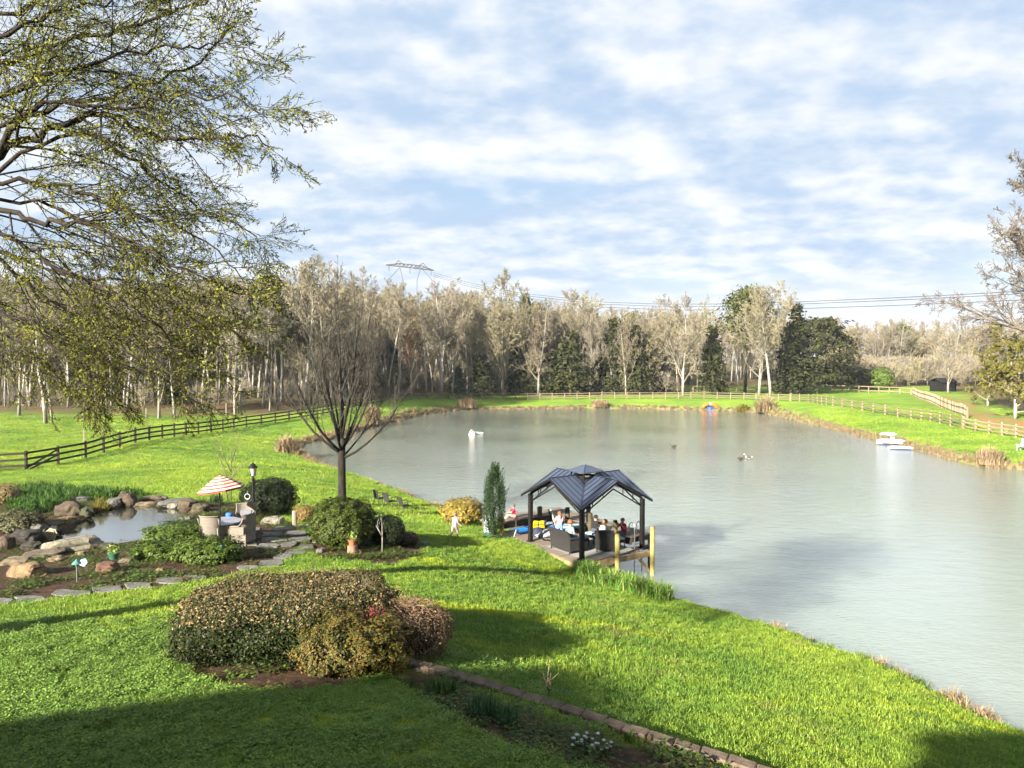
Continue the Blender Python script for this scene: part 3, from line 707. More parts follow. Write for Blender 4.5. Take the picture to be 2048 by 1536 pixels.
# ------------------------------------------------------------------ trees
def grow_tree(rng, H, P, root=(0, 0, 0), limbs=None):
    """returns a list of (points, radii, level)"""
    out = []
    def branch(p, d, L, r, lev):
        ns = P['seg'][lev]; pts = [Vector(p)]; rad = [r]; d = Vector(d).normalized(); cur = Vector(p); dirs = [d.copy()]
        for i in range(ns):
            w = P['wob'][lev]
            d = (d + Vector((rng.gauss(0, w), rng.gauss(0, w), rng.gauss(0, w) + P['trop'][lev]))).normalized()
            cur = cur + d * (L / ns); pts.append(cur.copy()); dirs.append(d.copy()); f = (i + 1) / ns
            rad.append(max(P['rmin'], r * (1 - f * P['taper'][lev])))
        out.append((pts, rad, lev))
        sub(pts, rad, dirs, L, lev)
    def sub(pts, rad, dirs, L, lev):
        if lev + 1 >= P['levels']: return
        n = P['n'][lev]; n = max(1, int(round(n * rng.uniform(0.8, 1.2)))); t0 = P['t0'][lev]; ns = len(pts) - 1
        for k in range(n):
            t = t0 + (1 - t0) * (k + rng.random()) / n; t = min(t, 0.999); i = int(t * ns); f = t * ns - i
            q = pts[i].lerp(pts[i + 1], f); rr = rad[i] * (1 - f) + rad[i + 1] * f; dd = dirs[min(i + 1, ns)]
            side = dd.orthogonal().normalized(); side.rotate(Matrix.Rotation(rng.random() * 6.283, 3, dd))
            if P.get('flat') and lev >= 1: side.z *= 0.5; side = side.normalized()
            a = R(rng.uniform(*P['ang'][lev])); nd = dd * math.cos(a) + side * math.sin(a)
            sh = P['shape'](t) if lev == 0 else (1.15 - 0.75 * t)
            branch(q, nd, L * P['lr'][lev] * sh * rng.uniform(0.7, 1.25), max(P['rmin'], min(rr * 0.8, rr * P['rr'][lev])), lev + 1)
    if limbs is None: branch(root, P.get('dir', (0, 0, 1)), H, P['r0'], 0)
    else:
        for pts, r0, r1 in limbs:
            pts = [Vector(p) for p in pts]; n = len(pts); rad = [r0 + (r1 - r0) * i / (n - 1) for i in range(n)]
            dirs = [(pts[min(i + 1, n - 1)] - pts[max(0, i - 1)]).normalized() for i in range(n)]
            out.append((pts, rad, 0)); sub(pts, rad, dirs, sum((pts[i + 1] - pts[i]).length for i in range(n - 1)), 0)
    return out
def tree_meshes(name, br, mat_trunk, mat_twig, rng, sides=(8, 5, 3, 3, 2, 2), split=1):
    tr = MB(); V = []; F = []
    cr = MB()
    for pts, rad, lev in br:
        s = sides[min(lev, len(sides) - 1)]
        if s >= 3: (tr if lev < split else cr).tube(pts, rad, s, cap=(lev == 0))
        else:
            b = len(cr.v); n = len(pts); d = (pts[-1] - pts[0]).normalized(); w = d.orthogonal(); w.rotate(Matrix.Rotation(rng.random() * 6.28, 3, d))
            vs = []
            for p, r in zip(pts, rad): vs += [p - w * r, p + w * r]
            cr.add(vs, [(2 * i, 2 * i + 1, 2 * i + 3, 2 * i + 2) for i in range(n - 1)])
    return tr.mesh(name + '_trunk', mat_trunk, True), cr.mesh(name + '_crown', mat_twig, False)
def leaf_quads(P, size, rng, up=0.3, asp=0.6, N=None, nb=0.8, droop=0.0):
    """one diamond leaf per point; numpy. N normals to lean to"""
    n = len(P); g = rng.normal(0, 1, (n, 3)); g /= np.linalg.norm(g, axis=1)[:, None]
    nr = g if N is None else N * nb + g * (1 - nb) + np.array([0, 0, up]); nr = nr / (np.linalg.norm(nr, axis=1)[:, None] + 1e-9)
    a = rng.normal(0, 1, (n, 3)); a[:, 2] -= droop; u = a - nr * (a * nr).sum(1)[:, None]; u /= np.linalg.norm(u, axis=1)[:, None] + 1e-9; w = np.cross(nr, u)
    s = (size * np.clip(rng.lognormal(0, 0.32, n), 0.45, 2.0))[:, None]
    V = np.stack([P - u * s, P + w * s * asp, P + u * s, P - w * s * asp], 1).reshape(-1, 3)
    F = np.arange(4 * n).reshape(n, 4)
    return V, F
def shell_points(rng, n, rad, power=2.0, lump=0.14, lf=2.6, depth=0.25, seed=0.0, zmin=-1.0):
    d = rng.normal(0, 1, (n * 2, 3)); d /= np.linalg.norm(d, axis=1)[:, None]; d = d[d[:, 2] > zmin][:n]; n = len(d)
    pn = (np.abs(d) ** power).sum(1) ** (1 / power); s = d / pn[:, None]
    lumps = np.array([mnoise.fractal(Vector((p[0] * lf + seed, p[1] * lf, p[2] * lf)), 1.0, 2.0, 3) for p in s])
    r = 1 + lump * lumps - depth * rng.random(n) ** 2.5 + np.where(rng.random(n) < 0.07, 0.13 * rng.random(n), 0)
    P = s * r[:, None] * np.array(rad); N = s ** 1 / np.array(rad); N /= np.linalg.norm(N, axis=1)[:, None]
    return P, N
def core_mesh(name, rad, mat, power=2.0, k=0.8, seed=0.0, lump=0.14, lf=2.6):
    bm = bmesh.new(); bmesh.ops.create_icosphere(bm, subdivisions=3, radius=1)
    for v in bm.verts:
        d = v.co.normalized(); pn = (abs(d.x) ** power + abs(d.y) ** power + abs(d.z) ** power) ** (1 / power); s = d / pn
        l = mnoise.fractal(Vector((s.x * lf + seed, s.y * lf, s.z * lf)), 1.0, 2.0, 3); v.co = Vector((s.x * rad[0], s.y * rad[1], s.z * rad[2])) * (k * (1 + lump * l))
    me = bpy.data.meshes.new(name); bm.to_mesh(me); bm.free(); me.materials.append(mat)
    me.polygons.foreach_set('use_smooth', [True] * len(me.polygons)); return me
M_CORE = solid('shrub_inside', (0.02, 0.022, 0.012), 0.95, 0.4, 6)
def shrub(name, loc, rad, n, size, mat, label, cat='shrub', power=2.3, lump=0.14, lf=2.6, seed=1.0, depth=0.25, zc=0.85, rz=0.0, up=0.3, asp=0.6, group=None, nb=0.7, droop=0.0, tilt=0.0):
    r = np.random.default_rng(int(seed * 100)); root = empty(name, loc, rz, label, cat, group)
    P, N = shell_points(r, n, rad, power, lump, lf, depth, seed, -0.8); P[:, 2] += rad[2] * zc
    k = P[:, 2] > 0.0; P, N = P[k], N[k]
    V, F = leaf_quads(P, size, r, up, asp, N, nb, droop); link('foliage', np_mesh('foliage', V, F, mat), root)
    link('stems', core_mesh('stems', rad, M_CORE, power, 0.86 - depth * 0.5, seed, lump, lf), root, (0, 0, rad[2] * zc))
    return root
def barkmat(name, col, col2, posvar=0.2):
    if name in MATS: return MATS[name]
    m, t = newmat(name); MATS[name] = m; co = t.objco()
    mp = t.n('ShaderNodeMapping'); mp.inputs['Scale'].default_value = (1, 1, 0.25); t.l(co, mp.inputs[0])
    nz = t.noise(6, 5, 0.7, mp.outputs[0]); c = t.ramp(nz, [(0.35, col), (0.65, col2)])
    hv = t.n('ShaderNodeHueSaturation'); oi = t.n('ShaderNodeObjectInfo').outputs['Random']
    t.l(t.math('ADD', t.math('MULTIPLY', oi, posvar * 2), 1 - posvar), hv.inputs['Value']); t.l(t.math('ADD', t.math('MULTIPLY', oi, 0.5), 0.75), hv.inputs['Saturation']); t.l(c, hv.inputs['Color'])
    p = t.principled(hv.outputs[0], 0.9, t.bump(nz, 0.5, 0.03), spec=0.1); t.out(p.outputs[0]); return m
def twigmat(name, cols, posvar=0.2):
    """twig colour: one tint per tree (picked by its own random number) with a little spread per twig"""
    if name in MATS: return MATS[name]
    m, t = newmat(name); MATS[name] = m; oi = t.n('ShaderNodeObjectInfo').outputs['Random']; k = len(cols)
    c = t.ramp(oi, [(i / max(1, k - 1), q) for i, q in enumerate(cols)])
    hv = t.n('ShaderNodeHueSaturation'); t.l(t.math('ADD', t.math('MULTIPLY', t.island(), posvar * 2), 1 - posvar), hv.inputs['Value']); t.l(c, hv.inputs['Color'])
    p = t.principled(hv.outputs[0], 0.9, spec=0.1); t.out(p.outputs[0]); return m
BARK_PALE = barkmat('pale_bark', (0.125, 0.112, 0.095), (0.29, 0.265, 0.23))
BARK_GREY = barkmat('grey_bark', (0.065, 0.052, 0.04), (0.15, 0.125, 0.095))
BARK_DARK = barkmat('dark_bark', (0.022, 0.017, 0.013), (0.065, 0.052, 0.04))
BARK_LIMB = barkmat('limb_bark', (0.010, 0.008, 0.007), (0.030, 0.025, 0.020))
TWIG = twigmat('bare_twigs', [(0.14, 0.116, 0.082), (0.175, 0.15, 0.102), (0.155, 0.136, 0.108), (0.195, 0.172, 0.098), (0.145, 0.122, 0.09)])
TWIG_Y = twigmat('budding_twigs', [(0.155, 0.135, 0.085), (0.175, 0.152, 0.095), (0.145, 0.13, 0.08)])
TWIG_R = twigmat('red_budding_twigs', [(0.135, 0.075, 0.045), (0.15, 0.09, 0.055)])

BASEP = dict(seg=[8, 6, 4, 3, 2], wob=[.05, .10, .14, .18, .2], trop=[.05, .10, .05, .03, 0], taper=[.85, .85, .8, .7, .5], levels=5, n=[17, 9, 7, 4, 0], t0=[.38, .25, .2, .15, 0],
             ang=[(28, 55), (25, 55), (25, 60), (25, 60), (20, 50)], lr=[.36, .45, .5, .55, .5], rr=[.45, .5, .5, .6, .6], rmin=0.018, r0=0.26, shape=lambda t: 1.25 - 0.85 * (t - .38) / .62)
def P_(**k):
    d = dict(BASEP); d.update(k); return d
trng = random.Random(77)
PROTO = {}
def mk(key, H, P, bark, twig, split=1, sides=(7, 4, 3, 2, 2)):
    br = grow_tree(trng, H, P); a, b = tree_meshes(key, br, bark, twig, trng, sides, split); PROTO[key] = (a, b, H)
for i in range(3): mk('tall%d' % i, 18, P_(), BARK_PALE, TWIG)
for i in range(2): mk('slim%d' % i, 18, P_(t0=[.55, .25, .2, .15, 0], lr=[.24, .45, .5, .55, .5], n=[13, 8, 6, 4, 0], r0=.17, ang=[(25, 45), (25, 55), (25, 60), (25, 60), (20, 50)], shape=lambda t: 1.2 - .7 * (t - .55) / .45), BARK_PALE, TWIG)
for i in range(2): mk('broad%d' % i, 15, P_(t0=[.12, .2, .2, .15, 0], lr=[.50, .42, .5, .55, .5], n=[20, 10, 7, 4, 0], trop=[.05, .12, .06, .03, 0], shape=lambda t: 1.15 - .8 * t), BARK_PALE, TWIG)
for i in range(2): mk('bud%d' % i, 15, P_(t0=[.15, .2, .2, .15, 0], lr=[.50, .42, .5, .55, .5], n=[22, 11, 7, 5, 0], rmin=0.018, shape=lambda t: 1.15 - .8 * t), BARK_GREY, TWIG_Y)
mk('red0', 12, P_(t0=[.25, .2, .2, .15, 0], lr=[.4, .42, .5, .55, .5], n=[18, 10, 7, 5, 0], rmin=0.024), BARK_PALE, TWIG_R)
mk('brush0', 4, P_(levels=4, t0=[.05, .1, .2, .1, 0], n=[16, 7, 5, 0, 0], lr=[.6, .45, .5, .5, .5], r0=.06, rmin=.014, trop=[.05, .2, .1, .05, 0], sides=0), BARK_GREY, TWIG, 1, (4, 3, 2, 2, 2))
print('tree protos tris', {k: (len(a.polygons), len(b.polygons)) for k, (a, b, h) in PROTO.items()})
CEDAR = leafmat('cedar_foliage', [(0.014, 0.016, 0.006), (0.026, 0.029, 0.009), (0.042, 0.045, 0.013)], 0.1, 0.3, 0.8)
PINE = leafmat('pine_needles', [(0.028, 0.034, 0.008), (0.05, 0.056, 0.011), (0.078, 0.082, 0.016)], 0.15, 0.3, 0.7)
def evergreen(key, seed, H, w, n, size, mat, kind='cone'):
    r = np.random.default_rng(seed); rr = random.Random(seed); C = []
    nb = 240
    for k in range(nb):      # sprays of foliage carried on short boughs
        f = rr.random() ** 0.85
        if kind == 'cone': rad = w * (1 - f) ** 0.75 * (0.55 + 0.55 * rr.random()) + 0.1; z = H * (0.03 + 0.97 * f)
        elif kind == 'oval': rad = w * math.sqrt(max(0.02, 1 - (2 * f - 0.9) ** 2 / 1.25)) * (0.5 + 0.6 * rr.random()); z = H * (0.10 + 0.88 * f)
        else: rad = w * math.sqrt(max(0.03, 1 - (2 * f - 1) ** 2)) * (0.35 + 0.75 * rr.random()); z = H * (0.50 + 0.48 * f)
        a = rr.random() * 6.283; c = np.array([rad * math.cos(a), rad * math.sin(a), z]); m = max(4, int(n / nb)); sp = (0.085 if kind == 'pine' else 0.07) * H * (0.6 + 0.6 * rr.random()) * (0.5 + 0.5 * (1 - f))
        q = c + r.normal(0, 1, (m, 3)) * np.array([sp, sp, sp * 0.55]) ; q[:, 2] += (np.hypot(q[:, 0], q[:, 1]) - rad) * (0.25 if kind != 'pine' else 0.1)
        C.append(q)
    Pq = np.concatenate(C); Pq = Pq[Pq[:, 2] > 0.15]
    Nn = Pq * np.array([1, 1, 0]) ; Nn = Nn / (np.linalg.norm(Nn, axis=1)[:, None] + 1e-6); Nn[:, 2] = 0.5
    V, F = leaf_quads(Pq, size, r, 0.4, 0.5, Nn, 0.45)
    t = MB(); t.tube([(0, 0, -0.3), (0.05, 0, H * .3), (0, .05, H * .65), (0, 0, H * .97)], [H * .017, H * .014, H * .009, .02], 7)
    for k in range(22):
        z = H * (0.25 + 0.7 * rr.random()) if kind != 'pine' else H * (0.45 + 0.5 * rr.random()); a = rr.random() * 6.283; L = w * 0.8 * (1.15 - z / H)
        t.tube([(0, 0, z), (L * .5 * math.cos(a), L * .5 * math.sin(a), z + .1 * L), (L * math.cos(a), L * math.sin(a), z + .25 * L)], [.06, .04, .02], 3, False)
    PROTO[key] = (t.mesh(key + '_trunk', BARK_GREY, True), np_mesh(key, V, F, mat), H)
evergreen('cedar0', 1, 9, 2.6, 4200, 0.22, CEDAR); evergreen('cedar1', 2, 9, 2.2, 4200, 0.22, CEDAR); evergreen('cedar2', 3, 14, 5.6, 9500, 0.24, CEDAR, 'oval')
evergreen('pine0', 4, 20, 4.2, 5200, 0.30, PINE, 'pine')
def tree(key, loc, H, label, wide=1.0, group=None, rz=None, name='tree', cat='tree'):
    a, b, h0 = PROTO[key]; s = H / h0
    root = empty(name, loc, trng.random() * 6.283 if rz is None else rz, label, cat, group); root.scale = (s * wide, s * wide, s)
    link('trunk', a, root); link('crown', b, root); return root
def tuft_mesh(name, rng, n, rad, h, w, mat, lean=0.6, segs=2):
    V = []; F = []
    for i in range(n):
        a = rng.random() * 6.283; r = rad * math.sqrt(rng.random()); x, y = r * math.cos(a), r * math.sin(a)
        d = rng.random() * 6.283; ln = lean * (0.3 + rng.random()); hh = h * (0.55 + 0.6 * rng.random()); ww = w * (0.7 + 0.6 * rng.random())
        sx, sy = -math.sin(d) * ww / 2, math.cos(d) * ww / 2; dx, dy = math.cos(d) * ln * hh, math.sin(d) * ln * hh
        b = len(V)
        if segs == 1:
            V += [(x - sx, y - sy, -0.02), (x + sx, y + sy, -0.02), (x + dx, y + dy, hh)]; F.append((b, b + 1, b + 2))
        else:
            V += [(x - sx, y - sy, -0.02), (x + sx, y + sy, -0.02), (x + dx * .35 + sx * .8, y + dy * .35 + sy * .8, hh * .62), (x + dx * .35 - sx * .8, y + dy * .35 - sy * .8, hh * .62), (x + dx, y + dy, hh * (1 - 0.25 * ln))]
            F += [(b, b + 1, b + 2), (b, b + 2, b + 3), (b + 3, b + 2, b + 4)]
    return np_mesh(name, np.array(V), np.array(F), mat)
# ------------------------------------------------------------------ foreground shrubs
nrg = np.random.default_rng(50); prg = random.Random(51)
HEDGE = leafmat('hedge_leaves', [(0.007, 0.012, 0.004), (0.013, 0.021, 0.006), (0.024, 0.033, 0.009), (0.040, 0.046, 0.013)], 0.1, 0.25, 0.5)
BRONZE = leafmat('bronzed_leaves', [(0.09, 0.058, 0.024), (0.16, 0.11, 0.048), (0.22, 0.16, 0.08), (0.11, 0.095, 0.03)], 0.15, 0.2, 0.6)
def hedge():
    c = ground(-4.25, 14.0); rad = (1.95, 1.32, 0.64)
    root = empty('hedge', c, R(9), 'big clipped hedge with bronzed top leaves in a mulch ring, foreground left', 'hedge')
    P, N = shell_points(nrg, 95000, rad, 3.6, 0.13, 2.6, 0.20, 7.7, -0.8); P[:, 2] += 0.60
    br = (nrg.random(len(P)) < 0.03 + 0.45 * sstep(0.5, 0.95, N[:, 2])); st = mnoise
    V, F = leaf_quads(P[~br], 0.021, nrg, 0.2, .55, N[~br], .5); link('foliage', np_mesh('foliage', V, F, HEDGE), root)
    V, F = leaf_quads(P[br], 0.022, nrg, 0.2, .55, N[br], .5); link('bronzed_leaves', np_mesh('bronzed_leaves', V, F, BRONZE), root)
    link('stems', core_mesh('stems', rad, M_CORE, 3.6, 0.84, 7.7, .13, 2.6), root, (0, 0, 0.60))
    pts = [Vector((1.62 * q * math.cos(a), 1.05 * q * math.sin(a), 1.12)) for a, q in ((prg.random() * 6.283, math.sqrt(prg.random())) for _ in range(420))]; b = MB()
    for p in pts: b.tube([p, p + Vector((prg.gauss(0, .05), prg.gauss(0, .05), prg.uniform(.08, .22)))], [.004, .002], 3, False)
    b.build('twigs', BARK_GREY, root)
hedge()
def shrub_leafy2():
    c = ground(-2.78, 12.75); root = shrub('flecked_shrub', c, (.88, .66, .56), 22000, .02, leafmat('flecked_leaves', [(0.010, 0.017, 0.004), (0.03, 0.036, 0.007), (0.07, 0.066, 0.012), (0.12, 0.088, 0.02), (0.10, 0.042, 0.016)], .15, .25), 'round shrub with yellow and rusty flecked leaves in front of the hedge', lump=.42, lf=2.8, seed=3.3, depth=.35, zc=.80)
    P = np.array([.35, .15, .98]) + nrg.normal(0, 1, (110, 3)) * np.array([.12, .10, .05]); V, F = leaf_quads(P, .02, nrg)
    link('red_leaves', np_mesh('red_leaves', V, F, leafmat('crimson_leaves', [(0.10, 0.012, 0.02), (0.17, 0.03, 0.04)], .2)), root)['label'] = 'tuft of crimson leaves'
shrub_leafy2()
def shrub_twiggy():
    c = ground(-1.95, 13.9); root = empty('twiggy_shrub', c, 0, 'brown twiggy mounded shrub right of the flecked shrub', 'shrub')
    P, N = shell_points(nrg, 9000, (.78, .68, .56), 2.5, .12, 2.4, .3, 9.1, -.7); P[:, 2] += .5
    V, F = leaf_quads(P, .02, nrg, .2, .4, N, .5); link('foliage', np_mesh('foliage', V, F, leafmat('brown_leaves', [(0.025, 0.016, 0.010), (0.06, 0.034, 0.020), (0.12, 0.07, 0.038), (0.16, 0.11, 0.06)], .1, .2)), root)
    link('stems', core_mesh('stems', (.78, .68, .56), M_CORE, 2.5, .72, 9.1, .12, 2.4), root, (0, 0, .5))
    b = MB()
    for _ in range(420):
        a = prg.random() * 6.283; e = prg.uniform(.2, 1.5); d = Vector((math.cos(a) * math.cos(e) * .8, math.sin(a) * math.cos(e) * .7, math.sin(e) * .58 + .48))
        k = prg.uniform(.86, 1.06); p = Vector((d.x * k, d.y * k, d.z * k)); s = Vector((prg.gauss(0, 1), prg.gauss(0, 1), prg.gauss(-.1, .5))).normalized() * prg.uniform(.12, .3)
        b.tube([p - s * .5, p + Vector((0, 0, .03)), p + s * .5 - Vector((0, 0, .02))], [.004, .0035, .002], 3, False)
    b.build('twigs', solid('tan_twigs', (0.15, 0.095, 0.06), .8, .4, 8), root)
shrub_twiggy()

# ------------------------------------------------------------------ other shrubs of the garden
BOX = leafmat('boxwood_leaves', [(0.010, 0.017, 0.004), (0.022, 0.034, 0.006), (0.045, 0.060, 0.009), (0.075, 0.088, 0.013)], .15, .3)
DARKG = leafmat('dark_evergreen', [(0.006, 0.010, 0.004), (0.011, 0.017, 0.006), (0.022, 0.030, 0.009)], .1, .3)
def px_r(px, g): return px / FPX * g.y
g = gp(672, 1100); shrub('round_boxwood', g + Vector((0, 1.0, 0)), (px_r(64, g), px_r(62, g), .86), 26000, .036, BOX, 'large round golden green boxwood beside the stone path', zc=.86, lump=.20, lf=3.6, seed=2.2)
g = gp(772, 1098); shrub('dark_shrub', g + Vector((-.05, .6, 0)), (.62, .6, .58), 8000, .03, DARKG, 'dark rounded shrub behind the staked sapling', zc=.85, seed=6.6)
g = gp(812, 1092); shrub('low_dark_shrub', g + Vector((0, .2, 0)), (.42, .4, .26), 3000, .03, leafmat('purplish_leaves', [(0.02, 0.012, 0.01), (0.05, 0.03, 0.02), (0.05, 0.055, 0.02)], .1, .3), 'low purplish shrub right of the dark rounded one', zc=.8, seed=6.9)
g = gp(518, 1033); shrub('dark_shrub', g + Vector((.1, 1.0, 0)), (px_r(55, g), 1.1, .80), 16000, .036, DARKG, 'large dark evergreen bush behind the lamp post', zc=.8, seed=8.2, lump=.18)
g = gp(604, 1046); shrub('rusty_shrub', g + Vector((0, .3, 0)), (.44, .42, .36), 4200, .026, leafmat('rusty_leaves', [(0.08, 0.05, 0.015), (0.16, 0.10, 0.03), (0.24, 0.16, 0.06), (0.07, 0.08, 0.02)], .15, .2), 'small rusty leaved shrub beside the stone path', zc=.85, seed=9.7)
JUN = leafmat('juniper', [(0.016, 0.030, 0.006), (0.032, 0.055, 0.009), (0.06, 0.09, 0.013), (0.095, 0.125, 0.018)], .15, .3)
for px, py, rx, ry, rz_, lab, sd in ((345, 1098, 1.15, .95, .50, 'mounded green juniper at the near rim of the garden pond', 1.9), (405, 1128, 1.0, .75, .42, 'spreading green juniper in front of the wicker chair', 2.9), (300, 1122, .65, .5, .3, 'low juniper lobe nearest the green flower pot', 3.9)):
    g = gp(px, py); shrub('juniper', g + Vector((0, .4, 0)), (rx, ry, rz_), int(9000 * rx), .036, JUN, lab, zc=.65, lump=.4, lf=2.2, seed=sd, depth=.4, group='spreading junipers')
g = gp(385, 1062); shrub('green_mound', g, (.75, .9, .24), 4000, .035, leafmat('pachysandra', [(0.03, 0.06, 0.02), (0.06, 0.10, 0.03), (0.10, 0.14, 0.05)], .15, .3), 'low leafy mound between garden pond and wicker chairs', zc=.5, lump=.3, seed=4.4)
g = gp(25, 1066); shrub('speckled_shrub', g + Vector((0, .4, 0)), (.85, .7, .45), 5000, .035, leafmat('speckled', [(0.012, 0.016, 0.008), (0.03, 0.035, 0.013), (0.14, 0.12, 0.07), (0.05, 0.055, 0.018)], .1, .2), 'speckled pale leaved shrub at the left rim of the garden pond', zc=.7, lump=.3, seed=5.5)
g = gp(6, 1008); shrub('brown_shrub', g + Vector((-.2, .3, 0)), (.75, .6, .5), 5000, .03, leafmat('dry_brown', [(0.10, 0.07, 0.03), (0.2, 0.14, 0.07), (0.14, 0.13, 0.04)], .1, .2), 'dry brown shrub at the left edge behind the iris leaves', zc=.8, seed=7.1)
# forsythia and columnar cypress by the dock
g = gp(922, 1052)
fr = shrub('forsythia', g + Vector((0, .8, 0)), (px_r(42, g), .9, .62), 9000, .045, leafmat('forsythia', [(0.07, 0.08, 0.015), (0.16, 0.12, 0.02), (0.34, 0.23, 0.015), (0.11, 0.09, 0.04), (0.20, 0.15, 0.07)], .2, .2), 'yellow flowering bush left of the dark column shaped cypress', zc=.9, lump=.25, seed=1.4, depth=.5)
def cypress():
    g = gp(986, 1072); s = g.y / FPX; root = empty('column_cypress', g, 0, 'narrow dark column shaped cypress at the corner of the dock', 'tree')
    H = 160 * s; b = MB(); b.tube([(0, 0, -.1), (0, 0, H * .8)], [.07, .02], 7); b.build('trunk', BARK_DARK, root); P = []; A = []
    r = random.Random(9)
    for k in range(430):
        f = r.random() ** .9; a = r.random() * 6.283; w = .44 * math.sin(math.pi * (0.16 + 0.80 * f) ** .9) ** .8 * (.4 + .7 * r.random()); lean = .10 * max(0, math.cos(a)) * f
        z0 = H * .80 * f; L = (.45 + .35 * r.random()) * (1.0 if f < .8 else .75)
        if r.random() < .05 and math.cos(a) > .3: lean += .35; L *= 1.4
        d = Vector((math.cos(a) * .12 + lean, math.sin(a) * .12, 1)).normalized(); p = Vector((w * math.cos(a) + .10 * f, w * math.sin(a), z0))
        for q in range(34):
            t = q / 34; c = p + d * (L * t); P.append((c.x + r.gauss(0, .035) * (1.15 - t), c.y + r.gauss(0, .035) * (1.15 - t), c.z + r.gauss(0, .02)))
    V, F = leaf_quads(np.array(P), .03, nrg, .2, .45); link('crown', np_mesh('crown', V, F, leafmat('cypress', [(0.008, 0.018, 0.008), (0.016, 0.034, 0.011), (0.035, 0.06, 0.016)], .05, .3, .7)), root)
cypress()

# ------------------------------------------------------------------ blades: iris, daylily, reeds
def blades(name, loc, n, rad, h, w, mat, label, lean=.45, cat='plant', group=None, seed=1, ry=None):
    r = random.Random(seed); V = []; F = []
    for i in range(n):
        a = r.random() * 6.283; q = math.sqrt(r.random()); x, y = q * rad * math.cos(a), q * (ry or rad) * math.sin(a); d = r.random() * 6.283; l = lean * (.2 + r.random()) * (.5 + q); hh = h * r.uniform(.55, 1.1); ww = w * r.uniform(.7, 1.3); hh *= 1 - .38 * q * q; k = len(V); sx, sy = -math.sin(d) * ww / 2, math.cos(d) * ww / 2
        for j, (t, f) in enumerate(((0, .8), (.45, 1), (.8, .7))):
            dx, dy = math.cos(d) * l * hh * t * t, math.sin(d) * l * hh * t * t; V += [(x + dx - sx * f, y + dy - sy * f, hh * t - .03), (x + dx + sx * f, y + dy + sy * f, hh * t - .03)]
        V.append((x + math.cos(d) * l * hh * 1.1, y + math.sin(d) * l * hh * 1.1, hh * (1 - .3 * l)))
        F += [(k, k + 1, k + 3, k + 2), (k + 2, k + 3, k + 5, k + 4), (k + 4, k + 5, k + 6, k + 6)]
    Q = []
    for f in F:
        if f[2] == f[3]: Q.append((f[0], f[1], f[2]))
        else: Q += [(f[0], f[1], f[2]), (f[0], f[2], f[3])]
    o = link(name, np_mesh(name, np.array(V), np.array(Q), mat), None, loc); return tag(o, label, cat, group)
IRIS = leafmat('iris_leaf', [(0.02, 0.05, 0.010), (0.042, 0.09, 0.015), (0.08, 0.145, 0.022)], .3, .2)
DAFF = leafmat('daffodil_leaf', [(0.018, 0.055, 0.020), (0.035, 0.09, 0.034), (0.06, 0.13, 0.05)], .25, .2)
REED = leafmat('dry_reed', [(0.15, 0.105, 0.06), (0.23, 0.165, 0.095), (0.30, 0.225, 0.14), (0.21, 0.165, 0.08)], .25, .2)
REEDG = leafmat('olive_reed', [(0.08, 0.07, 0.015), (0.15, 0.12, 0.02), (0.20, 0.17, 0.04)], .25, .2)
def bl(px, py, *a, **k): return blades('leaf_clump', gp(px, py), *a, **k)
bl(865, 1392, 46, .26, .36, .030, IRIS, 'broad iris leaves by the edging blocks, nearest the flecked shrub', seed=1)
bl(900, 1385, 30, .16, .34, .030, IRIS, 'small iris clump right of the broad iris leaves', seed=2)
bl(826, 1372, 26, .2, .16, .025, IRIS, 'short green leaves just below the twiggy shrub', seed=3)
bl(965, 1432, 150, .26, .42, .014, DAFF, 'dense blue green daffodil leaves, left half of the clump by the edging', seed=4, lean=.25, ry=.2)
bl(1015, 1448, 110, .18, .38, .014, DAFF, 'blue green daffodil leaves, right half of the clump by the edging', seed=5, lean=.25, ry=.18)
bl(1256, 1482, 16, .09, .28, .026, IRIS, 'single upright green sprout against the edging blocks', seed=6, lean=.3)
bl(1348, 1512, 22, .16, .14, .03, DAFF, 'blue green leaf rosette below the last edging blocks', seed=7, lean=1.2)
bl(1180, 1430, 14, .07, .10, .02, REED, 'dry straw stub behind the edging blocks', seed=8)
bl(798, 1066, 90, .10, .5, .012, REED, 'upright tuft of straw coloured grass near the dark shrubs', seed=9, lean=.25)
bl(316, 1090, 120, .30, .52, .035, leafmat('yellow_iris', [(0.06, 0.12, 0.012), (0.14, 0.22, 0.02), (0.22, 0.28, 0.03)], .3, .2), 'yellow green arching leaves at the right rim of the garden pond', seed=10, lean=.7)
blades('reed_clump', Vector((*gp(200, 1024)[:2], GPOND_Z)), 190, .34, .78, .014, REEDG, 'olive brown reed clump standing in the garden pond', seed=11, lean=.55)
bl(432, 1008, 130, .34, .62, .022, leafmat('dark_blade', [(0.012, 0.025, 0.012), (0.03, 0.05, 0.018)], .2, .2), 'dark spiky clump behind the striped umbrella', seed=12, lean=.3)
bl(640, 1078, 60, .16, .3, .02, IRIS, 'small leafy sprout on the stone path', seed=13, lean=.9)
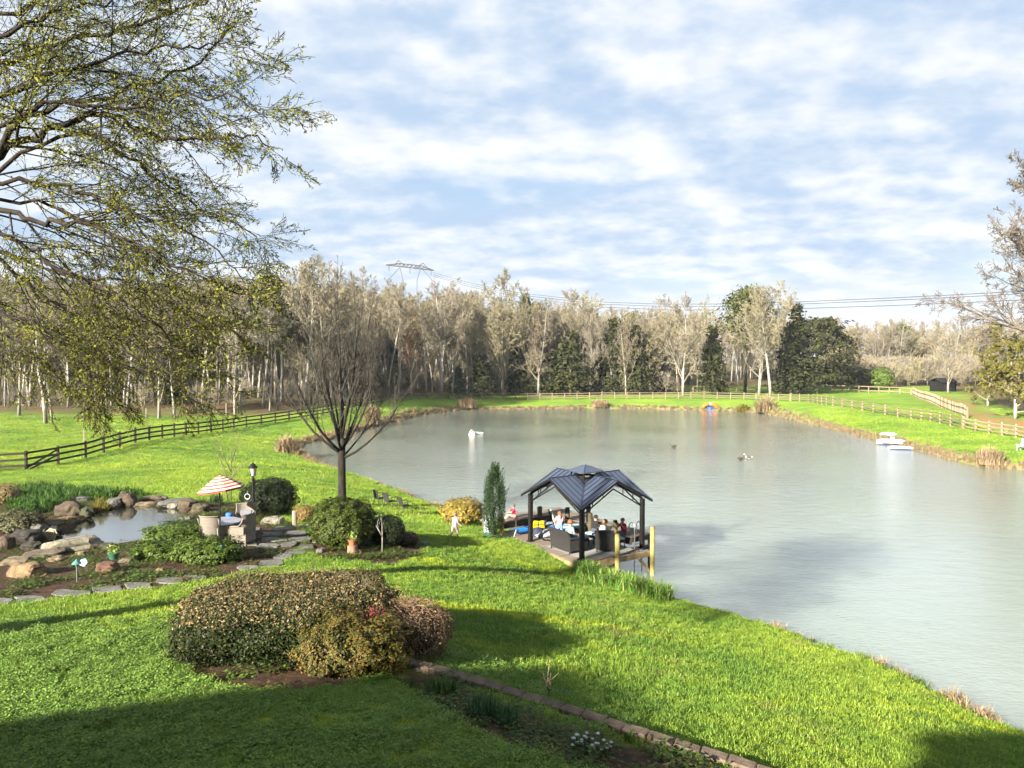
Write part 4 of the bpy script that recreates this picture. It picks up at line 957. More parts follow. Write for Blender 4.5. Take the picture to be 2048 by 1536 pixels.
# bed of iris leaves behind the garden pond: too many blades to count
def iris_bed():
    r = np.random.default_rng(14); P = gpoly([(15, 1030), (20, 985), (90, 978), (160, 985), (240, 988), (300, 994), (240, 1000), (160, 1002), (120, 1016), (60, 1036)], 1); x0, y0 = P.min(0); x1, y1 = P.max(0)
    x = r.uniform(x0, x1, 2600); y = r.uniform(y0, y1, 2600); k = inside(P, x, y); x, y = x[k][:420], y[k][:420]
    pr = [proto('iris', blades('iris', (0, 0, 0), 22, .14, .62, .038, IRIS, None, seed=20 + i, lean=.5, cat=None).data) for i in range(3)]
    for o in [o for o in COL.objects if o.name.startswith('iris') and o.parent is None]: bpy.data.objects.remove(o)
    n = len(x); scatter('iris_bed', np.c_[x, y, height_np(x, y)], np.c_[np.zeros(n), np.zeros(n), r.uniform(0, 6.28, n)], r.uniform(.7, 1.15, n), r.integers(0, 3, n), pr, 'thick bed of green iris leaves behind the garden pond')
    # lush blades at the near corner of the dock
    L = [gp(*q) for q in ((1165, 1150), (1200, 1163), (1250, 1180), (1295, 1193), (1335, 1203))]; X = []; 
    for i in range(230):
        t = r.random() * (len(L) - 1.001); k = int(t); q = L[k].lerp(L[k + 1], t - k); X.append((q.x + r.normal(0, .16), q.y + r.normal(.12, .22)))
    X = np.array(X); pr2 = [proto('dock_blade', blades('dockblade', (0, 0, 0), 26, .13, .5, .022, leafmat('dock_blades', [(0.05, 0.13, 0.02), (0.11, 0.22, 0.03), (0.2, 0.3, 0.06), (0.3, 0.28, 0.1)], .3, .2), None, seed=30 + i, lean=.5, cat=None).data) for i in range(2)]
    for o in [o for o in COL.objects if o.name.startswith('dockblade')]: bpy.data.objects.remove(o)
    n = len(X); scatter('bank_blades', np.c_[X, np.maximum(height_np(X[:, 0], X[:, 1]), .05)], np.c_[np.zeros(n), np.zeros(n), r.uniform(0, 6.28, n)], r.uniform(1.1, 1.7, n), r.integers(0, 2, n), pr2, 'lush green blades along the bank at the near corner of the dock')
iris_bed()
# low leaves covering the soil of the garden beds
def ground_cover():
    r = np.random.default_rng(15); X = []; Y = []
    for P, n in ((BED_POND, 3600), (BED_TREE, 420), (BED_EDGE, 360), (BED_HEDGE, 120)):
        x0, y0 = P.min(0); x1, y1 = P.max(0); x = r.uniform(x0, x1, n * 2); y = r.uniform(y0, y1, n * 2)
        nz = np.array([mnoise.noise(Vector((a * .8, b * .8, 3.0))) for a, b in zip(x, y)]); k = inside(P, x, y) & ~inside(GP_S, x, y) & (nz > -.12 + .3 * r.random(len(x)))
        for Q in NO_GRASS: k &= ~inside(Q, x, y)
        X.append(x[k][:n]); Y.append(y[k][:n])
    x = np.concatenate(X); y = np.concatenate(Y); rr = random.Random(2); pr = []
    for cols in ([(0.018, 0.03, 0.008), (0.04, 0.055, 0.012), (0.075, 0.095, 0.018)], [(0.035, 0.032, 0.012), (0.07, 0.055, 0.02), (0.12, 0.085, 0.035)], [(0.022, 0.045, 0.009), (0.045, 0.08, 0.013), (0.08, 0.12, 0.02)]):
        A = np.array([(rr.gauss(0, .10), rr.gauss(0, .10), abs(rr.gauss(.03, .035))) for _ in range(60)]); V, F = leaf_quads(A, .026, nrg, .8, .6, np.tile((0, 0, 1.), (60, 1)), .5)
        pr.append(proto('cover', np_mesh('cover', V, F, leafmat('cover%d' % len(pr), cols, .2, .3))))
    n = len(x); scatter('ground_cover', np.c_[x, y, height_np(x, y)], np.c_[np.zeros(n), np.zeros(n), r.uniform(0, 6.28, n)], r.uniform(.7, 1.6, n), r.integers(0, 3, n), pr, 'low creeping leaves and moss covering the garden beds')

# ------------------------------------------------------------------ stone path, patio, edging blocks, rocks
NO_GRASS = []
def stonemat(name, c, moss=.5):
    m, t = newmat(name); co = t.objco(); n1 = t.noise(3.5, 6, .7, co); n2 = t.noise(1.3, 4, .6, t.pos()); cr = t.n('ShaderNodeTexVoronoi'); cr.feature = 'DISTANCE_TO_EDGE'; cr.inputs['Scale'].default_value = 3.5; t.l(co, cr.inputs['Vector'])
    col = t.ramp(n1, [(.3, tuple(x * .5 for x in c)), (.52, c), (.72, tuple(x * 1.45 for x in c))]); col = t.mix(t.ramp(cr.outputs['Distance'], [(0, (.75, .75, .75)), (.045, (0, 0, 0))]), col, tuple(x * .25 for x in c))
    col = t.mix(t.ramp(n2, [(.5, (0, 0, 0)), (.66, (moss, moss, moss))]), col, (0.045, 0.055, 0.018)); t.out(t.principled(col, .92, t.bump(t.noise(14, 7, .75, co), .8, .03), spec=.2).outputs[0]); return m
M_FLAG = stonemat('flagstone_mossy', (0.115, 0.11, 0.10), .7)
M_FLAG_ = solid('flagstone', (0.115, 0.11, 0.10), .85, .35, 3, .4, col2=(0.15, 0.14, 0.125))
def slab(px, py, wpx, dpx, seed, parent, name='flagstone', mat=None, th=.06, inv=None):
    r = random.Random(seed); g = gp(px, py); a = gp(px - wpx / 2, py); b_ = gp(px + wpx / 2, py); c = gp(px, py - dpx / 2); d = gp(px, py + dpx / 2)
    ax = (b_ - a) / 2; ay = (c - d) / 2; n = 8; T = []
    for k in range(n):
        t = 6.283 * k / n + r.uniform(-.2, .2); q = r.uniform(.78, 1.18); p = g + ax * (math.copysign(abs(math.cos(t)) ** .45, math.cos(t)) * q) + ay * (math.copysign(abs(math.sin(t)) ** .45, math.sin(t)) * q); p.z = hz(p.x, p.y) * .5 + g.z * .5 + .035; T.append(p)
    NO_GRASS.append(np.array([tuple(p[:2]) for p in T])); o = parent.location; b = MB(); b.add([p - o for p in T] + [p - o - Vector((0, 0, th + .08)) for p in T], [tuple(range(n))] + [(k, k + n, (k + 1) % n + n, (k + 1) % n) for k in range(n)]); return b.build(name, mat or M_FLAG, parent, bevel=.012)
pth = empty('garden_path', gp(300, 1168)); tag(pth, kind='structure')
for i, (x, y, w, d) in enumerate([(-20, 1204, 90, 13), (60, 1200, 70, 12), (140, 1188, 74, 12), (212, 1180, 66, 12), (278, 1173, 60, 11), (338, 1163, 56, 11), (390, 1156, 44, 9), (498, 1137, 52, 10), (540, 1127, 48, 14), (566, 1114, 40, 10), (590, 1105, 46, 9)]): slab(x, y, w, d, i, pth)
pat = empty('patio', gp(540, 1075)); tag(pat, kind='structure')
for i, (x, y, w, d) in enumerate([(535, 1092, 46, 9), (575, 1090, 40, 8), (612, 1094, 36, 8), (548, 1080, 52, 8), (600, 1079, 50, 9), (640, 1082, 32, 7), (545, 1069, 44, 7), (590, 1067, 48, 8), (570, 1057, 46, 6), (610, 1056, 32, 6), (500, 1088, 30, 8), (470, 1094, 34, 8), (440, 1090, 30, 8), (450, 1079, 40, 7), (495, 1074, 40, 7), (410, 1086, 30, 8), (425, 1070, 36, 6), (465, 1064, 36, 6), (505, 1060, 34, 6)]): slab(x, y, w, d, 40 + i, pat)
M_BLK = solid('concrete_edging', (0.105, 0.078, 0.058), .92, .4, 8, .6)
edg = empty('garden_edging', gp(1060, 1405), 0, 'curved row of brown concrete edging blocks bordering the flower bed', 'edging')
def edging():
    K = [tuple(gp(*q)[:2]) for q in ((792, 1329), (850, 1342), (905, 1358), (960, 1374), (1010, 1391), (1060, 1407), (1110, 1422), (1165, 1440), (1215, 1456), (1265, 1474), (1315, 1490), (1375, 1508), (1435, 1526), (1495, 1546), (1570, 1570))]
    pts = resample(K, .385); r = random.Random(6); b = MB(); b.box((0, 0, 0), (.368, .22, .17)); me = b.mesh('block', M_BLK, bevel=.018)
    for i in range(len(pts) - 1):
        a, c = pts[i], pts[i + 1]; m = (a + c) / 2; z = hz(*m); o = link('block', me, edg, Vector((m[0], m[1], z + .045)) - edg.location, (r.uniform(-.04, .04), math.atan2(hz(*a) - hz(*c), .385) + r.uniform(-.03, .03), math.atan2(c[1] - a[1], c[0] - a[0]) + r.uniform(-.04, .04)), (1, r.uniform(.94, 1.06), r.uniform(.95, 1.05)))
    NO_GRASS.append(np.array([tuple(p + np.array([.08, .13])) for p in pts] + [tuple(p - np.array([.08, .13])) for p in pts[::-1]]))
edging()
ground_cover()
ROCKC = {'grey': (0.085, 0.08, 0.073), 'brown': (0.058, 0.042, 0.03), 'tan': (0.135, 0.105, 0.068), 'pale': (0.15, 0.135, 0.105), 'pink': (0.105, 0.076, 0.062), 'dark': (0.03, 0.026, 0.022), 'orange': (0.145, 0.095, 0.052), 'red': (0.095, 0.05, 0.037)}
ROCKM = {k: stonemat('rock_' + k, c) for k, c in ROCKC.items()}
def rock(px, py, wpx, hpx, col, label, dep=.75, seed=None, flat=False, lift=0.0):
    seed = seed or int(px * 7 + py); r = random.Random(seed); g = gp(px, py); s = g.y / FPX; w = wpx * s / 2; h = max(hpx * s * (.55 if flat else .8), .08); d = w * dep
    bm = bmesh.new(); bmesh.ops.create_icosphere(bm, subdivisions=3, radius=1)
    for v in bm.verts:
        p = v.co.copy(); q = Vector((math.copysign(abs(p.x) ** .7, p.x), math.copysign(abs(p.y) ** .7, p.y), math.copysign(abs(p.z) ** (.45 if flat else .75), p.z)))
        n = mnoise.fractal(q * 1.3 + Vector((seed * .37, 0, 0)), 1, 2, 3) * .28 + .05 * mnoise.fractal(q * 5 + Vector((seed, 0, 0)), 1, 2, 3) - .10 * abs(mnoise.noise(q * 2.1 + Vector((0, seed, 0)))); q *= (1 + n); v.co = Vector((q.x * w, q.y * d, q.z * h))
    me = bpy.data.meshes.new('rock'); bm.to_mesh(me); bm.free(); me.materials.append(ROCKM[col])
    o = link('rock', me, None, g + Vector((0, d * .3, h * .35 + lift)), (r.uniform(-.08, .08), r.uniform(-.08, .08), r.uniform(-.5, .5))); tag(o, label, 'rock', 'rocks of the water garden'); return o
for a in [(158, 1004, 38, 14, 'grey', 'flat grey slab left of the reed clump at the pond back rim', .8, None, True), (252, 1008, 36, 22, 'brown', 'pointed brown rock behind the garden pond right of the reed clump'),
          (308, 1001, 44, 10, 'pink', 'flat pinkish stone at the very back of the garden pond', .8, None, True), (288, 1011, 48, 9, 'tan', 'long low tan stone at the back waterline of the garden pond', .5, None, True), (347, 1008, 62, 11, 'grey', 'long flat grey slab on the far right rim of the garden pond', .7, None, True),
          (373, 1017, 42, 17, 'brown', 'brown boulder at the right end of the long grey slab'), (345, 1016, 22, 9, 'pale', 'small pale stone under the long grey slab'), (137, 1030, 52, 24, 'brown', 'bulky brown boulder in front of the iris leaves'),
          (128, 1044, 34, 12, 'orange', 'rusty stone below the bulky brown boulder', .8, None, True), (94, 1052, 56, 12, 'brown', 'flat brown stone on the left shore of the garden pond', .8, None, True), (76, 1064, 34, 14, 'grey', 'grey stone below the flat brown one on the left shore'),
          (48, 1080, 64, 18, 'dark', 'dark wet ledge at the left inlet of the garden pond'), (4, 1100, 44, 26, 'brown', 'brown boulder cut by the left picture edge'), (142, 1100, 108, 22, 'pale', 'largest pale boulder lying along the near rim of the garden pond', .45),
          (214, 1100, 38, 11, 'dark', 'dark rounded stone right of the largest pale boulder'), (82, 1114, 76, 14, 'pink', 'broad pinkish slab below the stone flower disc', .8, None, True), (26, 1128, 56, 12, 'tan', 'flat tan slab at the left of the broad pinkish one', .8, None, True),
          (48, 1152, 74, 24, 'orange', 'tan orange boulder lowest at the left beside the path', .7), (212, 1146, 44, 20, 'red', 'reddish block under the green flower pot', .8), (160, 1112, 22, 9, 'tan', 'small tan stone behind the blue flower ornament'),
          (350, 1052, 20, 9, 'dark', 'small dark stone on the right shore of the garden pond'), (352, 1076, 44, 8, 'grey', 'flat grey stone between the junipers and the wicker chair', .8, None, True), (388, 1082, 36, 17, 'dark', 'dark rock left of the near wicker chair'),
          (320, 1146, 18, 9, 'orange', 'round orange stone in front of the junipers'), (546, 1048, 40, 15, 'pale', 'whitish rock behind the patio left of the rusty shrub', .5), (812, 1088, 16, 7, 'pale', 'pale pebble right of the dark shrubs'), (640, 1104, 16, 7, 'grey', 'grey pebble at the foot of the boxwood'), (850, 1090, 22, 5, 'grey', 'flat pebble at the right tip of the shrub bed'),
          (30, 1040, 52, 9, 'pale', 'flat pale stone left of the bulky brown boulder', .8, None, True), (110, 1122, 30, 8, 'tan', 'low tan stone below the broad pinkish slab'), (250, 1124, 26, 7, 'pink', 'small pinkish stone right of the green flower pot'),
          (172, 1030, 30, 14, 'dark', 'dark wet stone at the back left waterline beside the reed clump'), (106, 1066, 30, 12, 'dark', 'dark wet stone at the left waterline'), (60, 1098, 40, 14, 'dark', 'dark stone filling the left inlet of the garden pond'), (228, 1010, 30, 12, 'grey', 'grey stone right behind the reed clump'), (400, 1022, 36, 13, 'brown', 'brown stone right of the brown boulder at the long slab end'), (372, 1042, 30, 8, 'grey', 'low grey stone at the right corner of the garden pond')]: rock(*a)
# ------------------------------------------------------------------ the wood: trees one can tell apart, from left to right
def place(px, py, top):
    g = gp(px, py); H = CAM_Z + (715 - top) / FPX * g.y - g.z; return g, H
TREES = [
 (38, 832, 615, 'tall0', 1.0, 'straight pale trunked tree nearest the left edge of the wood'),
 (92, 847, 575, 'tall1', 1.1, 'thick pale twin trunk standing foremost in the left pasture'),
 (104, 848, 600, 'slim0', 1.0, 'slender pale stem leaning beside the thick twin trunk'),
 (168, 842, 630, 'slim1', 1.0, 'thin straight trunk between the twin trunk and the left multi stemmed tree'),
 (214, 838, 615, 'slim0', 1.0, 'thin pale trunk just right of the thin straight trunk in the left pasture'),
 (60, 812, 595, 'tall2', 1.0, 'grey bare tree set back behind the leftmost pale trunk'),
 (140, 812, 585, 'tall0', 1.0, 'grey bare tree set back right of the twin trunk'),
 (255, 815, 590, 'tall1', 1.0, 'grey bare tree in the gap of the left wood'),
 (318, 838, 615, 'broad0', 0.8, 'bushy multi stemmed pale tree on the pasture edge behind the hanging branches'),
 (350, 838, 620, 'tall2', 1.0, 'pale tree with a dark base right of the bushy multi stemmed one'),
 (392, 824, 615, 'slim1', 1.1, 'crooked thin trunk in front of the brown bank'),
 (418, 822, 635, 'slim0', 0.9, 'dark thin trunk right of the crooked one before the brown bank'),
 (434, 800, 600, 'tall0', 0.9, 'pale trunk halfway up the brown leafy bank'),
 (470, 832, 600, 'broad1', 0.75, 'clump of three pale stems leaning apart by the brown rail fence'),
 (484, 830, 610, 'slim1', 1.2, 'pale stem slanting right out of the three stem clump'),
 (526, 816, 605, 'tall1', 0.9, 'pale trunk with forked crown right of the three stem clump'),
 (540, 822, 615, 'slim0', 1.1, 'thin leaning pale trunk close behind the rail fence'),
 (556, 820, 625, 'slim1', 1.0, 'dark leaning trunk behind the rail fence left of the waterside tree'),
 (610, 815, 535, 'tall2', 1.0, 'tall pale trunk seen through the left twigs of the waterside tree'),
 (634, 812, 540, 'slim0', 1.0, 'slim pale trunk behind the waterside tree, its left side'),
 (650, 810, 545, 'tall0', 0.8, 'slim pale tree behind the main stem of the waterside tree'),
 (690, 806, 560, 'tall1', 0.9, 'bare tree hidden behind the crown of the waterside tree'),
 (740, 800, 556, 'slim1', 1.0, 'bare tree behind the right side of the waterside tree'),
 (777, 796, 600, 'slim0', 1.2, 'slanting white trunk just right of the waterside tree'),
 (797, 795, 585, 'tall2', 0.9, 'white trunked tree next to the slanting white trunk'),
 (822, 790, 640, 'red0', 0.9, 'tree with rusty red buds among grey trees'),
 (852, 794, 600, 'slim1', 1.0, 'slender pale tree between the rusty tree and the tall straight one'),
 (883, 794, 585, 'tall0', 1.15, 'tall straight pale tree rising over the far fence left of centre'),
 (905, 792, 600, 'slim0', 1.0, 'thin pale trunk close right of the tall straight tree'),
 (940, 788, 610, 'tall1', 0.9, 'grey bare tree left of the broad yellowish tree'),
 (1005, 792, 578, 'bud0', 1.0, 'broad yellowish budding tree at the middle of the far bank'),
 (1076, 793, 620, 'broad0', 0.95, 'broad pale tree with three spreading stems right of the yellowish tree'),
 (1060, 788, 600, 'bud1', 0.8, 'yellow tinged tree behind the three spreading stems'),
 (1130, 780, 600, 'tall2', 1.0, 'high rounded grey crown between yellowish tree and dark cedars'),
 (1180, 790, 668, 'broad1', 0.7, 'small pale forked tree in front of the widest dark cedar'),
 (1205, 786, 655, 'slim1', 1.2, 'thin grey tree right of the small forked one'),
 (1172, 778, 588, 'tall0', 1.1, 'wide fan shaped grey crown standing highest right of centre'),
 (1252, 790, 650, 'broad0', 0.7, 'pale low branched tree in front of the far fence right of centre'),
 (1300, 788, 655, 'slim0', 1.3, 'grey tree with thin limbs right of the low branched one'),
 (1330, 782, 612, 'tall1', 0.9, 'tall grey tree behind the broad pale tree near the cedars'),
 (1366, 792, 612, 'broad1', 0.95, 'broad pale bare tree left of the narrow dark cedar'),
 (1395, 786, 622, 'bud1', 0.7, 'beige crowned tree touching the narrow dark cedar'),
 (1518, 790, 600, 'broad0', 1.0, 'broad bare tree with pale twigs below the tall pine'),
 (1541, 792, 590, 'tall2', 1.1, 'bare tree with a dark trunk right beside the broad one below the pine'),
 (1565, 786, 580, 'slim1', 1.1, 'thin bare tree between the pine and the big round cedar'),
 (1716, 778, 704, 'broad1', 0.8, 'small white stemmed tree behind the clipped round shrubs'),
 (1896, 786, 670, 'broad0', 1.0, 'pale bare vase shaped tree beside the dark shed'),
]
for px, py, top, key, wd, lab in TREES:
    g, H = place(px, py, top); tree(key, g, H, lab, wd, 'bare trees of the wood', name='bare_tree')
EVER = [
 (965, 792, 712, 'cedar0', 1.15, 'low dark cedar left of the broad yellowish tree'),
 (1035, 788, 690, 'cedar1', 1.1, 'dark cedar half hidden behind the broad pale three stemmed tree'),
 (1140, 790, 668, 'cedar0', 1.35, 'widest dark cedar at the middle of the far bank'),
 (1105, 790, 705, 'cedar1', 1.2, 'dark cedar tucked left of the widest one'),
 (1228, 786, 640, 'cedar1', 0.95, 'upright dark cedar behind the thin grey trees right of centre'),
 (1270, 788, 655, 'cedar0', 0.9, 'dim cedar left of the broad pale bare tree'),
 (1424, 790, 655, 'cedar1', 0.85, 'narrow dark cedar between two broad bare trees'),
 (915, 790, 735, 'cedar1', 1.2, 'small dark cedar at the foot of the tall straight pale tree'),
 (1590, 786, 612, 'cedar1', 0.75, 'pointed cedar top left of the big round cedar'),
 (1634, 787, 634, 'cedar2', 1.12, 'big round dark cedar standing free on the right'),
 (1580, 788, 690, 'cedar0', 1.2, 'lower dark cedar at the left foot of the big round one'),
 (1052, 770, 593, 'cedar1', 0.5, 'lone evergreen tip poking over the skyline'),
]
for px, py, top, key, wd, lab in EVER:
    g, H = place(px, py, top); tree(key, g, H, lab, wd, 'dark evergreens of the wood', name='cedar_tree')
g, H = place(1490, 786, 578); tree('pine0', g, H, 'tall pine with a clumped green top above the bare trees', 1.0, name='pine_tree')
for px, top, wd, lab in ((1800, 672, .9, 'distant dark conifer, leftmost of three beyond the round shrubs'), (1826, 680, .9, 'distant dark conifer, middle one of three beyond the round shrubs'), (1848, 700, 1.0, 'distant dark conifer, rightmost and lowest of three beyond the round shrubs')):
    g = ground(*at(px, 720, 225)[:2]); tree('cedar0', g, CAM_Z + (715 - top) / FPX * g.y - g.z, lab, wd, 'distant conifers', name='conifer')

# the mass of trees behind, which reads as one wood
def wood_mass():
    keys = ['tall0', 'tall1', 'tall2', 'slim0', 'slim1', 'broad0', 'bud0', 'bud1', 'red0', 'cedar0', 'pine0', 'brush0']
    protos = []
    for k in keys:
        a, b, h = PROTO[k]; bm = bmesh.new(); bm.from_mesh(a); n1 = len(bm.faces); bm.from_mesh(b)
        bm.faces.ensure_lookup_table()
        for i, f in enumerate(bm.faces): f.material_index = 0 if i < n1 else 1
        me = bpy.data.meshes.new(k + '_joined'); bm.to_mesh(me); bm.free(); me.materials.append(a.materials[0]); me.materials.append(b.materials[0]); protos.append(proto(k, me))
    r = np.random.default_rng(8); X, Y, S, I = [], [], [], []
    def area(n, fx, fy, weights, smin, smax):
        px = r.uniform(*fx, n * 4); y = r.uniform(*fy, n * 4); x = (px - 1024) / FPX * y
        k = np.where((classify(x, y)[2] > 0.6) | (r.random(n * 4) < 0.01))[0][:n]
        X.extend(x[k]); Y.extend(y[k]); S.extend(r.uniform(smin, smax, len(k))); I.extend(r.choice(len(keys), len(k), p=np.array(weights) / sum(weights)))
    W1 = [5, 5, 5, 4, 4, 2, 2, 2, .6, .8, .35, 0]
    area(190, (-60, 700), (112, 150), W1, .72, 1.0)
    area(190, (-60, 1000), (150, 200), W1, .85, 1.15)
    area(190, (650, 1480), (150, 178), [4, 4, 4, 3, 3, 2, 2, 2, .3, 2.4, .2, 0], .65, .95)
    area(150, (700, 1500), (178, 240), W1, .75, 1.0)
    area(80, (-60, 700), (200, 260), W1, .9, 1.15)
    area(190, (1480, 2120), (205, 275), [4, 4, 4, 4, 4, 3, 2, 1, .3, .6, .1, 0], .72, 1.0)
    # thin brush along the wood's foot
    area(150, (560, 1480), (150, 168), [0] * 11 + [1], .5, 1.0)
    area(120, (-60, 620), (108, 135), [0] * 11 + [1], .4, .8)
    area(170, (1620, 1960), (178, 205), [0] * 11 + [1], .9, 1.6)
    x, y = np.array(X), np.array(Y); z = height_np(x, y) - 0.1
    n = len(x); scatter('wood', np.c_[x, y, z], np.c_[np.zeros(n), np.zeros(n), r.uniform(0, 6.28, n)], np.array(S), np.array(I), protos, 'leafless grey brown wood massed behind the fences')
wood_mass()

# ------------------------------------------------------------------ trees with a shape of their own
# waterside tree
def waterside_tree():
    g = gp(684, 1010); s = g.y / FPX; r = random.Random(21); H = 425 * s
    root = empty('waterside_tree', g, 0, 'bare vase shaped tree standing alone on the near lawn by the water', 'tree')
    t = MB(); h0 = 100 * s
    t.tube([(0, 0, -0.2), (0, 0, .1), (0.01, 0, h0 * .5), (0.0, 0, h0), (0.05, 0, h0 * 1.35)], [.27, .22, .195, .20, .12], 12); t.build('trunk', BARK_LIMB, root, True)
    P = P_(levels=4, seg=[7, 5, 4, 3, 2], wob=[.05, .08, .11, .14, .2], trop=[0.10, .12, .07, .04, 0], n=[10, 6, 4, 0, 0], t0=[.22, .18, .15, .15, 0], lr=[.34, .42, .5, .5, .5], rr=[.5, .55, .6, .6, .6], ang=[(15, 42), (18, 45), (20, 50), (20, 50), (20, 50)], rmin=.0075, taper=[.9, .85, .7, .6, .5])
    P['shape'] = lambda t: 1.2 - .7 * t
    out = []
    for k in range(19):
        a = 6.283 * k / 19 * 2.4 + r.uniform(-.3, .3); f = (k + .5) / 19; tilt = R(5 + 72 * (1 - f) ** 1.25); L = H * (0.74 - 0.20 * (1 - f)) * r.uniform(.92, 1.06)
        z = h0 * (0.92 + 0.45 * f); d = Vector((math.cos(a) * math.sin(tilt), math.sin(a) * math.sin(tilt), math.cos(tilt)))
        Q = dict(P); Q['r0'] = 0.068 * r.uniform(.8, 1.2) + .018 * f; Q['dir'] = d; Q['trop'] = [0.10 + 0.07 * (1 - f)] + P['trop'][1:]
        out += grow_tree(r, L, Q, (0, 0, z))
    ma, mb = tree_meshes('waterside', out, BARK_LIMB, BARK_LIMB, r, (6, 4, 3, 3), 1)
    link('limbs', ma, root); link('crown', mb, root, None).data.materials[0] = twigmat('dark_twigs', [(0.045, 0.039, 0.032), (0.06, 0.052, 0.042)])
waterside_tree()

# leafy tree reaching in from the left
def leafy_tree():
    r = random.Random(33); nr = np.random.default_rng(34)
    K = .74
    def zk(z): return CAM_Z + (z - CAM_Z) * K
    TX, TY = -12.6, 12.4
    base = ground(TX, TY)
    root = empty('leafy_tree', base, 0, 'large tree in young yellow green leaf arching in from the left', 'tree')
    off = Vector(base)
    t = MB(); top = Vector((TX + .3, TY - .3, zk(15.5)))
    t.tube([base - off - Vector((0, 0, .4)), base - off + Vector((0, 0, .5)), Vector((TX + .1, TY - .1, 8)) - off, top - off, Vector((TX + .2, TY - .2, zk(21))) - off], [.45, .36, .30, .22, .08], 12); t.build('trunk', BARK_DARK, root, True)
    def limb(z0, pts, r0, r1, dep):
        p1 = at(pts[0][0], pts[0][1], K * dep[0]); p2 = at(pts[1][0], pts[1][1], K * (dep[0] + (dep[1] - dep[0]) / (len(pts) - 1))); A = [Vector((TX + .1, TY - .1, max(5.2, p1.z - 1.2))), p1 + (p1 - p2).normalized() * 2.2 - Vector((0, 0, .15))]; r0 *= .36; r1 *= .45
        for i, (x, y) in enumerate(pts):
            x = x if x < 200 else 200 + (x - 200) * .86
            A.append(at(x, y, K * (dep[0] + (dep[1] - dep[0]) * i / (len(pts) - 1))))
        # smooth
        B = []
        for i in range(len(A) - 1):
            p0 = A[max(0, i - 1)]; p1 = A[i]; p2 = A[i + 1]; p3 = A[min(len(A) - 1, i + 2)]
            for q in range(4):
                u = q / 4; B.append(0.5 * ((2 * p1) + (p2 - p0) * u + (2 * p0 - 5 * p1 + 4 * p2 - p3) * u * u + (3 * p1 - p0 - 3 * p2 + p3) * u ** 3))
        B.append(A[-1])
        for i in range(6, len(B)): B[i] = B[i] + Vector((r.gauss(0, .03), r.gauss(0, .05), r.gauss(0, .035)))
        return ([b - off for b in B], r0, r1)
    LB = [limb(10.5, [(0, 310), (80, 275), (170, 232), (250, 243), (340, 275), (440, 278), (530, 270), (600, 292)], .20, .02, (15.5, 14)),
          limb(11.0, [(0, 290), (60, 230), (190, 195), (280, 172), (400, 140), (500, 60)], .17, .02, (15.8, 15)),
          limb(10.0, [(0, 365), (110, 372), (190, 395), (270, 430), (360, 450), (470, 500), (540, 560)], .12, .015, (15, 14.2)),
          limb(9.5, [(0, 430), (80, 440), (160, 450), (270, 480), (380, 535), (480, 570), (560, 600)], .14, .015, (14.5, 13.5)),
          limb(10.2, [(0, 340), (150, 262), (250, 300), (340, 360), (440, 420), (520, 450), (580, 480)], .12, .015, (16.5, 16)),
          limb(9.0, [(0, 470), (90, 520), (180, 560), (280, 620), (380, 690), (470, 740)], .12, .012, (14, 13.6)),
          limb(8.8, [(0, 520), (80, 590), (170, 640), (260, 700), (330, 750), (380, 790)], .11, .012, (15, 15)),
          limb(9.2, [(0, 500), (120, 545), (250, 560), (360, 610), (450, 640), (530, 660)], .10, .012, (16.5, 16.2)),
          limb(8.5, [(-60, 600), (40, 640), (120, 700), (190, 750), (230, 790)], .10, .012, (14, 13.5)),
          limb(8.3, [(-60, 640), (20, 680), (90, 720), (140, 790)], .09, .012, (16, 16)),
          limb(14.0, [(0, 130), (120, 90), (260, 60), (390, 20), (480, -20)], .15, .02, (15.5, 14.6)),
          limb(13.0, [(0, 200), (120, 150), (240, 110), (360, 100), (450, 95), (500, 90)], .12, .015, (14.6, 14)),
          limb(15.5, [(0, 40), (100, -10), (220, -60), (340, -110)], .14, .02, (15.5, 15)),
          limb(15.0, [(-20, 80), (80, 40), (200, 0), (300, -50)], .12, .015, (14, 13.6)),
          limb(12.0, [(0, 245), (130, 205), (260, 215), (380, 195), (500, 190), (590, 230)], .12, .015, (14.5, 13.6)),
          limb(9.8, [(0, 400), (100, 410), (230, 470), (330, 540), (400, 600), (440, 660)], .10, .012, (15.6, 15.6))]
    P = P_(levels=4, seg=[8, 6, 5, 3, 2], wob=[.05, .10, .12, .15, .2], trop=[0, -0.03, -0.04, -0.01, 0], n=[21, 8, 5, 0, 0], t0=[.22, .15, .1, .1, 0], lr=[.20, .48, .5, .5, .5], rr=[.4, .5, .55, .6, .6], ang=[(20, 50), (20, 50), (20, 55), (20, 50), (20, 50)], rmin=.0035, taper=[.9, .85, .7, .6, .5], flat=True)
    P['shape'] = lambda t: 1.3 - .95 * t
    br = grow_tree(r, 1, P, limbs=LB)
    ma, mb = tree_meshes('leafy', br, BARK_LIMB, BARK_LIMB, r, (8, 5, 3, 3), 1)
    link('limbs', ma, root); link('crown', mb, root)
    pts = []
    for p, rad, lev in br:
        if lev < 1: continue
        n = len(p) - 1; L = (p[-1] - p[0]).length; m = int(L * (4 if lev == 1 else 12 if lev == 2 else 21) + r.random())
        for _ in range(m):
            t_ = r.random() * n; i = min(int(t_), n - 1); q = p[i].lerp(p[i + 1], t_ - i)
            pts.append(q + Vector((r.gauss(0, .018), r.gauss(0, .018), r.gauss(-.015, .018))))
    A = np.array([tuple(p) for p in pts]); print('leafy leaves', len(A))
    print(len(A)); V, F = leaf_quads(A, 0.0185, nr, 0.0, 0.5, None, 0, 0.4)
    link('leaves', np_mesh('leaves', V, F, leafmat('young_leaves', [(0.11, 0.12, 0.018), (0.15, 0.158, 0.022), (0.195, 0.197, 0.03), (0.235, 0.23, 0.042)], 0.5, 0.3)), root)
leafy_tree()

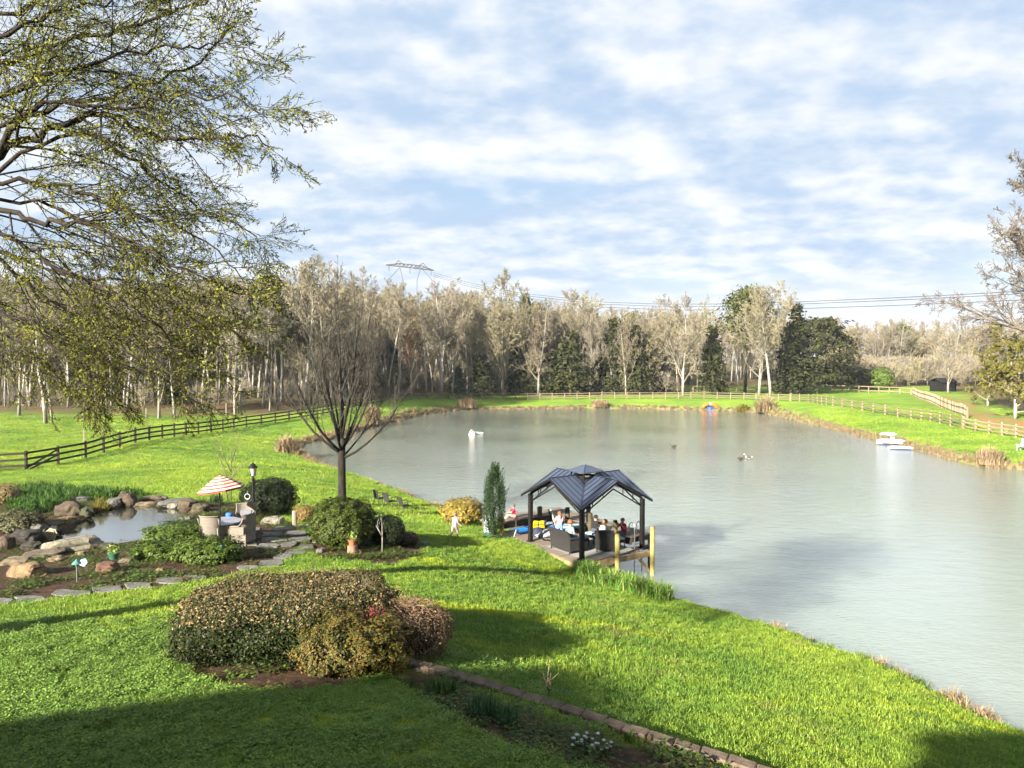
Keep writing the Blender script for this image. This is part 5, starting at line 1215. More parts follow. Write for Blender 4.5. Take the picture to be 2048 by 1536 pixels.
# big bare tree and willow at the right edge
def right_tree():
    r = random.Random(5); x, y = 65.5, 86.0; g = ground(x, y)
    br = grow_tree(r, 30, P_(t0=[.10, .2, .2, .15, 0], n=[34, 13, 10, 5, 0], lr=[.52, .42, .45, .5, .5], r0=.75, rmin=.022, ang=[(45, 85), (25, 55), (25, 60), (25, 60), (20, 50)], trop=[.05, .06, .03, .02, 0], wob=[.04, .12, .15, .2, .2], shape=lambda t: 1.1 - .75 * t))
    a, b = tree_meshes('right', br, BARK_DARK, twigmat('right_twigs', [(0.085, 0.07, 0.056), (0.10, 0.085, 0.068)]), r, (9, 5, 3, 2, 2), 1)
    root = empty('bare_tree', g, 0, 'huge bare spreading tree at the right edge of the picture', 'tree'); link('trunk', a, root); link('crown', b, root)
    # willow-like yellow green bush trees
    nr = np.random.default_rng(3)
    for px, py, top, wd, lab in ((2030, 838, 690, 1.0, 'yellow green willowy tree in front of the huge bare tree'), (1975, 812, 715, .8, 'smaller yellow green willowy tree left of the taller one by the dirt')):
        gg, H = place(px, py, top); Pw = P_(levels=4, t0=[.08, .15, .1, .1, 0], n=[24, 9, 7, 0, 0], lr=[.60, .42, .5, .5, .5], r0=.22, rmin=.02, trop=[.02, -.02, -.09, -.05, 0], shape=lambda t: 1.1 - .6 * t, ang=[(30, 75), (25, 60), (25, 60), (20, 50), (20, 50)])
        b2 = grow_tree(r, H, Pw); a_, b_ = tree_meshes('willow', b2, BARK_PALE, TWIG_Y, r, (7, 4, 3, 2), 1)
        rt = empty('willow_tree', gg, 0, lab, 'tree', 'willowy trees by the dirt strip'); rt.scale = (wd, wd, 1); link('trunk', a_, rt); link('crown', b_, rt)
        pts = [tuple(p[i].lerp(p[i + 1], r.random())) for p, rad, lev in b2 if lev >= 2 for i in range(len(p) - 1) for _ in range(3)]
        V, F = leaf_quads(np.array(pts), 0.13, nr, 0, .5); link('leaves', np_mesh('leaves', V, F, leafmat('willow_leaves', [(0.085, 0.08, 0.015), (0.125, 0.115, 0.022), (0.17, 0.15, 0.035)], .3, .3)), rt)
right_tree()
g, H = place(1760, 779, 734)
shrub('round_shrub', g, (25 / FPX * g.y, 25 / FPX * g.y, H / 2), 3000, .22, leafmat('bright_evergreen', [(0.035, 0.06, 0.010), (0.06, 0.09, 0.014), (0.09, 0.12, 0.02)], .1, .3), 'bright green clipped round shrub by the upper fence', zc=.95, seed=4.1)
g, H = place(1722, 779, 737)
shrub('round_shrub', g, (28 / FPX * g.y, 25 / FPX * g.y, H / 2), 3000, .22, CEDAR, 'darker round shrub left of the bright green clipped one', zc=.95, seed=5.3)
# ------------------------------------------------------------------ garden furniture and ornaments
M_BLACK = solid('black_metal', (0.008, 0.008, 0.008), .5, .15, 4); M_CREAM = solid('cream_canvas', (0.42, 0.37, 0.29), .85, .08, 3); M_REDC = solid('brick_red_canvas', (0.22, 0.05, 0.035), .85, .1, 3)
M_GLASS = solid('grey_table_top', (0.17, 0.18, 0.21), .35, .12, 3); M_CUSH = solid('grey_cushion', (0.10, 0.10, 0.12), .9, .15, 6); M_TERRA = solid('terracotta', (0.22, 0.085, 0.04), .8, .2, 5, .2)
def wickermat(name, c1, c2, sc=30):
    m, t = newmat(name); co = t.objco(); br = t.n('ShaderNodeTexBrick'); br.inputs['Scale'].default_value = sc; br.inputs['Color1'].default_value = c1 + (1,); br.inputs['Color2'].default_value = tuple(x * .8 for x in c1) + (1,); br.inputs['Mortar'].default_value = c2 + (1,); br.inputs['Mortar Size'].default_value = .05
    mp = t.n('ShaderNodeMapping'); mp.inputs['Rotation'].default_value = (R(90), 0, 0); t.l(co, mp.inputs[0])
    s = t.n('ShaderNodeSeparateXYZ'); t.l(co, s.inputs[0]); cb = t.n('ShaderNodeCombineXYZ'); t.l(t.math('ADD', s.outputs[0], s.outputs[1]), cb.inputs[0]); t.l(s.outputs[2], cb.inputs[1]); t.l(cb.outputs[0], br.inputs['Vector'])
    p = t.principled(br.outputs['Color'], .8, t.bump(br.outputs['Fac'], .6, .01)); t.out(p.outputs[0]); return m
M_WICK = wickermat('pale_wicker', (0.20, 0.172, 0.138), (0.07, 0.055, 0.04), 9); M_WICKD = wickermat('dark_wicker', (0.014, 0.011, 0.010), (0.006, 0.005, 0.005), 12)
def curved_panel(b, pts, z0, z1, th, flare=0.0, mi=None):
    n = len(pts); vs = []
    for z, fl in ((z0, 0), (z1, flare)):
        for (x, y) in pts: vs.append((x * (1 + fl), y * (1 + fl), z))
    for z, fl in ((z0, 0), (z1, flare)):
        for (x, y) in pts:
            l = math.hypot(x, y) or 1; vs.append((x * (1 + fl) * (1 - th / l), y * (1 + fl) * (1 - th / l), z))
    fs = []
    for i in range(n - 1): fs += [(i, i + 1, n + i + 1, n + i), (2 * n + i + 1, 2 * n + i, 3 * n + i, 3 * n + i + 1), (n + i, n + i + 1, 3 * n + i + 1, 3 * n + i)]
    fs += [(0, n, 3 * n, 2 * n), (n - 1, 3 * n - 1, 4 * n - 1, 2 * n - 1)]; b.add(vs, fs, mi)
def wicker_chair(loc, rz, label):
    root = empty('wicker_chair', loc, rz, label, 'chair', 'wicker chairs around the patio table')     # faces +y
    b = MB(); arc = [(.34 * math.cos(a), .33 * math.sin(a) * .8 - .02) for a in np.linspace(R(200), R(340), 9)]; curved_panel(b, arc, .40, 1.06, .035, .16); b.build('backrest', M_WICK, root, 'auto')
    b = MB(); b.tube([(x * 1.16, y * 1.16, 1.06) for x, y in arc], .024, 6); b.build('back_rim', M_WICK, root, True)
    for s in (-1, 1):
        b = MB(); b.box((s * .32, .06, .52), (.045, .52, .26)); b.build('arm_panel', M_WICK, root)
        b = MB(); b.tube([(s * .37, -.22, .98), (s * .36, -.14, .80), (s * .34, -.02, .68), (s * .34, .26, .66), (s * .33, .33, .55), (s * .33, .33, .1)], .026, 6); b.build('armrest', M_WICK, root, True)
    b = MB(); b.box((0, .03, .27), (.62, .58, .30), taper=.95); b.build('seat_base', M_WICK, root)
    b = MB(); b.box((0, .04, .455), (.54, .52, .07)); b.build('seat_cushion', M_CUSH, root, bevel=.02)
    b = MB(); M = Matrix.Translation((0, -.15, .66)) @ Matrix.Rotation(R(12), 4, 'X'); b.box(None, (.44, .10, .36), M=M); b.build('back_cushion', M_CUSH, root, bevel=.03)
    for s in (-1, 1):
        for y in (-.22, .29): b = MB(); b.tube([(s * .27, y, .14), (s * .29, y * 1.05, -.02)], [.025, .02], 6); b.build('leg', M_WICK, root)
TB = gp(441, 1084)
wicker_chair(gp(424, 1092), R(-8), 'wicker armchair with its back to the viewer, near left of the table')
wicker_chair(gp(488, 1088), R(78), 'high backed wicker armchair at the right of the table in profile')
wicker_chair(TB + Vector((.42, 1.15, 0)), R(176), 'wicker armchair beyond the round table facing the viewer')
tb = empty('round_table', TB, 0, 'round grey topped patio table under the striped umbrella', 'table')
b = MB(); b.lathe([(.70, .70), (.71, .715), (.70, .735), (0.0, .74)], n=28); b.build('table_top', M_GLASS, tb, 'auto'); b = MB(); b.lathe([(.62, .64), (.64, .70)], n=24); b.build('apron', M_WICK, tb, True)
b = MB(); b.lathe([(.34, 0), (.30, .05), (.16, .2), (.14, .5), (.3, .68)], n=16); b.build('pedestal', M_WICKD, tb, True)
def umbrella():
    root = empty('striped_umbrella', TB + Vector((0, 0, .0)), R(20), 'red and cream striped patio umbrella over the round table', 'umbrella')
    b = MB(); b.tube([(0, 0, .3), (0, 0, 2.2)], .021, 8); b.build('pole', M_BLACK, root, True)
    top = Vector((0, 0, 2.32)); M = Matrix.Translation(top) @ Matrix.Rotation(R(-7), 4, 'Y') @ Matrix.Rotation(R(-4), 4, 'X'); n = 8
    b = MB(); bands = 11
    def pt(k, f): a = 6.283 * k / n + .2; r_ = .78 * f; return M @ Vector((r_ * math.cos(a), r_ * math.sin(a), -.46 * f ** 1.25))
    for k in range(n):
        for i in range(bands):
            f0, f1 = i / bands, (i + 1) / bands; 
            b.add([pt(k, f0), pt(k, f1), pt(k + 1, f1), pt(k + 1, f0)], [(0, 1, 2, 3)] if i else [(0, 1, 2)], 0 if i % 2 == 0 else 1)
    for k in range(n):
        p, q = pt(k, 1), pt(k + 1, 1); b.add([p, q, q - Vector((0, 0, .07)), p - Vector((0, 0, .07))], [(0, 1, 2, 3)], 1)
    b.build('canopy', [M_CREAM, M_REDC], root)
    for k in range(n): b = MB(); b.bar(pt(k, .05) - Vector((0, 0, .02)), pt(k, 1) - Vector((0, 0, .015)), .012, .012); b.build('rib', M_BLACK, root)
    b = MB(); b.tube([M @ Vector((0, 0, 0)), M @ Vector((0, 0, .09))], [.03, .012], 8); b.build('finial', M_REDC, root)
umbrella()
b = MB(); b.box((0, 0, .06), (.22, .12, .10), taper=.6); tag(b.build('basket', M_BLACK, None, False, TB + Vector((-.38, -.28, .74))), 'small dark object lying on the round table', 'basket')
b = MB(); b.lathe([(.05, 0), (.10, .1), (.13, .22), (.11, .26)], n=12); tag(b.build('blue_bag', solid('blue_plastic', (0.03, 0.12, 0.4), .5, .2), None, True, TB + Vector((-.05, .95, .55))), 'small blue bag hanging behind the table by the wicker chair', 'bag')
def lamp_post():
    g = gp(507, 1036); s = g.y / FPX; root = empty('lamp_post', g, 0, 'black lamp post with glass lantern behind the patio', 'street lamp'); h = 80 * s
    b = MB(); b.tube([(0, 0, -.1), (0, 0, h)], .055, 10); b.tube([(0, 0, h), (0, 0, h + .07), (0, 0, h + .12)], [.07, .03, .10], 10); b.build('post', M_BLACK, root, 'auto')
    b = MB(); b.tube([(-.28, 0, h * .68), (.28, 0, h * .68)], .014, 6); b.build('crossbar', M_BLACK, root)
    lan = MB(); lan.lathe([(.10, h + .13), (.15, h + .44), (.14, h + .45), (.09, h + .14)], n=6)
    m, t = newmat('lantern_glass'); p = t.principled((.85, .80, .68), .15); p.inputs['Transmission Weight'].default_value = .6; t.out(p.outputs[0]); ln = lan.build('lantern_glass', m, root)
    for k in range(6): a = 6.283 * k / 6; b = MB(); b.bar((.105 * math.cos(a), .105 * math.sin(a), h + .12), (.155 * math.cos(a), .155 * math.sin(a), h + .46), .014, .014); b.build('glazing_bar', M_BLACK, ln)
    b = MB(); b.tube([(0, 0, h + .13), (0, 0, h + .3)], [.02, .03], 8); b.build('bulb', M_CREAM, ln)
    b = MB(); b.lathe([(.20, h + .45), (.185, h + .49), (.12, h + .55), (.10, h + .60), (.03, h + .64), (.02, h + .68), (0, h + .69)], n=12); b.build('lantern_cap', M_BLACK, root, 'auto')
    fd = empty('hanging_feeder', g + Vector((-.24, -.02, h * .68)), 0, 'pale wire ring feeder hanging from the lamp post crossbar', 'bird feeder')
    b = MB(); b.tube([(.11 * math.cos(a), .0, -.22 + .11 * math.sin(a)) for a in np.linspace(0, 6.283, 15)], .016, 5, False); b.tube([(0, 0, 0), (0, 0, -.11)], .006, 4); b.build('ring', M_WHITE, fd)
lamp_post()
def stick(px, py, pts, r0, mat, label, name='sapling', extra=14, seed=1, cat='sapling'):
    g = gp(px, py); s = g.y / FPX; r = random.Random(seed); root = empty(name, g, 0, label, cat); b = MB(); tw = MB()
    for path in pts:
        P = [Vector((x * s, r.uniform(-.05, .05), z * s)) for x, z in path]; n = len(P); b.tube(P, [r0 * (1 - .75 * i / (n - 1)) for i in range(n)], 5)
        for _ in range(extra):
            i = r.randrange(max(0, n // 2 - 1), n - 1); q = P[i].lerp(P[i + 1], r.random()); d = Vector((r.gauss(0, .5), r.gauss(0, .5), 1)).normalized() * r.uniform(.1, .4); tw.tube([q, q + d], [.006, .003], 3, False)
    b.build('stems', mat, root, True)
    if extra: tw.build('twigs', mat, root)
stick(462, 1005, [[(0, -2), (2, 40), (0, 90), (5, 150)], [(0, 30), (-14, 70), (-28, 110), (-30, 130)], [(2, 50), (18, 72), (40, 84)], [(1, 62), (-12, 90), (-20, 118)], [(1, 80), (12, 110), (22, 145)], [(-6, 0), (-12, 40), (-16, 80)]], .028, BARK_GREY, 'young bare multi stemmed sapling behind the striped umbrella', extra=10)
stick(765, 1112, [[(0, -2), (0, 40), (-1, 75)], [(0, 40), (-8, 55), (-12, 62)]], .03, BARK_PALE, 'thin pale staked sapling in the shrub bed', extra=4, seed=3)
stick(1097, 1402, [[(0, -2), (1, 30), (-2, 62)], [(1, 30), (6, 45)], [(0, 20), (-5, 38)]], .011, BARK_GREY, 'bare knee high twig standing in the lawn beyond the edging', extra=5, seed=4, name='bare_twig', cat='twig')
stick(882, 1298, [[(0, -2), (-2, 20), (4, 40), (14, 62)], [(-2, 18), (-14, 40), (-10, 60)], [(2, 30), (18, 44), (24, 40)]], .022, BARK_GREY, 'stubby pruned bush of bare sticks right of the twiggy shrub', extra=8, seed=5, name='pruned_bush', cat='bush')
# pots and small ornaments
def pot(px, py, lift, r0, h, mat, label, leafm, n, name='flower_pot', handles=False):
    g = gp(px, py) + Vector((0, 0, lift)); root = empty(name, g, 0, label, 'flower pot'); b = MB(); b.lathe([(r0 * .68, 0), (r0 * .95, h * .8), (r0 * 1.08, h * .84), (r0 * 1.08, h), (r0 * .95, h), (r0 * .9, h * .9), (0, h * .88)], n=18); b.build('pot', mat, root, 'auto')
    V = []; r = np.random.default_rng(n); P = np.c_[r.normal(0, r0 * .5, n), r.normal(0, r0 * .5, n), h + np.abs(r.normal(.08, .08, n))]; V, F = leaf_quads(P, .035, r, .3, .4); link('plant', np_mesh('plant', V, F, leafm), root)
SPR = leafmat('spring_leaf', [(0.08, 0.13, 0.02), (0.18, 0.24, 0.04), (0.3, 0.32, 0.12)], .25)
pot(228, 1132, .22, .17, .20, solid('green_glaze', (0.025, 0.085, 0.05), .35, .2, 4), 'green glazed pot with a leafy plant on the reddish block', SPR, 160)
st = gp(705, 1106); b = MB(); b.tube([(0, 0, -.1), (0, 0, .15), (0, 0, .27)], [.20, .17, .165], 12); o = b.build('tree_stump', solid('stump_wood', (0.20, 0.12, 0.08), .9, .35, 6, .6), None, 'auto', st); tag(o, 'short cut stump under the terracotta pot', 'stump')
pot(705, 1106, .27, .15, .20, M_TERRA, 'banded terracotta pot with pale flowers standing on the stump', SPR, 150)
def path_light(px, py, hpx, label):
    g = gp(px, py); h = hpx * g.y / FPX; root = empty('path_light', g, 0, label, 'garden light', 'green path lights'); b = MB(); b.tube([(0, 0, -.1), (0, 0, h - .1)], .012, 6); b.build('stake', solid('verdigris_stake', (0.12, 0.16, 0.14), .6, .2), root)
    b = MB(); b.lathe([(.035, h - .16), (.04, h - .1), (.13, h - .09), (.10, h - .05), (.03, h), (.012, h + .04), (0, h + .05)], n=12); b.build('cap', solid('verdigris', (0.06, 0.15, 0.13), .6, .2), root, 'auto')
path_light(154, 1164, 44, 'verdigris path light on a stake by the lower left stones'); path_light(443, 1128, 36, 'verdigris path light in front of the near wicker chair')
def flower_disc(loc, r0, label, cols, name, tilt, lobes=7, cat='ornament'):
    root = empty(name, loc, 0, label, cat); root.rotation_euler = tilt
    for i, (f, c) in enumerate(cols):
        b = MB(); n = 28; prof = []
        ring = [(r0 * f * (1 + .07 * math.cos(lobes * 6.283 * k / n)) * math.cos(6.283 * k / n), r0 * f * (1 + .07 * math.cos(lobes * 6.283 * k / n)) * math.sin(6.283 * k / n)) for k in range(n)]; z0 = i * .018; b.add([(x, y, z0) for x, y in ring] + [(x, y, z0 + .03) for x, y in ring], [tuple(range(n - 1, -1, -1)), tuple(range(n, 2 * n))] + [(k, (k + 1) % n, n + (k + 1) % n, n + k) for k in range(n)])
        b.build('petal_ring', c, root)
tan1 = solid('stone_cream', (0.27, 0.23, 0.15), .85, .2, 8, .3); tan2 = solid('stone_rust', (0.15, 0.09, 0.045), .85, .2, 8, .3)
g = gp(104, 1083); flower_disc(g + Vector((0, -.05, .28)), .21, 'round carved stone flower disc leaning on the largest pale boulder', [(1, tan1), (.8, tan2), (.68, tan1), (.48, tan2), (.36, tan1), (.2, tan2)], 'stone_flower_disc', (R(72), 0, R(8)))
g = gp(168, 1140); flower_disc(g + Vector((0, 0, .22)), .115, 'pale blue flower ornament beside the lower path light', [(1, solid('pale_blue_paint', (0.09, 0.16, 0.23), .5, .15, 9)), (.4, M_WHITE)], 'flower_ornament', (R(68), 0, 0), 5)
g = gp(136, 1098); root = empty('butterfly_ornament', g + Vector((0, -.25, .22)), 0, 'white butterfly ornament on the largest pale boulder', 'ornament')
for s in (-1, 1):
    b = MB(); b.add([(0, 0, 0), (s * .14, .02, .13), (s * .17, .03, .02), (s * .1, .02, -.05), (0, .012, 0), (s * .14, .032, .13), (s * .17, .042, .02), (s * .1, .032, -.05)], [(0, 1, 2, 3), (7, 6, 5, 4), (0, 4, 5, 1), (1, 5, 6, 2), (2, 6, 7, 3), (3, 7, 4, 0)]); b.build('wing', M_WHITE, root)
def white_flowers(px, py, n, wpx, label):
    g = gp(px, py); s = g.y / FPX; r = random.Random(px); root = empty('white_flowers', g, 0, label, 'flowers', 'white flowers in the edging bed')
    st_ = MB()
    for i in range(n):
        x, y, h = r.gauss(0, wpx * s / 2.4), r.gauss(0, .08), r.uniform(.10, .19); st_.tube([(x * .8, y * .8, 0), (x, y, h)], .004, 3, False); b = MB(); b.ball((x, y, h), (.026, .026, .018), 7, 4); b.build('blossom', M_WHITE, root, True)
    st_.build('stems', IRIS, root)
white_flowers(1157, 1500, 12, 32, 'left cluster of small white blossoms in the edging bed'); white_flowers(1200, 1506, 17, 38, 'right cluster of small white blossoms in the edging bed')
b = MB(); b.tube([(0, 0, -.1), (0, 0, .55)], .09, 8); tag(b.build('short_post', solid('grey_post', (0.2, 0.17, 0.13)), None, 'auto', gp(589, 1050)), 'short weathered post left of the rusty shrub', 'post')

# three dark metal chairs on the bank
def bank_chair(px, py, label, rz):
    root = empty('garden_chair', gp(px, py), rz, label, 'chair', 'dark chairs on the bank')      # faces +y
    for s in (-1, 1):
        b = MB(); b.tube([(s * .26, .27, 0), (s * .255, .24, .42), (s * .27, .26, .62), (s * .27, .16, .68), (s * .26, -.22, .64)], .016, 6); b.build('arm_frame', M_BLACK, root, True)
        b = MB(); b.tube([(s * .25, -.30, 0), (s * .24, -.22, .42)], .016, 6); b.build('leg', M_BLACK, root)
    b = MB(); b.box((0, .02, .42), (.50, .48, .035)); b.build('seat', M_WICKD, root, bevel=.01)
    b = MB(); pts = [(-.25 + .5 * k / 6, -.24 - .05 * math.sin(math.pi * k / 6)) for k in range(7)]
    vs = []
    for z, o_ in ((.44, 0), (.70, -.05), (.90, -.11), (.93, -.12)):
        for x, y in pts: vs.append((x * (1.02 if z < .91 else .9), y + o_, z))
    b.add(vs, [(i * 7 + j, i * 7 + j + 1, (i + 1) * 7 + j + 1, (i + 1) * 7 + j) for i in range(3) for j in range(6)]); q = b.build('backrest', M_WICKD, root); md = q.modifiers.new('thick', 'SOLIDIFY'); md.thickness = .025
bank_chair(761, 1012, 'dark woven garden chair on the bank, leftmost of three', R(-52)); bank_chair(781, 1018, 'dark woven garden chair on the bank, middle one of three', R(-50)); bank_chair(811, 1028, 'dark woven garden chair on the bank, nearest of three', R(-56))

# ------------------------------------------------------------------ dock furniture
M_BLUEC = solid('light_blue_cushion', (0.20, 0.28, 0.33), .9, .1, 5); M_RUG = solid('grey_rug', (0.19, 0.185, 0.175), .95, .15, 6)
b = MB(); b.box((1.45, 1.25, .006), (2.7, 2.6, .012)); rug = b.build('outdoor_rug', M_RUG, None, False, DKO); rug.rotation_euler = (0, 0, DKA); tag(rug, 'light grey outdoor rug on the dock under the gazebo', 'rug')
b = MB(); b.box((.9, 4.2, .006), (2.2, 1.8, .012)); rug = b.build('brown_mat', solid('brown_mat', (0.13, 0.10, 0.08), .95, .2, 6), None, False, DKO); rug.rotation_euler = (0, 0, DKA); tag(rug, 'brown mat on the left end of the dock', 'mat')
def sofa(u, v, rz, w, label, name='wicker_sofa', back=.95, n_c=2):
    root = empty(name, dk(u, v), DKA + rz, label, 'sofa' if w > .9 else 'armchair')     # faces +y
    b = MB()
    vs = []
    for z, y0, k in ((.10, -.36, .97), (.45, -.36, 1), (.75, -.42, 1.02), (back, -.50, .98)):
        for x, yy in ((-w / 2, .0), (-w / 4, -.02), (0, -.03), (w / 4, -.02), (w / 2, 0)): vs.append((x * k, y0 + yy, z + (.03 * (1 - abs(x) / (w / 2)) if z > .9 else 0)))
    vs += [(x, y + .07, z) for x, y, z in vs]; n = 5; fs = []
    for i in range(3):
        for j in range(4): a = i * n + j; fs += [(a, a + 1, a + n + 1, a + n), (20 + a + n, 20 + a + n + 1, 20 + a + 1, 20 + a)]
        fs += [(i * n, i * n + n, 20 + i * n + n, 20 + i * n), (i * n + 4, 20 + i * n + 4, 20 + i * n + 9, i * n + 9)]
    fs += [(15 + j, 16 + j, 36 + j, 35 + j) for j in range(4)]; b.add(vs, fs); b.build('backrest', M_WICKD, root, 'auto')
    for s in (-1, 1):
        b = MB(); b.box((s * (w / 2 - .03), .0, .34), (.06, .70, .44)); b.build('arm_panel', M_WICKD, root)
        b = MB(); b.tube([(s * (w / 2 - .02), -.40, .72), (s * (w / 2), -.2, .64), (s * (w / 2 + .01), .2, .62), (s * (w / 2), .36, .56), (s * (w / 2 - .01), .37, .1)], .035, 8); b.build('armrest', M_WICKD, root, True)
        for y in (-.34, .34): b = MB(); b.tube([(s * (w / 2 - .05), y, .12), (s * (w / 2 - .04), y * 1.04, .012)], .028, 6); b.build('leg', M_WICKD, root)
    b = MB(); b.box((0, .0, .24), (w - .14, .68, .20)); b.build('seat_base', M_WICKD, root)
    for i in range(n_c): b = MB(); ww = (w - .16) / n_c; b.box((-(w - .16) / 2 + ww * (i + .5), .02, .40), (ww - .01, .62, .12)); b.build('seat_cushion', M_BLUEC, root, bevel=.03)
sofa(.42, 1.52, R(-90), 1.35, 'dark wicker loveseat with its back to the lawn under the gazebo')
sofa(1.78, .62, R(-40), .78, 'dark wicker armchair beside the pale piling at the front of the dock', 'wicker_armchair', n_c=1)
def ottoman(u, v, rz, label, w=.6, d=.55, h=.36):
    root = empty('ottoman', dk(u, v), DKA + rz, label, 'ottoman', 'cushioned ottomans on the dock'); b = MB(); b.box((0, 0, h - .06), (w, d, .10)); b.build('frame', M_WICKD, root, bevel=.01)
    for s in (-1, 1):
        for t in (-1, 1): b = MB(); b.tube([(s * (w / 2 - .04), t * (d / 2 - .04), h - .1), (s * (w / 2 - .03), t * (d / 2 - .03), .012)], .022, 6); b.build('leg', M_WICKD, root)
    b = MB(); b.box((0, 0, h + .04), (w - .04, d - .04, .09)); b.build('cushion', M_BLUEC, root, bevel=.03)
ottoman(1.35, 1.75, R(10), 'ottoman with light blue cushion in front of the loveseat'); ottoman(2.5, .75, R(-20), 'ottoman with light blue cushion right of the wicker armchair', .7, .6)
ottoman(2.3, 1.95, R(5), 'ottoman with light blue cushion under the boy in black', .66, .6)
def chaise():
    root = empty('chaise_lounge', dk(2.15, 3.75), DKA + R(-125), 'pale cushioned chaise lounge behind the gazebo posts', 'lounge chair')
    b = MB(); b.box((0, .2, .30), (.66, 1.3, .08)); b.build('frame', M_WICKD, root)
    for x in (-.28, .28):
        for y in (-.35, .75): b = MB(); b.tube([(x, y, .27), (x, y, .012)], .025, 6); b.build('leg', M_WICKD, root)
    b = MB(); b.box((0, .22, .39), (.62, 1.25, .10)); b.build('seat_cushion', M_BLUEC, root, bevel=.03)
    b = MB(); b.box(None, (.62, .11, .85), M=Matrix.Translation((0, -.58, .72)) @ Matrix.Rotation(R(20), 4, 'X')); b.build('back_cushion', solid('pale_sage', (0.27, 0.30, 0.26), .9, .1, 5), root, bevel=.03)
    b = MB(); b.box(None, (.64, .04, .9), M=Matrix.Translation((0, -.67, .70)) @ Matrix.Rotation(R(20), 4, 'X')); b.build('backrest', M_WICKD, root)
    for s in (-1, 1): b = MB(); b.tube([(s * .36, -.6, .62), (s * .37, .1, .60), (s * .36, .2, .3)], .022, 6); b.build('armrest', M_WICKD, root, True)
chaise()
def kayak(loc, rz, L, w, h, mat, label, name='kayak', pit=True):
    root = empty(name, loc, rz, label, 'kayak'); n = 14; vs = []; m = 8
    for i in range(n + 1):
        t = -1 + 2 * i / n; ww = w / 2 * max(.02, (1 - abs(t) ** 2.4)); zz = .12 * abs(t) ** 3
        for j in range(m): a = 6.283 * j / m; vs.append((ww * math.cos(a), L / 2 * t, h / 2 + h / 2 * math.sin(a) * (1 - .5 * abs(t) ** 3) + zz))
    b = MB(); b.add(vs, [(i * m + j, i * m + (j + 1) % m, (i + 1) * m + (j + 1) % m, (i + 1) * m + j) for i in range(n) for j in range(m)] + [tuple(range(m)), tuple(n * m + j for j in range(m))]); b.build('hull', mat, root, True)
    if pit: b = MB(); b.tube([(w * .26 * math.cos(a), .35 * math.sin(a) - .1, h * .97) for a in np.linspace(0, 6.283, 15)], .02, 5, False); b.build('cockpit_rim', M_BLACK, root, True)
M_KB = solid('kayak_blue', (0.01, 0.13, 0.38), .35, .1, 2); M_KB2 = solid('float_blue', (0.05, 0.16, 0.50), .45, .25, 3)
kayak(dk(1.15, 5.2, .0), DKA + R(-72), 2.6, .62, .28, M_KB, 'bright blue kayak lying across the left end of the dock')
kayak(dk(2.15, 4.55, .02), DKA + R(-60), 1.7, .75, .26, M_KB2, 'dark blue float lying behind the bright blue kayak', 'pool_float', False)
def blob(name, loc, size, mat, label, cat, seed, rz=0, parts=None, sub=3, amp=.25):
    bm = bmesh.new(); bmesh.ops.create_icosphere(bm, subdivisions=sub, radius=1)
    for v in bm.verts:
        n = mnoise.fractal(v.co * 1.6 + Vector((seed, 0, 0)), 1, 2, 3); v.co *= 1 + amp * n; v.co = Vector((v.co.x * size[0], v.co.y * size[1], max(-.92 * size[2], v.co.z * size[2])))
    me = bpy.data.meshes.new(name); bm.to_mesh(me); bm.free(); me.materials.append(mat); me.polygons.foreach_set('use_smooth', [True] * len(me.polygons)); o = link(name, me, None, loc + Vector((0, 0, size[2] * .9)), (0, 0, rz)); return tag(o, label, cat)
def vest():
    root = empty('life_vest', dk(1.0, 4.35, .30), DKA + R(-30), 'yellow life vest propped on gear at the left of the dock', 'life vest'); Y = solid('vest_yellow', (0.50, 0.36, 0.012), .7, .12, 6)
    for s, rr in ((-1, .10), (1, -.06)):
        b = MB(); b.box(None, (.30, .10, .52), M=Matrix.Translation((s * .15, 0, .16)) @ Matrix.Rotation(R(28), 4, 'X') @ Matrix.Rotation(rr, 4, 'Y'), taper=.78); b.build('panel', Y, root, bevel=.03)
    for z in (.05, .2): b = MB(); b.box(None, (.62, .012, .035), M=Matrix.Translation((0, -.085 + .1 * (z - .05), z)) @ Matrix.Rotation(R(28), 4, 'X')); b.build('strap', M_BLACK, root)
vest()
blob('gear_bag', dk(.85, 4.25), (.36, .28, .20), solid('bag_navy', (0.03, 0.035, 0.06), .8, .4, 3), 'dark gear bag under the yellow life vest', 'bag', 3.1, .4); blob('towel', dk(1.25, 4.0), (.34, .24, .16), solid('white_towel', (0.32, 0.33, 0.35), .95, .2, 5), 'crumpled white towel beside the yellow life vest', 'towel', 5.2, .9); blob('striped_towel', dk(.95, 3.85), (.40, .22, .12), solid('grey_towel', (0.20, 0.21, 0.25), .95, .6, 7), 'grey and black towel heap in front of the yellow life vest', 'towel', 7.9, .2)
blob('blue_bag', dk(1.0, 2.3), (.20, .18, .22), solid('bag_blue', (0.01, 0.05, 0.35), .7, .2, 4), 'deep blue bag between loveseat and front post', 'bag', 9.4)
for i, (u, v, a) in enumerate(((.62, 3.42, .4), (.72, 3.2, .9))):
    b = MB(); b.box((0, 0, .012), (.10, .25, .022)); b.tube([(-.045, .06, .02), (0, .07, .07), (.045, .06, .02)], .012, 5); o = b.build('sandal', M_BLACK, None, False, dk(u, v, .012)); o.rotation_euler = (0, 0, a); tag(o, ('black sandal lying nearer the kayak on the brown mat', 'black sandal lying nearer the loveseat on the brown mat')[i], 'sandal', 'pair of sandals')
b = MB(); b.lathe([(.26, 0), (.28, .05), (.27, .8), (.25, .84), (0, .85)], n=18); tag(b.build('water_barrel', solid('pale_blue_barrel', (0.26, 0.30, 0.33), .5, .12, 3), None, 'auto', dk(-.95, 5.5, -.1)), 'pale blue barrel between cypress and dock piling', 'barrel')
b = MB()
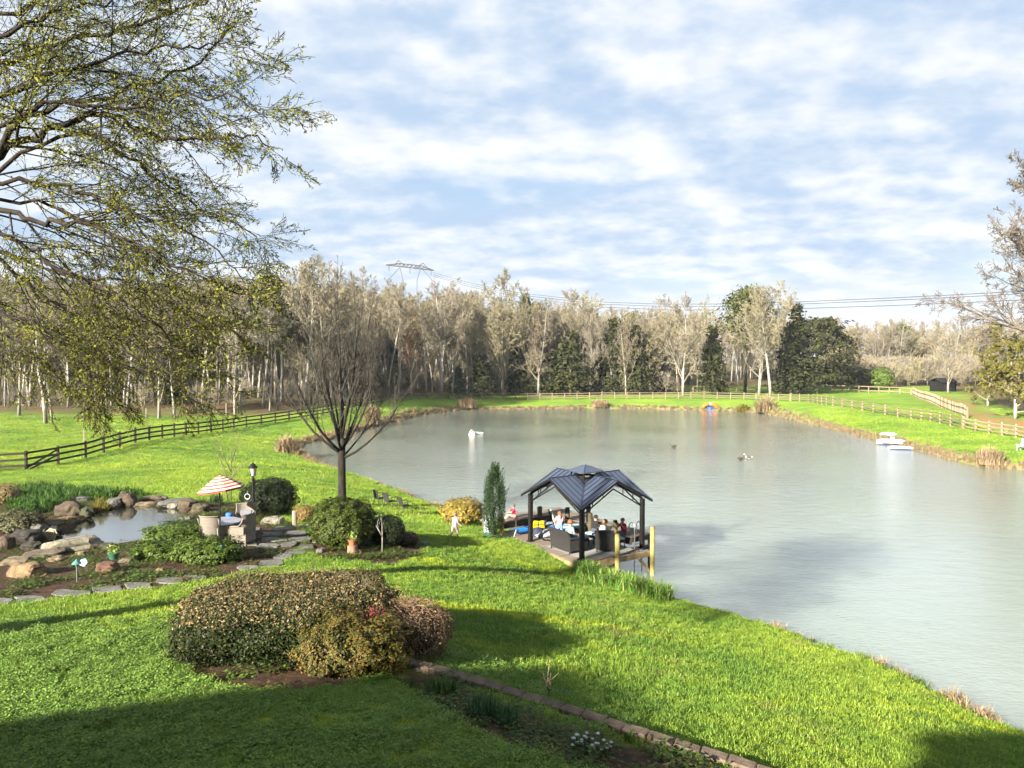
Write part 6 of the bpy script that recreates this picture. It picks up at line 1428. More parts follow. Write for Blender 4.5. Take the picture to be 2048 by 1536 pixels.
for k in range(3): b.tube([(.15 * math.cos(a), .15 * math.sin(a), .06 * k + .01 * math.sin(3 * a)) for a in np.linspace(0, 6.283, 17)], .022, 6, False)
tag(b.build('rope_coil', solid('rope', (0.30, 0.25, 0.13), .95, .3, 12), None, True, dk(-.58, 5.1, .66)), 'coiled rope hung round the left dock piling', 'rope')
def hose():
    P = [gp(*q) for q in ((958, 1068), (972, 1073), (988, 1077), (1000, 1078), (1012, 1078), (1020, 1074))]; o = P[0].copy(); b = MB(); b.tube([p - o + Vector((0, 0, .05)) for p in P], .022, 6); b.tube([p - o + Vector((.05, .14, .05)) for p in P[1:5]], .022, 6); tag(b.build('garden_hose', solid('hose_green', (0.01, 0.06, 0.05), .4, .2), None, True, o), 'dark green garden hose lying in the grass by the cypress', 'hose')
hose()
st_ = empty('rod_stand', dk(.0, 4.75), DKA, 'thin red and grey rod stand beside the left piling', 'stand'); b = MB(); b.tube([(0, 0, 0), (0, 0, .8)], .014, 6); b.tube([(-.12, 0, 0), (0, 0, .3)], .012, 5); b.tube([(.12, 0, 0), (0, 0, .3)], .012, 5); b.build('pole', M_STEEL, st_); b = MB(); b.box((0, 0, .82), (.22, .08, .1)); b.build('bracket', solid('dull_red', (0.09, 0.03, 0.03), .6, .2), st_)

# ------------------------------------------------------------------ on the pond
def hull(name, loc, rz, L, w, h, label, top, parts=True):
    root = empty(name, loc, rz, label, 'boat', 'white pedal boats'); b = MB(); n = 10; vs = []; ring = [(-1, 0), (-.8, .9), (0, 1.0), (.8, .9), (1, 0), (.7, -.5), (-.7, -.5)]; m = len(ring)
    for i in range(n + 1):
        t = -1 + 2 * i / n; k = (1 - abs(t) ** 3.2) ** .6 if abs(t) < 1 else .02
        for a, c in ring: vs.append((a * w / 2 * max(k, .15), t * L / 2, .02 + h * (.35 + .5 * c) * (.75 + .25 * k)))
    b.add(vs, [(i * m + j, i * m + (j + 1) % m, (i + 1) * m + (j + 1) % m, (i + 1) * m + j) for i in range(n) for j in range(m)] + [tuple(range(m)), tuple(n * m + j for j in range(m))]); b.build('hull', M_WHITE, root, 'auto')
    b = MB(); b.box((0, 0, .03), (w * .99, L * .78, .14)); b.build('waterline', solid('navy_band', (0.03, 0.035, 0.07), .5, .2), root)
    if top:
        for s in (-1, 1): b = MB(); b.box((s * w * .22, -.1, h * .95), (w * .34, .5, .22), taper=.8); b.build('seat', M_WHITE, root, bevel=.03)
        b = MB(); b.tube([(0, .25, h * .8), (0, .3, h * 1.25)], .02, 6); b.build('steering_lever', M_BLACK, root)
c = atz(1783, 890, 0); hull('pedal_boat', c, R(62), 2.9, 1.6, .75, 'largest white pedal boat moored at the right bank', True); c = atz(1788, 897, 0); hull('pedal_boat', c + Vector((.2, -.9, 0)), R(70), 2.3, .9, .42, 'low white boat floating in front of the largest one', False); c = atz(1786, 880, 0); hull('pedal_boat', c + Vector((.1, 1.2, .05)), R(75), 1.9, 1.1, .8, 'white boat drawn up behind the largest one', False)
def inflatable():
    c = atz(1420, 820, 0); s = c.y / FPX; root = empty('inflatable_lounge', c, 0, 'orange and blue inflatable arch floating by the far bank', 'inflatable'); O = solid('inflatable_orange', (0.36, 0.11, 0.02), .6, .1); Bl = solid('inflatable_blue', (0.02, 0.06, 0.26), .6, .1)
    for sg in (-1, 1):
        b = MB(); b.tube([(sg * 15 * s * math.sin(a), 0, .15 + 10 * s * math.cos(a)) for a in np.linspace(0.15, 1.45, 7)], [.28, .32, .34, .34, .34, .3, .2], 8); b.build('arch', O, root, True)
    b = MB(); b.ball((0, -.2, .2), (9 * s, .7, .45), 12, 7); b.build('seat', Bl, root, True); b = MB(); b.ball((0, .1, .15 + 10 * s), (.5, .35, .3), 10, 6); b.build('crown_tube', M_CREAM, root, True)
inflatable()
def float_raft():
    c = atz(944, 869, 0); root = empty('float_raft', c, 0, 'small white floating raft with a boom and thin pole on the left of the pond', 'float')
    b = MB(); b.box((0, 0, .2), (.75, .9, .4), taper=.8); b.build('body', M_WHITE, root, bevel=.06); b = MB(); b.box((0, 0, .02), (.80, .95, .12)); b.build('base', solid('pinkish', (0.45, 0.28, 0.25), .7, .2), root); b = MB(); b.tube([(.3, 0, .3), (1.4, .1, .2)], .05, 6); b.tube([(.3, .2, .15), (1.3, .1, .05)], .04, 6); b.build('boom', M_WHITE, root); b = MB(); b.tube([(1.35, .1, -.2), (1.38, .1, .95)], .022, 5); b.build('pole', M_BLACK, root); b = MB(); b.tube([(-.1, 0, .40), (-.1, 0, .52), (.12, 0, .56)], [.12, .09, .05], 8); b.build('prow', M_WHITE, root, True)
float_raft()
def duck(px, py, rz, label, dark):
    c = atz(px, py, 0); root = empty('duck', c, rz, label, 'duck', 'ducks on the pond'); m1 = solid('duck_brown', (0.05, 0.04, 0.03), .8, .4, 12); m2 = solid('duck_pale', (0.45, 0.42, 0.38), .8, .3, 12)
    b = MB(); n = 9; vs = []; m = 8
    P = [(0, -.30, .16), (.05, -.22, .14), (.11, -.1, .10), (.13, .03, .09), (.11, .14, .10), (.065, .20, .16), (.045, .22, .24), (.055, .25, .31), (.05, .30, .32), (.02, .35, .30), (.012, .40, .29)]
    for r_, y, z in P:
        for j in range(m): a = 6.283 * j / m; vs.append((r_ * math.cos(a) * 1.0, y, z + max(r_, .01) * .8 * math.sin(a)))
    b.add(vs, [(i * m + j, i * m + (j + 1) % m, (i + 1) * m + (j + 1) % m, (i + 1) * m + j) for i in range(len(P) - 1) for j in range(m)] + [tuple((len(P) - 1) * m + j for j in range(m))]); b.build('body', m1 if dark else m2, root, True)
    for s in (-1, 1): b = MB(); b.ball((s * .10, -.04, .14), (.03, .17, .07), 7, 5); b.build('wing', m1, root, True)
    root.scale = (1.3, 1.3, 1.3)
duck(1481, 920, R(-80), 'dark duck on the open water, left of the pale one', True); duck(1497, 918, R(60), 'pale breasted duck swimming beside the dark one', False); duck(1347, 895, R(90), 'lone dark duck farther left on the open water', True)

# pale blue chair at the right edge, dark shed
def adirondack():
    g = gp(2046, 902); root = empty('adirondack_chair', g, R(120), 'pale blue slatted garden chair at the right picture edge', 'chair'); m = solid('pale_blue_wood', (0.36, 0.52, 0.56), .7, .1, 4)
    for k in range(5): b = MB(); b.box(None, (.11, .025, .85), M=Matrix.Translation((-.26 + .13 * k, -.3, .7)) @ Matrix.Rotation(R(18), 4, 'X')); b.build('back_slat', m, root)
    for k in range(4): b = MB(); b.box((0, -.12 + .14 * k, .34 + .03 * k), (.6, .12, .025)); b.build('seat_slat', m, root)
    for s in (-1, 1):
        b = MB(); b.box((s * .36, .05, .56), (.13, .75, .03)); b.build('armrest', m, root)
        for y in (-.3, .35): b = MB(); b.box((s * .34, y, .28), (.05, .1, .56)); b.build('leg', m, root)
adirondack()
g = gp(1893, 787); sh = empty('shed', g + Vector((4.5, 9, 0)), R(10), 'dark little shed behind the pale vase shaped tree', 'shed'); sh.scale = (.8, .8, .72); M_SHED = solid('shed_wood', (0.008, 0.007, 0.007), .9, .3, 2)
b = MB(); b.box((0, 0, 1.5), (4.6, 4, 3.0)); b.build('wall', M_SHED, sh); b = MB()
for s in (-1, 1): b.add([(-2.6, 0, 4.0), (2.6, 0, 4.0), (2.6, s * 2.4, 2.8), (-2.6, s * 2.4, 2.8), (-2.6, 0, 3.85), (2.6, 0, 3.85), (2.6, s * 2.4, 2.65), (-2.6, s * 2.4, 2.65)], [(0, 1, 2, 3), (7, 6, 5, 4), (0, 3, 7, 4), (1, 5, 6, 2), (2, 6, 7, 3)])
b.build('roof', solid('shed_roof', (0.012, 0.011, 0.011), .8, .2), sh); b = MB(); b.box((-.6, -2.03, 1.1), (1.1, .06, 2.1)); b.build('door', solid('shed_door', (0.015, 0.013, 0.012), .9, .2), sh)

# ------------------------------------------------------------------ pylon and power lines
def pylon():
    Y = 400.0; M_PY = solid('galvanised_lattice', (0.03, 0.033, 0.035), .7, .15, 2); c = at(820, 536, Y); g = Vector((c.x, Y, 6.0)); root = empty('pylon', g, 0, 'lattice power pylon whose crossarm shows above the wood', 'pylon')
    def q(px, py, dy=0.0): p = at(px, py, Y); return Vector((p.x - g.x, dy, p.z - g.z))
    b = MB(); tl, tr = q(772, 530), q(868, 541); up = Vector((0, 0, 1.0))
    for dy in (-.8, .8):
        o = Vector((0, dy, 0)); b.bar(tl + o, tr + o, .32, .32); a1, a2 = q(800, 527) + o, q(845, 532) + o; b.bar(tl + o, a1, .3, .3); b.bar(a1, a2, .3, .3); b.bar(a2, tr + o, .3, .3)
        for k in range(12): f0, f1 = k / 12, (k + 1) / 12; p = tl.lerp(tr, f0) + o; u = (tl.lerp(tr, (f0 + f1) / 2)) + o + Vector((0, 0, 1.4 * min(1, 4 * min(f0 + .04, 1 - f0)))); b.bar(p, u, .2, .2); b.bar(u, tl.lerp(tr, f1) + o, .2, .2)
    b.build('crossarm', M_PY, root)
    for pk, a1, a2 in ((q(797, 521), q(788, 531), q(812, 534)), (q(846, 526), q(832, 536), q(858, 539))):
        b = MB(); b.bar(a1, pk, .3, .3); b.bar(a2, pk, .3, .3); b.build('peak', M_PY, root)
    for x0, x1 in ((800, 776), (800, 806), (842, 834), (842, 864)):
        b = MB(); a = q(x0, 535); e = Vector((q(x1, 560).x, 0, 0)); b.bar(a, q(x1, 560), .22, .22); b.bar(q(x1, 560), e, .25, .25); b.build('leg', M_PY, root)
    for k, px in enumerate((778, 820, 862)):
        b = MB(); p = tl.lerp(tr, (px - 772) / 96); b.bar(p, p - Vector((0, 0, 3)), .25, .25); b.build('insulator', M_PY, root)
    M_WIRE = solid('wire', (0.02, 0.022, 0.025), .6, .1)
    for i, (dy0, dy1, lab) in enumerate(((0, 0, 'highest power line running from the pylon to the right edge'), (4, 5, 'middle power line running from the pylon to the right edge'), (7, 17, 'lowest power line running from the pylon to the right edge'))):
        K = [(866, 545, 398), (940, 566, 385), (1040, 586, 366), (1200, 604, 336), (1330, 608.5, 312), (1450, 608, 290), (1600, 603.5, 265), (1780, 596, 240), (1960, 587, 218), (2120, 578, 200)]; P = [at(x, y + dy0 + (dy1 - dy0) * (x - 866) / 1100, d + 3 * i) for x, y, d in K]; o = P[-1].copy(); b = MB(); b.tube([p - o for p in P], .11, 4); tag(b.build('power_line', M_WIRE, None, False, o), lab, 'power line', 'power lines over the wood')
pylon()
# ------------------------------------------------------------------ people
def person(label, loc, rz, H, pose, shirt, pants, hair, skin=(0.36, 0.21, 0.15), sleeve=.5, leg_cover=.5, long_hair=0.0, head_turn=(0, 0), shoes=(0.05, 0.05, 0.05), held=None, shirt2=None):
    """one continuous skinned body, posed; local frame faces +y, z = 0 at the sole or at the seat for sitters"""
    root = empty('person', loc, rz, label, 'person')
    J = pose; idx = {}; V = []; Rr = []
    RAD = {'pelvis': .085, 'waist': .078, 'chest': .092, 'neck0': .045, 'neck': .034, 'jaw': .05, 'head': .064, 'crown': .046, 'sh': .044, 'el': .028, 'wr': .020, 'palm': .024, 'hip': .062, 'kn': .042, 'an': .028, 'toe': .024}
    E = [('pelvis', 'waist'), ('waist', 'chest'), ('chest', 'neck0'), ('neck0', 'neck'), ('neck', 'jaw'), ('jaw', 'head'), ('head', 'crown')]
    for s in 'LR': E += [('chest', 'sh' + s), ('sh' + s, 'el' + s), ('el' + s, 'wr' + s), ('wr' + s, 'palm' + s), ('pelvis', 'hip' + s), ('hip' + s, 'kn' + s), ('kn' + s, 'an' + s), ('an' + s, 'toe' + s)]
    for k, p in J.items(): idx[k] = len(V); V.append(Vector(p) * H); Rr.append(RAD[k.rstrip('LR') if k[:-1] in RAD and k[-1] in 'LR' else k] * H)
    me = bpy.data.meshes.new('body_cage'); me.from_pydata(V, [(idx[a], idx[c]) for a, c in E], []); ob = bpy.data.objects.new('body_cage', me); COL.objects.link(ob)
    sk = ob.modifiers.new('skin', 'SKIN'); lay = me.skin_vertices[0].data if len(me.skin_vertices) else None
    if lay is None:
        bm = bmesh.new(); bm.from_mesh(me); bm.verts.layers.skin.verify(); bm.to_mesh(me); bm.free(); lay = me.skin_vertices[0].data
    for i, r in enumerate(Rr):
        k = list(J)[i]; lay[i].radius = (r * (1.25 if k in ('chest', 'waist', 'pelvis') else 1), r * (.85 if k in ('chest', 'waist', 'pelvis') else 1)); lay[i].use_root = (k == 'pelvis')
    ss = ob.modifiers.new('sub', 'SUBSURF'); ss.levels = 2; ss.render_levels = 2
    dg = bpy.context.evaluated_depsgraph_get(); ev = ob.evaluated_get(dg); m2 = bpy.data.meshes.new_from_object(ev); bpy.data.objects.remove(ob)
    def mk(nm, c, v=.12): return solid('cloth_%s_%d%d%d' % (nm, int(c[0] * 99), int(c[1] * 99), int(c[2] * 99)), c, .85, v, 9)
    mats = [solid('skin_%d' % int(skin[0] * 100), skin, .6, .06, 5), mk('a', shirt, .12 if shirt2 is None else .5), mk('b', pants), mk('c', shoes)]
    # five fingers on each hand, joined into the body mesh
    bm = bmesh.new(); bm.from_mesh(m2)
    for s in 'LR':
        w = Vector(J['wr' + s]) * H; p = Vector(J['palm' + s]) * H; d = (p - w).normalized(); side = d.cross(Vector((0, 0, 1))); side = side.normalized() if side.length > .1 else Vector((1, 0, 0)); dn = side.cross(d)
        for k, (off, ln) in enumerate(((-.018, .036), (-.006, .042), (.006, .040), (.017, .031), (.024, .028))):
            a = p + side * off * H + (d * -.012 * H if k == 4 else d * .008 * H); q1 = a + (d * .6 + (side * .7 if k == 4 else Vector())) * ln * H * .6; q2 = q1 + (d - dn * .8).normalized() * ln * H * .5; t = MB(); t.tube([a, q1, q2], [.0065 * H, .006 * H, .0045 * H], 5); vs = [bm.verts.new(x) for x in t.v]
            for f in t.f:
                try: bm.faces.new([vs[i] for i in f])
                except ValueError: pass
    bm.to_mesh(m2); bm.free(); m2.materials.clear()
    for m in mats: m2.materials.append(m)
    seg = {}
    def cl(c):
        best = None
        for a, e in E:
            A = Vector(J[a]) * H; B = Vector(J[e]) * H; ab = B - A; t = max(0, min(1, (c - A).dot(ab) / ab.length_squared)); dd = (c - A - ab * t).length - .4 * (RAD.get(a.rstrip('LR'), RAD.get(a, .05)) * (1 - t) + RAD.get(e.rstrip('LR'), RAD.get(e, .05)) * t) * H
            if best is None or dd < best[0]: best = (dd, a, e, t)
        return best
    mi = []
    for f in m2.polygons:
        _, a, e, t = cl(f.center); k = 0
        if e in ('waist', 'chest', 'neck0') or e.startswith('sh'): k = 1
        elif a.startswith('sh'): k = 1 if t < max(.05, sleeve * 2) else 0
        elif a.startswith('el'): k = 1 if t < (sleeve - .5) * 2 else 0
        elif e.startswith('hip') : k = 2
        elif a.startswith('hip'): k = 2 if t < leg_cover * 2 else 0
        elif a.startswith('kn'): k = 2 if t < (leg_cover - .5) * 2 else 0
        elif e.startswith('toe'): k = 3
        if a == 'pelvis' and e == 'waist' and t < .35: k = 2
        mi.append(k)
    m2.polygons.foreach_set('material_index', mi); m2.polygons.foreach_set('use_smooth', [True] * len(m2.polygons)); link('body', m2, root)
    # head details and hair, turned with the head
    hc = Vector(J['head']) * H; up = (Vector(J['crown']) - Vector(J['jaw'])).normalized(); Q = Matrix.Rotation(head_turn[0], 4, 'Z'); fw = (Q @ Vector((0, 1, 0))); fw = (fw - up * fw.dot(up)).normalized(); sd = fw.cross(up); r = .068 * H
    Mh = Matrix.Translation(hc) @ Matrix(((sd.x, fw.x, up.x, 0), (sd.y, fw.y, up.y, 0), (sd.z, fw.z, up.z, 0), (0, 0, 0, 1)))
    b = MB(); b.ball((0, .98 * r, -.30 * r), (.16 * r, .20 * r, .28 * r), 8, 6, 0)
    for s in (-1, 1): b.ball((s * 1.0 * r, -.05 * r, -.2 * r), (.12 * r, .22 * r, .30 * r), 7, 5, 0); b.ball((s * .38 * r, .90 * r, .02 * r), (.13 * r, .09 * r, .09 * r), 7, 5, 1)
    b.ball((0, .86 * r, -.72 * r), (.30 * r, .10 * r, .07 * r), 8, 5, 2)
    b.v = [tuple(Mh @ Vector(v)) for v in b.v]; b.build('face', [mats[0], solid('eye', (0.03, 0.02, 0.02), .3, .1), solid('lip', (0.42, 0.16, 0.14), .5, .1)], root, True)
    b = MB(); n, m = 14, 8; vs = []; fs = []
    for i in range(m + 1):
        th = i / m
        for j in range(n):
            a = 6.283 * j / n; front = max(0, math.sin(a)); low = 1.75 - .95 * front ** .7; t_ = th * low; rr_ = 1.13 * r + .05 * r * math.sin(7 * a + 3 * th); vs.append((rr_ * math.sin(t_) * math.cos(a), rr_ * 1.04 * math.sin(t_) * math.sin(a) - .05 * r, rr_ * 1.12 * math.cos(t_)))
    for i in range(m):
        for j in range(n): fs.append((i * n + j, (i + 1) * n + j, (i + 1) * n + (j + 1) % n, i * n + (j + 1) % n))
    b.add(vs, fs)
    if long_hair > 0: b.tube([(0, -1.0 * r, .35 * r), (0, -1.35 * r, .05 * r), (0, -1.3 * r, -1.2 * r), (.05 * r, -1.25 * r, -1.2 * r - long_hair * H)], [.35 * r, .42 * r, .38 * r, .12 * r], 8)
    b.v = [tuple(Mh @ Vector(v)) for v in b.v]; o = b.build('hair', solid('hair_%d%d' % (int(hair[0] * 99), int(hair[1] * 99)), hair, .6, .3, 14), root, True); o.modifiers.new('s', 'SOLIDIFY').thickness = .01
    return root
def stand(arm=(-.02, .02, .62), armR=None, lean=0.0, stride=0.0, kick=0.0):
    L = lean; J = {'pelvis': (0, 0, .52), 'waist': (0, .01 + L * .3, .61), 'chest': (0, L * .6, .72), 'neck0': (0, L * .8, .805), 'neck': (0, L * .9, .84), 'jaw': (0, L + .01, .872), 'head': (0, L + .008, .925), 'crown': (0, L, .965)}
    for s, x in (('L', -1), ('R', 1)):
        ph = stride * x; a = arm if s == 'L' or armR is None else armR
        J['sh' + s] = (x * .105, L * .75, .79); J['el' + s] = (x * .15, L * .7 - ph * .35 + a[1] * .5, .655); J['wr' + s] = (x * (.15 + a[0]), L * .7 - ph * .2 + a[1] + .05, a[2] - .08 if a[2] else .53); w = Vector(J['wr' + s]); e = Vector(J['el' + s]); J['palm' + s] = tuple(w + (w - e).normalized() * .045)
        J['hip' + s] = (x * .06, 0, .49); up = max(0, ph); bk = max(0, -ph); J['kn' + s] = (x * .065, .02 + ph * .55, .28 + up * .12); J['an' + s] = (x * .065, ph * .75 - bk * .35, .045 + bk * .42 + up * .03); J['toe' + s] = (x * .07, ph * .75 - bk * .35 + .085 * (1 if not bk else .5), .02 + bk * .36)
    return J
def sit(arms='lap', lean=0.0, seat=0.0, legs=.27, knee_up=0.0, spread=.07):
    z0 = seat; L = lean; J = {'pelvis': (0, 0, z0 + .075), 'waist': (0, L * .3 - .005, z0 + .165), 'chest': (0, L * .7, z0 + .275), 'neck0': (0, L * .9, z0 + .36), 'neck': (0, L, z0 + .395), 'jaw': (0, L + .015, z0 + .427), 'head': (0, L + .015, z0 + .48), 'crown': (0, L + .005, z0 + .52)}
    for s, x in (('L', -1), ('R', 1)):
        J['sh' + s] = (x * .105, L * .85, z0 + .345)
        if arms == 'lap': J['el' + s] = (x * .15, L * .7 + .02, z0 + .21); J['wr' + s] = (x * .07, L * .5 + .14, z0 + .16)
        elif arms == 'out': J['el' + s] = (x * .13, L * .8 + .12, z0 + .26); J['wr' + s] = (x * .06, L * .8 + .25, z0 + .25)
        elif arms == 'face': J['el' + s] = (x * .14, L * .8 + .10, z0 + .23); J['wr' + s] = (x * .07, L + .16, z0 + .36)
        else: J['el' + s] = (x * .17, L * .7 - .02, z0 + .22); J['wr' + s] = (x * .16, L * .5 + .1, z0 + .18)
        w = Vector(J['wr' + s]); e = Vector(J['el' + s]); J['palm' + s] = tuple(w + (w - e).normalized() * .045)
        J['hip' + s] = (x * .06, .02, z0 + .055); J['kn' + s] = (x * spread, .25, z0 + .06 + knee_up); J['an' + s] = (x * spread, .27 + (.02 if legs > .2 else .12), z0 + .06 - legs + knee_up * .2); J['toe' + s] = (x * spread, .36 + (.02 if legs > .2 else .12), z0 + .04 - legs + knee_up * .2)
    return J
D = DKA
person('child in a red T shirt sitting on the raised walkway holding a fishing rod', dk(.95, 6.3, .47), D + R(75), 1.2, sit('out', .02, 0, .10, .09), (0.40, 0.02, 0.045), (0.34, 0.25, 0.22), (0.10, 0.075, 0.055), leg_cover=.55, head_turn=(R(-100), 0))
p0 = dk(.95, 6.3, .47) + Vector((-.28, -.16, .30)); p0 = dk(.95, 6.3, .47) + Matrix.Rotation(D + R(75), 3, 'Z') @ Vector((0, .34, .30)); b = MB(); dr = Matrix.Rotation(D + R(75), 3, 'Z') @ Vector((0, 1, .12)); b.tube([-dr * .2, dr * .1, dr * 1.6], [.014, .012, .004], 6); rod = empty('fishing_rod', p0, 0, 'thin dark fishing rod held by the child in red on the walkway', 'fishing rod'); b.build('blank', M_BLACK, rod); b = MB(); b.tube([(0, 0, -.05), (0, 0, -.09)], .03, 8); b.build('reel', M_STEEL, rod)
person('girl with a long ponytail in a pink top standing beside the loveseat', dk(1.1, 2.9), D + R(-30), 1.36, stand((-.03, .06, .62)), (0.40, 0.22, 0.26), (0.10, 0.22, 0.50), (0.09, 0.045, 0.025), long_hair=.12, leg_cover=.9, sleeve=.9, head_turn=(R(20), 0))
person('person with reddish blond hair in a checked shirt seated on the loveseat', dk(.50, 1.28, .46), D + R(-90), 1.62, sit('side', -.06), (0.13, 0.175, 0.19), (0.12, 0.22, 0.26), (0.13, 0.055, 0.022), sleeve=.55, leg_cover=1, shirt2=1, head_turn=(R(10), 0))
person('boy with dark hair in a black T shirt sitting on the chaise lounge', dk(2.3, 1.92, .44), D + R(-75), 1.38, sit('out', .06), (0.012, 0.012, 0.014), (0.05, 0.05, 0.07), (0.018, 0.013, 0.011), leg_cover=.6, head_turn=(R(-15), 0))
person('blond person in a white top seated in the wicker armchair, seen from behind', dk(1.83, .68, .46), D + R(-40), 1.55, sit('lap', -.05), (0.34, 0.34, 0.33), (0.20, 0.33, 0.36), (0.22, 0.12, 0.05), leg_cover=.9)
person('boy in a red T shirt sitting hunched on the walkway edge by the ladder', dk(3.08, .85, .47), D + R(100), 1.30, sit('face', .07), (0.45, 0.02, 0.03), (0.07, 0.07, 0.10), (0.05, 0.028, 0.018), leg_cover=.6, head_turn=(R(10), 0))
gk = gp(909, 1077)
person('small child in a pale pink outfit running across the lawn towards the dock', gk, R(-30), 1.08, stand((.06, .06, .66), (.10, .0, .62), .05, .17), (0.27, 0.165, 0.20), (0.25, 0.15, 0.185), (0.14, 0.08, 0.05), sleeve=1, leg_cover=.95)
b = MB(); b.box((0, 0, .06), (.22, .16, .13), taper=.95); tag(b.build('tin_box', solid('grey_tin', (0.30, 0.26, 0.22), .6, .2), None, False, dk(2.62, 1.85, .62)), 'small brown box in front of the boy in black', 'box')
# ------------------------------------------------------------------ dry grass of the banks
def reeds():
    r = np.random.default_rng(60); rr = random.Random(61); pr = []
    for i in range(3): pr.append(proto('bank_tuft', tuft_mesh('bank_tuft', rr, 44, .26, .5, .03, REED, .8)))
    for i in range(2): pr.append(proto('bank_tuft_green', tuft_mesh('bank_tuft_green', rr, 40, .24, .36, .018, leafmat('bank_green', [(0.05, 0.10, 0.02), (0.09, 0.17, 0.03), (0.2, 0.22, 0.07)], .3, .2), .8)))
    S = SHORE_S; seg = np.roll(S, -1, 0) - S; L = np.linalg.norm(seg, axis=1); X, Y, SC_, I = [], [], [], []
    for i in range(len(S)):
        m = S[i] + seg[i] / 2; near = m[1] < 58 and m[0] < 30
        if m[0] > 50 and m[1] < 62: continue
        dock_side = (m[1] < 40 and m[0] < 7.5 and m[0] > -2)
        n = int(L[i] * (4.2 if near else 6.5) + r.random())
        nrm = np.array([seg[i][1], -seg[i][0]]) / (L[i] + 1e-9)
        t = r.random(n); o = r.normal(.3, .35, n) if near else r.normal(.45, .38, n); P = S[i] + seg[i] * t[:, None]
        a = P + nrm * o[:, None]; b = P - nrm * o[:, None]; ia = inside(S, a[:, 0], a[:, 1]); q = np.where((ia == (o > 0))[:, None], b, a)
        if dock_side: q = q[: n // 5]
        n = len(q); X.append(q[:, 0]); Y.append(q[:, 1]); dry = r.random(n)
        if near:
            nz = np.array([mnoise.noise(Vector((u * .35, v * .35, 7.7))) for u, v in q]); I.append(np.where((nz > .06) | (dry < .15), r.integers(0, 3, n), r.integers(3, 5, n))); SC_.append(r.uniform(.5, .9, n))
        else: I.append(np.where(dry < .93, r.integers(0, 3, n), r.integers(3, 5, n))); SC_.append(r.uniform(.55, 1.15, n))
    x, y = np.concatenate(X), np.concatenate(Y); n = len(x); z = np.maximum(height_np(x, y), -.05)
    scatter('bank_grass', np.c_[x, y, z], np.c_[r.normal(0, .1, n), r.normal(0, .1, n), r.uniform(0, 6.28, n)], np.concatenate(SC_), np.concatenate(I), pr, 'straw coloured dry grass fringing the pond banks')
reeds()
for i, (px, py, n, rad, h, m, lab) in enumerate([(574, 905, 420, 1.0, 1.9, REED, 'dense tan reed clump at the left bend of the pond'), (745, 848, 420, 1.0, 3.0, REED, 'tall straw reed clump right of the waterside tree on the far left bank'), (934, 815, 420, 1.7, 2.2, REED, 'rounded straw clump at the left of the far bank'), (1200, 813, 380, 1.6, 1.7, REED, 'low straw clump at the middle of the far bank'),
     (1531, 824, 460, 1.6, 3.0, REED, 'tall rounded straw clump at the far right corner of the pond'), (1486, 822, 260, 1.1, 1.5, REEDG, 'greenish clump left of the tall rounded straw clump'), (1979, 928, 460, 1.0, 1.75, REED, 'fluffy pale straw clump on the right bank'), (2040, 1425, 320, .45, .65, REED, 'drooping straw tuft at the water in the lower right corner'), (1716, 1306, 150, .3, .45, REED, 'straw tuft on the near bank, left of two'), (1800, 1338, 190, .35, .45, REED, 'straw tuft on the near bank, right of two'), (650, 880, 300, .9, 1.2, REED, 'straw clump on the left bank behind the waterside tree')]):
    blades('reed_clump', gp(px, py), n, rad, h, .02 + .0006 * gp(px, py).y, m, lab, seed=70 + i, lean=.55, cat='reeds', group='straw clumps on the banks')
# ------------------------------------------------------------------ grass (nobody could count it)
def grass_material():
    m, t = newmat('grass_blade'); pos = t.pos(); c = lawn_colour(t, pos)
    isl = t.island(); hv = t.n('ShaderNodeHueSaturation'); t.l(t.math('ADD', t.math('MULTIPLY', isl, 0.7), 0.65), hv.inputs['Value']); t.l(c, hv.inputs['Color'])
    c2 = t.mix(t.ramp(isl, [(0.90, (0, 0, 0)), (0.97, (0.55, 0.55, 0.55))]), hv.outputs[0], (0.36, 0.33, 0.10))
    p = t.principled(c2, 0.6, spec=0.2); tr = t.n('ShaderNodeBsdfTranslucent'); t.l(c2, tr.inputs[0])
    mx = t.n('ShaderNodeMixShader'); mx.inputs[0].default_value = 0.35; t.l(p.outputs[0], mx.inputs[1]); t.l(tr.outputs[0], mx.inputs[2]); t.out(mx.outputs[0]); return m
def clover_mesh(name, rng, n, rad, mat):
    V = []; F = []
    for i in range(n):
        a = rng.random() * 6.283; r = rad * math.sqrt(rng.random()); c = Vector((r * math.cos(a), r * math.sin(a), 0.03 + 0.05 * rng.random()))
        nrm = Vector((rng.gauss(0, .35), rng.gauss(0, .35), 1)).normalized(); u = nrm.orthogonal().normalized(); u.rotate(Matrix.Rotation(rng.random() * 6.28, 3, nrm)); w = nrm.cross(u)
        s = 0.009 + 0.010 * rng.random(); b = len(V)
        V += [tuple(c + u * s), tuple(c + w * s * .9), tuple(c - u * s), tuple(c - w * s * .9)]; F.append((b, b + 1, b + 2)); F.append((b, b + 2, b + 3))
    return np_mesh(name, np.array(V), np.array(F), mat)
grng = random.Random(11); nrng = np.random.default_rng(12)
GM = grass_material()
GPRO = [proto('grass_tuft', tuft_mesh('grass_tuft', grng, 56, 0.14, 0.062, 0.0085, GM, 1.0)) for _ in range(3)]
GPRO += [proto('grass_tuft_far', tuft_mesh('grass_tuft_far', grng, 40, 0.22, 0.075, 0.02, GM, 1.0, 1)) for _ in range(2)]
GPRO += [proto('clover_patch', clover_mesh('clover_patch', grng, 95, 0.15, leafmat('clover', [(0.065, 0.12, 0.022), (0.115, 0.19, 0.034), (0.165, 0.245, 0.048)], 0.25, 0.35))) for _ in range(2)]
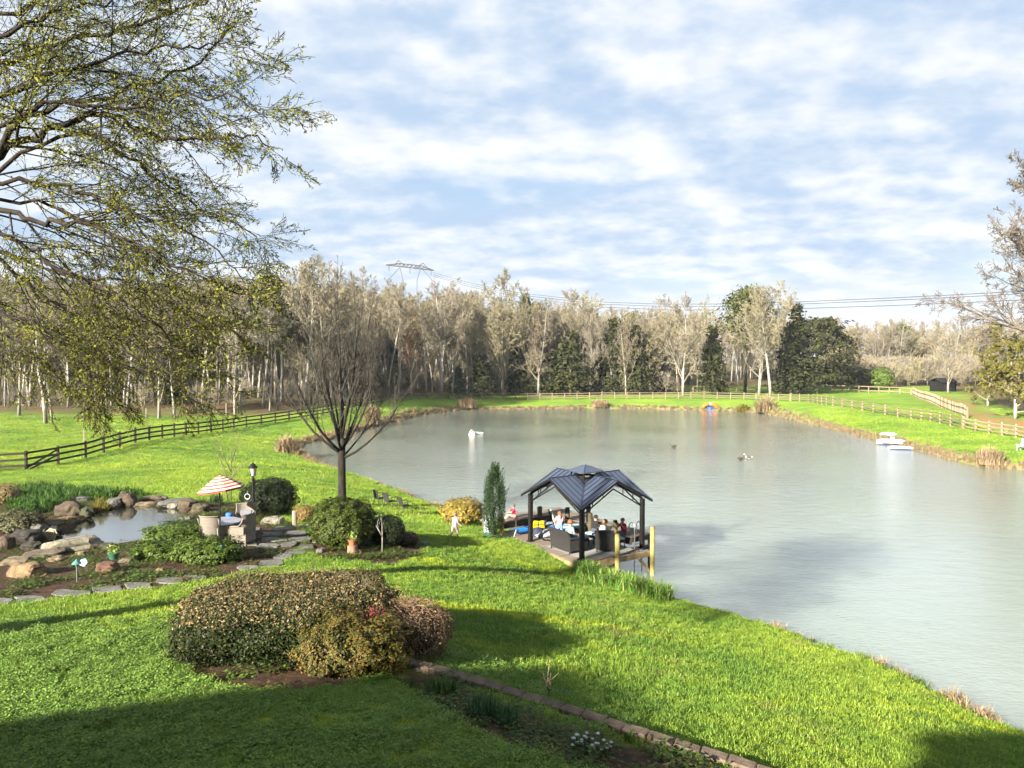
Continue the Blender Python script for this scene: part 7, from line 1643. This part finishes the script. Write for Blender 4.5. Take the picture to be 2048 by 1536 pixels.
def frustum_points(y0, y1, dens, extra=1.06):
    w1 = y1 * 1024 / FPX * extra + 0.5; n = int(2 * w1 * (y1 - y0) * dens)
    x = nrng.uniform(-w1, w1, n); y = nrng.uniform(y0, y1, n); k = np.abs(x) < y * 1024 / FPX * extra + 0.4
    return x[k], y[k]
def make_grass():
    PX, PY, SCL, IDX = [], [], [], []
    for y0, y1, dens, s, far in [(7.5, 14, 95, 0.9, 0), (14, 22, 60, 1.05, 0), (22, 34, 42, 1.1, 0), (34, 48, 17, 1.15, 1), (48, 75, 8.5, 1.5, 1), (75, 110, 3.0, 2.0, 1)]:
        x, y = frustum_points(y0, y1, dens)
        b, d, l, mu = classify(x, y, 0.12)
        k = (np.maximum(np.maximum(b, d), np.maximum(l, mu * 0.9)) < 0.35 + 0.3 * nrng.random(len(x))) & ~inside(SHORE_S, x, y)
        for Q in NO_GRASS: k &= ~inside(Q, x, y)
        x, y = x[k], y[k]; n = len(x)
        PX.append(x); PY.append(y); SCL.append(s * nrng.uniform(0.65, 1.35, n))
        if far: ix = nrng.integers(3, 5, n)
        else:
            clv = sstep(3.5, -3.0, x + 0.55 * (y - 11)) * sstep(17, 13.5, y)
            ix = np.where(nrng.random(n) < clv * 0.72, nrng.integers(5, 7, n), nrng.integers(0, 3, n))
        IDX.append(ix)
    x = np.concatenate(PX); y = np.concatenate(PY); s = np.concatenate(SCL); ix = np.concatenate(IDX); z = height_np(x, y)
    rot = np.c_[nrng.normal(0, 0.08, len(x)), nrng.normal(0, 0.08, len(x)), nrng.uniform(0, 6.283, len(x))]
    scatter('lawn_grass', np.c_[x, y, z], rot, s, ix, GPRO, 'bright green mown grass of the lawn around the pond')
    print('grass instances', len(x))
make_grass()

# ------------------------------------------------------------------ thin air between the camera and the far wood
def haze():
    m, t = newmat('haze'); v = t.n('ShaderNodeVolumePrincipled'); v.inputs['Color'].default_value = (0.82, 0.90, 1.0, 1); v.inputs['Density'].default_value = 0.00016; v.inputs['Anisotropy'].default_value = 0.2
    o = t.n('ShaderNodeOutputMaterial'); t.l(v.outputs[0], o.inputs['Volume'])
    b = MB(); b.box((0, 1350, 25), (6200, 4700, 62)); tag(b.build('haze', m), 'thin pale spring haze over the pond and wood', None, kind='stuff')
haze()
